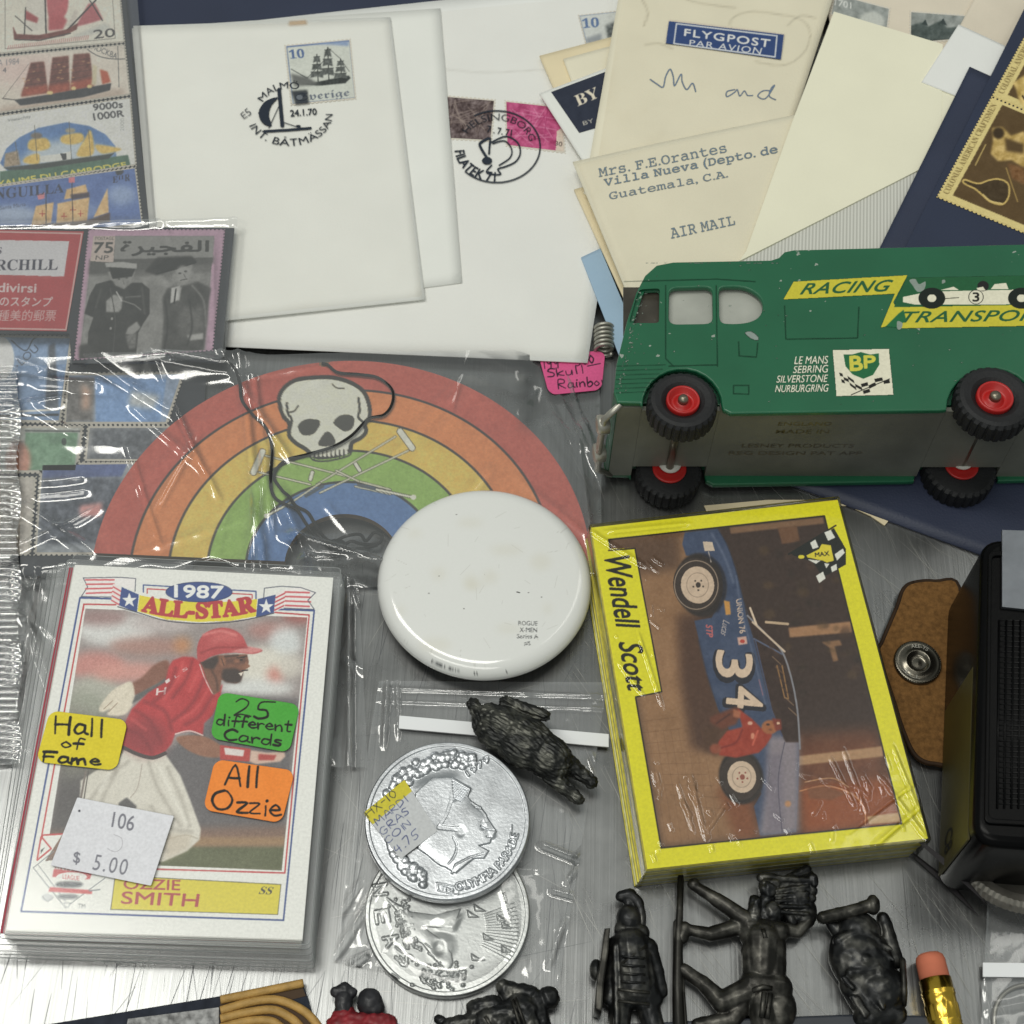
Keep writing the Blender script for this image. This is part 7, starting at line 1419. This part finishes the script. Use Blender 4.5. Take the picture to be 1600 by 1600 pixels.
# ================================================================== right zip bag
zb2 = thing('zip_bag', 'clear zip bag with white strip at the right edge below the radio', 'zip bag', P(1590, 1560, 0))
film('film', [(1543, 1385), (1720, 1385), (1720, 1660), (1530, 1660)], 60, 100, lambda x, y: 1.4+0*x, M_FILM2, zb2, [(1545, 1385, 1536, 1500, 4, .7), (1540, 1530, 1548, 1640, 4, .6), (1560, 1400, 1700, 1402, 4, .3)], 6, .4, 4, .12)
V, F = prism(PA([(1536, 1504), (1720, 1506), (1720, 1528), (1536, 1526)], 1.9)[:, :2], 1.4, 1.9); mesh('closure_strip', V, F, M_ZIP, zb2)
rg = P(1615, 1600, 1); t = np.linspace(0, 2*math.pi, 60); V, F = tube(np.c_[rg[0]+8.5*np.cos(t), rg[1]+8.5*np.sin(t), np.full(60, .8)], .5, 8); tag(mesh('wire_ring', V, F, M_ZINC, None, True), 'thin grey ring inside the zip bag at the lower right corner', 'ring')
# ribbed metal fastener behind the truck cab
pth = []
for k in range(120): a = k/120*2*math.pi*6; q = P(944, 508+k*.32, 4); pth.append([q[0]+2.4*math.cos(a), q[1], 3+2.2*math.sin(a)])
V, F = tube(pth, .55, 8); tag(mesh('wire_spring', V, F, M_ZINC, None, True), 'small coiled metal spring between white envelope and truck cab', 'spring')

# ================================================================== cast metal figures
def cast(name, prims, mat, parent=None, voxel=.24, smooth_it=3, disp=.12, dscale=.9, origin=None, disp2=0.0, ax=(.86, -.5)):
    V, F = join(prims); me = bpy.data.meshes.new('tmp'); me.from_pydata((V*MM).tolist(), [], F); ob = bpy.data.objects.new('tmp', me); col.objects.link(ob)
    m = ob.modifiers.new('r', 'REMESH'); m.mode = 'VOXEL'; m.voxel_size = voxel*MM
    m2 = ob.modifiers.new('s', 'SMOOTH'); m2.factor = .5; m2.iterations = smooth_it
    dg = bpy.context.evaluated_depsgraph_get(); em = bpy.data.meshes.new_from_object(ob.evaluated_get(dg))
    n = len(em.vertices); co = np.empty(n*3, np.float32); em.vertices.foreach_get('co', co); no = np.empty(n*3, np.float32); em.vertices.foreach_get('normal', no)
    co = co.reshape(-1, 3)/MM; no = no.reshape(-1, 3)
    d = np.array([mnoise.noise(Vector(p)*dscale)*disp+(mnoise.noise(Vector(((p[0]*ax[0]+p[1]*ax[1])*.45, (p[0]*ax[1]-p[1]*ax[0])*2.4, p[2]*2.0)))*disp2 if disp2 else 0.0) for p in co.astype(float)])
    co = co+no*d[:, None]; co[:, 2] = np.maximum(co[:, 2], .05)
    fl = np.array([p.vertices[:] for p in em.polygons]) if all(len(p.vertices) == 4 for p in em.polygons) else [list(p.vertices) for p in em.polygons]
    bpy.data.objects.remove(ob); bpy.data.meshes.remove(me); bpy.data.meshes.remove(em)
    return mesh(name, co.astype(float), fl, mat, parent, True, None, origin)
def pewter(name, c, hi, rough=.36):
    m, t, b = nt(name); N, L = t.nodes, t.links; tc = N.new('ShaderNodeTexCoord')
    n = N.new('ShaderNodeTexNoise'); n.inputs['Scale'].default_value = 260; n.inputs['Detail'].default_value = 6; L.new(tc.outputs['Object'], n.inputs['Vector'])
    mr = N.new('ShaderNodeMapRange'); mr.inputs[1].default_value = .45; mr.inputs[2].default_value = .72; L.new(n.outputs[0], mr.inputs[0])
    mx = N.new('ShaderNodeMix'); mx.data_type = 'RGBA'; L.new(mr.outputs[0], mx.inputs[0]); mx.inputs[6].default_value = rgb(c); mx.inputs[7].default_value = rgb(hi); L.new(mx.outputs[2], b.inputs['Base Color'])
    b.inputs['Metallic'].default_value = .75; b.inputs['Roughness'].default_value = rough
    bp = N.new('ShaderNodeBump'); bp.inputs['Strength'].default_value = .16; bp.inputs['Distance'].default_value = .0003; L.new(n.outputs[0], bp.inputs['Height']); L.new(bp.outputs[0], b.inputs['Normal'])
    return m
M_PEW = pewter('dark_pewter', (40, 41, 42), (96, 95, 90)); M_PEW2 = pewter('pewter', (46, 45, 42), (100, 98, 92), .38); M_FUR = pewter('dark_cast_fur', (46, 47, 46), (104, 104, 96), .4)
M_RED = simple('worn_red_paint', (128, 32, 40), .5, nscale=300, namp=.45, bump=.3, bscale=900); M_BLKP = simple('worn_black_paint', (36, 36, 40), .42, nscale=250, namp=.35, bump=.3, bscale=900)
K = lambda a, b: capsule(P(a[0], a[1], a[2]), P(b[0], b[1], b[2]), a[3], b[3])
E_ = lambda x, y, z, rx, ry, rz, rot=0.0: ellipsoid(P(x, y, z), (rx, ry, rz), 14, rot)
# --- soldier with helmet and shield, seen from behind
s1 = thing('toy_soldier', 'dark metal soldier with crested helmet and long shield, seen from behind', 'figurine', P(985, 1560, 0))
cast('body', [E_(982, 1437, 4.4, 2.9, 3.4, 3.2), K((975, 1455, 4, 2.4), (1000, 1458, 4, 2.2)), K((985, 1462, 4, 2.6), (988, 1475, 4, 3)), K((962, 1478, 4, 2.2), (1012, 1482, 4, 2.4)), K((985, 1480, 4, 4.4), (992, 1545, 4, 4.6)), K((972, 1500, 4, 3), (975, 1550, 4, 3.4)), K((1002, 1500, 4, 3), (1008, 1555, 4, 3.4)), K((968, 1556, 4, 2.6), (1018, 1560, 4, 2.6)), K((970, 1560, 4, 2.8), (966, 1625, 3.6, 2.2)), K((1008, 1560, 4, 2.8), (1028, 1625, 3.6, 2.2)),
  K((1014, 1484, 4, 2.0), (1026, 1520, 4, 1.8)), K((1026, 1520, 4, 1.7), (1034, 1550, 4, 1.4)), K((960, 1480, 4.4, 1.6), (954, 1560, 4.4, 1.8)), K((962, 1480, 6.4, .8), (964, 1600, 6.4, .7))], M_PEW, s1, disp=.10, dscale=.8)
cast('helmet_crest', [K((970, 1401, 4.4, 1.3), (984, 1398, 4.6, 1.5)), K((984, 1398, 4.6, 1.5), (997, 1410, 4.6, 1.3)), K((997, 1410, 4.6, 1.3), (1003, 1432, 4.6, 1.0)), K((1003, 1432, 4.6, 1.0), (1004, 1452, 4.4, .8)), K((980, 1404, 4.4, 1.0), (984, 1425, 4.4, 1.2))], M_PEW, s1, .28, disp=.1)
sp = PA([(944, 1453), (953, 1452), (950, 1490), (943, 1540), (940, 1582), (929, 1578), (931, 1540), (939, 1490)], 7)[:, :2]
V, F = flat_curve([sp], .6, 8.4, .4); mesh('shield', V, F, M_PEW2, s1, True)
V, F = ellipsoid(P(931, 1516, 4.5), (1.5, 2.4, 2.4), 10); mesh('shield_boss', V, F, M_PEW, s1, True)
for y in (1548, 1566): V, F = tube(PA([(965, y-2, 8.2), (990, y+1, 8.8), (1015, y+3, 8.0)]), .35, 6); mesh('belt', V, F, M_PEW2, s1, True)
V, F = tube(PA([(1010, 1478, 7.2), (990, 1492, 8.2), (972, 1506, 7.6)]), .4, 6); mesh('strap', V, F, M_PEW2, s1, True)
for y in (1495, 1508, 1521, 1534): V, F = tube(PA([(970, y-1, 8.3), (988, y+1, 8.75), (1008, y+2, 8.1)]), .28, 6); mesh('armour_band', V, F, M_PEW, s1, True)
# --- warrior with spear and feather headdress
s2 = thing('toy_warrior', 'bronze-grey warrior figure leaning on a spear, feathered headdress', 'figurine', P(1160, 1560, 0))
cast('body', [E_(1190, 1462, 4.4, 5.0, 4.2, 3.4), K((1172, 1450, 4.4, 2.8), (1216, 1456, 4.4, 2.6)), K((1190, 1470, 4.4, 4.4), (1190, 1515, 4.2, 3.9)), K((1178, 1490, 4.4, 3), (1180, 1530, 4.2, 3)), K((1208, 1480, 4.2, 3), (1206, 1525, 4.2, 3.2)), K((1180, 1540, 4.4, 3.6), (1212, 1545, 4, 3.8)), K((1170, 1440, 5, 2.0), (1120, 1406, 5, 1.7)), K((1120, 1406, 5, 1.6), (1088, 1386, 5, 1.2)), E_(1084, 1382, 5, 1.5, 1.5, 1.4),
  K((1156, 1448, 4, 2.0), (1110, 1460, 4, 1.7)), K((1110, 1460, 4, 1.6), (1072, 1452, 4, 1.2)), K((1070, 1450, 4, 1.5), (1066, 1466, 4, 1.4)), K((1220, 1452, 4, 1.8), (1246, 1456, 4, 1.5)), K((1246, 1456, 4, 1.5), (1262, 1440, 4, 1.2)), K((1172, 1548, 4.4, 3.2), (1128, 1566, 4.6, 2.4)), K((1128, 1566, 4.6, 2.3), (1098, 1536, 4, 1.7)), K((1098, 1536, 4, 1.6), (1068, 1516, 4, 1.6)), K((1160, 1570, 4, 2.2), (1145, 1592, 4, 2)), K((1145, 1592, 4, 1.8), (1090, 1602, 3.6, 1.6)), E_(1215, 1575, 3.8, 4.2, 5, 3.4), K((1190, 1560, 4.4, 3.4), (1196, 1610, 4, 3))], M_PEW2, s2, disp=.10, dscale=.7)
cast('head', [E_(1200, 1390, 5, 2.3, 2.6, 2.4), K((1198, 1402, 4.6, 1.8), (1192, 1436, 4.4, 2.0)), K((1180, 1410, 5.4, 1.6), (1178, 1440, 5.4, 1.7)), E_(1206, 1425, 4.8, 2.5, 3, 2.4)], M_PEW, s2, disp=.3)
fe = []
for k in range(9):
    a = -.55+k*.2; fe.append(K((1206, 1385, 5, .9), (1206+64*math.cos(a), 1385+58*math.sin(a)+4, 4.2, 1.15)))
fe += [K((1212, 1392+8*k, 6.2, .45), (1262, 1384+11*k, 5.6, .35)) for k in range(5)]
fe += [E_(1240, 1405, 3.6, 4.6, 4.6, 2.6), E_(1256, 1425, 3.2, 3, 4, 2.4), K((1190, 1372, 5.5, 1.2), (1208, 1372, 5.5, 1.2)), K((1196, 1380, 6, 1.1), (1212, 1380, 6, 1.1)), K((1208, 1372, 6, .8), (1268, 1376, 5.4, .8)), K((1270, 1372, 5.4, 1.2), (1272, 1380, 5.4, 1))]
cast('headdress', fe, M_PEW, s2, .22, 1, .1, 1.3)
V, F = tube(PA([(1064, 1360, 4), (1062, 1420, 4.2), (1060, 1470, 4.4), (1059, 1540, 4.4), (1062, 1640, 4.4)]), [.75, .8, 1.0, 1.2, 1.5], 10); mesh('spear', V, F, M_PEW2, s2, True)
sp = PA([(1052, 1440), (1062, 1428), (1066, 1470), (1070, 1540), (1078, 1640), (1052, 1640), (1051, 1540)], 4.4)[:, :2]; V, F = flat_curve([sp], 3.2, 4.6, .4); mesh('spear_blade', V, F, M_PEW2, s2, True)
for pth in ([(1176, 1548, 8), (1192, 1542, 8.2), (1206, 1544, 7.6)], [(1194, 1550, 8), (1190, 1590, 7.6)], [(1204, 1552, 7.6), (1198, 1592, 7.2)], [(1192, 1452, 8.4), (1196, 1466, 8.6)]): V, F = tube(PA(pth), .6, 6); mesh('loincloth_fold', V, F, M_PEW2, s2, True)
# --- crouching figure with log and round shield
s3 = thing('toy_figure', 'crouched dark figurine with a raised bar and round shield, beside the pencil', 'figurine', P(1350, 1580, 0))
r3 = random.Random(5); lump = [E_(1345, 1500, 4, 7, 8.2, 4.2, .35), E_(1340, 1455, 4, 5, 4.5, 3.6), E_(1375, 1545, 4, 6, 5.5, 4), E_(1322, 1470, 3.6, 3, 3.6, 3), K((1300, 1445, 4, 1.4), (1330, 1480, 4, 2)), K((1380, 1435, 3.4, 1.6), (1398, 1500, 3.4, 2.0)), K((1330, 1540, 3.6, 2.8), (1360, 1585, 3.6, 3)), K((1350, 1590, 3.6, 2.6), (1400, 1585, 3.6, 2.4))]
for k in range(14): x_, y_ = 1318+r3.random()*70, 1455+r3.random()*110; lump.append(K((x_, y_, 6.6, .7), (x_+10+r3.random()*14, y_+8+r3.random()*22, 6.8, .45)))
lump += [E_(1352, 1500, 6.8, 1.8, 2.0, 1.8), K((1310, 1470, 6, 1.3), (1345, 1452, 6.6, 1.0)), K((1345, 1452, 6.6, 1.0), (1372, 1470, 6.4, .9)), K((1330, 1520, 6.6, 1.3), (1372, 1512, 6.8, 1.1)), K((1372, 1512, 6.8, 1.1), (1384, 1556, 6.6, 1.0))]
cast('body', lump, M_PEW, s3, .28, 2, .2, .6)
cast('raised_bar', [K((1286, 1434, 6.5, 1.5), (1330, 1424, 6.5, 1.5)), K((1330, 1424, 6.5, 1.5), (1362, 1414, 6.5, 1.5)), E_(1364, 1414, 6.5, 1.6, 2.3, 2)], M_PEW2, s3, .3, 3, .12)
c = P(1411, 1535, 4); V, F = lathe((c[0], c[1], 4.2), (1, -.05, .12), [(.5, -.6), (5.2, -.6), (5.6, 0), (5.0, .6), (4.4, .5), (.5, .9)], 40); V[:, 2] = 4.2+(V[:, 2]-4.2)*.7; mesh('round_shield', V, F, M_PEW2, s3, True)
# --- figure lying at the near edge
s4 = thing('toy_figure', 'dark metal figurine lying sideways near the lower coin', 'figurine', P(780, 1595, 0))
cast('body', [E_(857, 1559, 4, 2.5, 2.5, 2.4), K((838, 1562, 4, 2.2), (842, 1572, 4, 2)), E_(815, 1582, 4, 4.2, 4.4, 3.4, .3), K((828, 1555, 4, 2.2), (790, 1544, 4, 1.7)), K((786, 1542, 4, 1.7), (796, 1562, 4, 1.5)), K((800, 1585, 4, 3.2), (760, 1596, 4, 3)), K((770, 1570, 4, 2.2), (742, 1576, 4, 2.0)), K((770, 1594, 4, 2.6), (700, 1602, 3.4, 1.6)), K((690, 1596, 3, 1.2), (684, 1592, 3, 1.0)), K((820, 1590, 4, 3.4), (840, 1640, 4, 3)), K((840, 1572, 4, 2), (850, 1620, 4, 2.2)), K((780, 1600, 4, 3.5), (800, 1640, 4, 3.5))], M_PEW, s4, disp=.25)
for pth in ([(800, 1562, 7.2), (812, 1600, 7.6)], [(805, 1560, 7.2), (820, 1600, 7.6)], [(758, 1588, 7), (768, 1604, 7)]): V, F = tube(PA(pth), .4, 6); mesh('strap', V, F, M_PEW2, s4, True)
# --- red coated soldier
s5 = thing('toy_soldier', 'red coated toy soldier with black cap raising an arm, bottom edge', 'figurine', P(560, 1605, 0))
cast('head', [E_(578, 1567, 4.2, 2.8, 3.2, 2.8), K((575, 1560, 4.2, 2.2), (585, 1575, 4.2, 2.3))], M_BLKP, s5, disp=.12)
cast('raised_arm', [K((536, 1590, 4, 2.1), (537, 1560, 4.4, 1.9)), K((524, 1550, 4.4, 1.2), (550, 1551, 4.4, 1.2)), E_(538, 1546, 4.4, 1.8, 1.6, 1.6)], M_BLKP, s5, disp=.2)
cast('coat', [K((536, 1592, 4, 2.6), (534, 1640, 4, 3.2)), K((532, 1606, 4, 3.2), (600, 1606, 4, 3.2)), K((540, 1580, 4, 1.8), (545, 1600, 4, 2.4)), E_(565, 1630, 4, 6, 6, 4)], M_RED, s5, disp=.35)
# --- furry animal figurine
an = thing('animal_figurine', 'dark cast furry animal figurine lying between the button and the upper coin', 'figurine', P(830, 1210, 2))
cast('body', [E_(785, 1140, 7, 6.6, 5.6, 4.6, -.3), E_(820, 1160, 7.2, 8.2, 6.2, 5.0, -.55), E_(855, 1182, 6.8, 6.6, 5.2, 4.6, -.6), E_(765, 1128, 6.4, 4.2, 4.6, 3.6), K((880, 1188, 6.2, 2.7), (903, 1206, 5.6, 1.9)), K((903, 1206, 5.6, 1.8), (922, 1219, 5.2, 1.5)), E_(924, 1222, 5.2, 1.5, 1.6, 1.4), K((862, 1212, 6, 2.4), (884, 1232, 5.4, 1.7)), K((884, 1232, 5.4, 1.6), (900, 1246, 5, 1.5)), E_(902, 1248, 5, 1.6, 1.5, 1.4), K((790, 1098, 7.5, 1.6), (850, 1118, 7.4, 1.5)), K((750, 1120, 6.6, 1.8), (742, 1106, 6.6, 1.5)), E_(739, 1101, 6.6, 1.5, 1.6, 1.4)], M_FUR, an, .22, 2, .10, 1.0, None, .42)
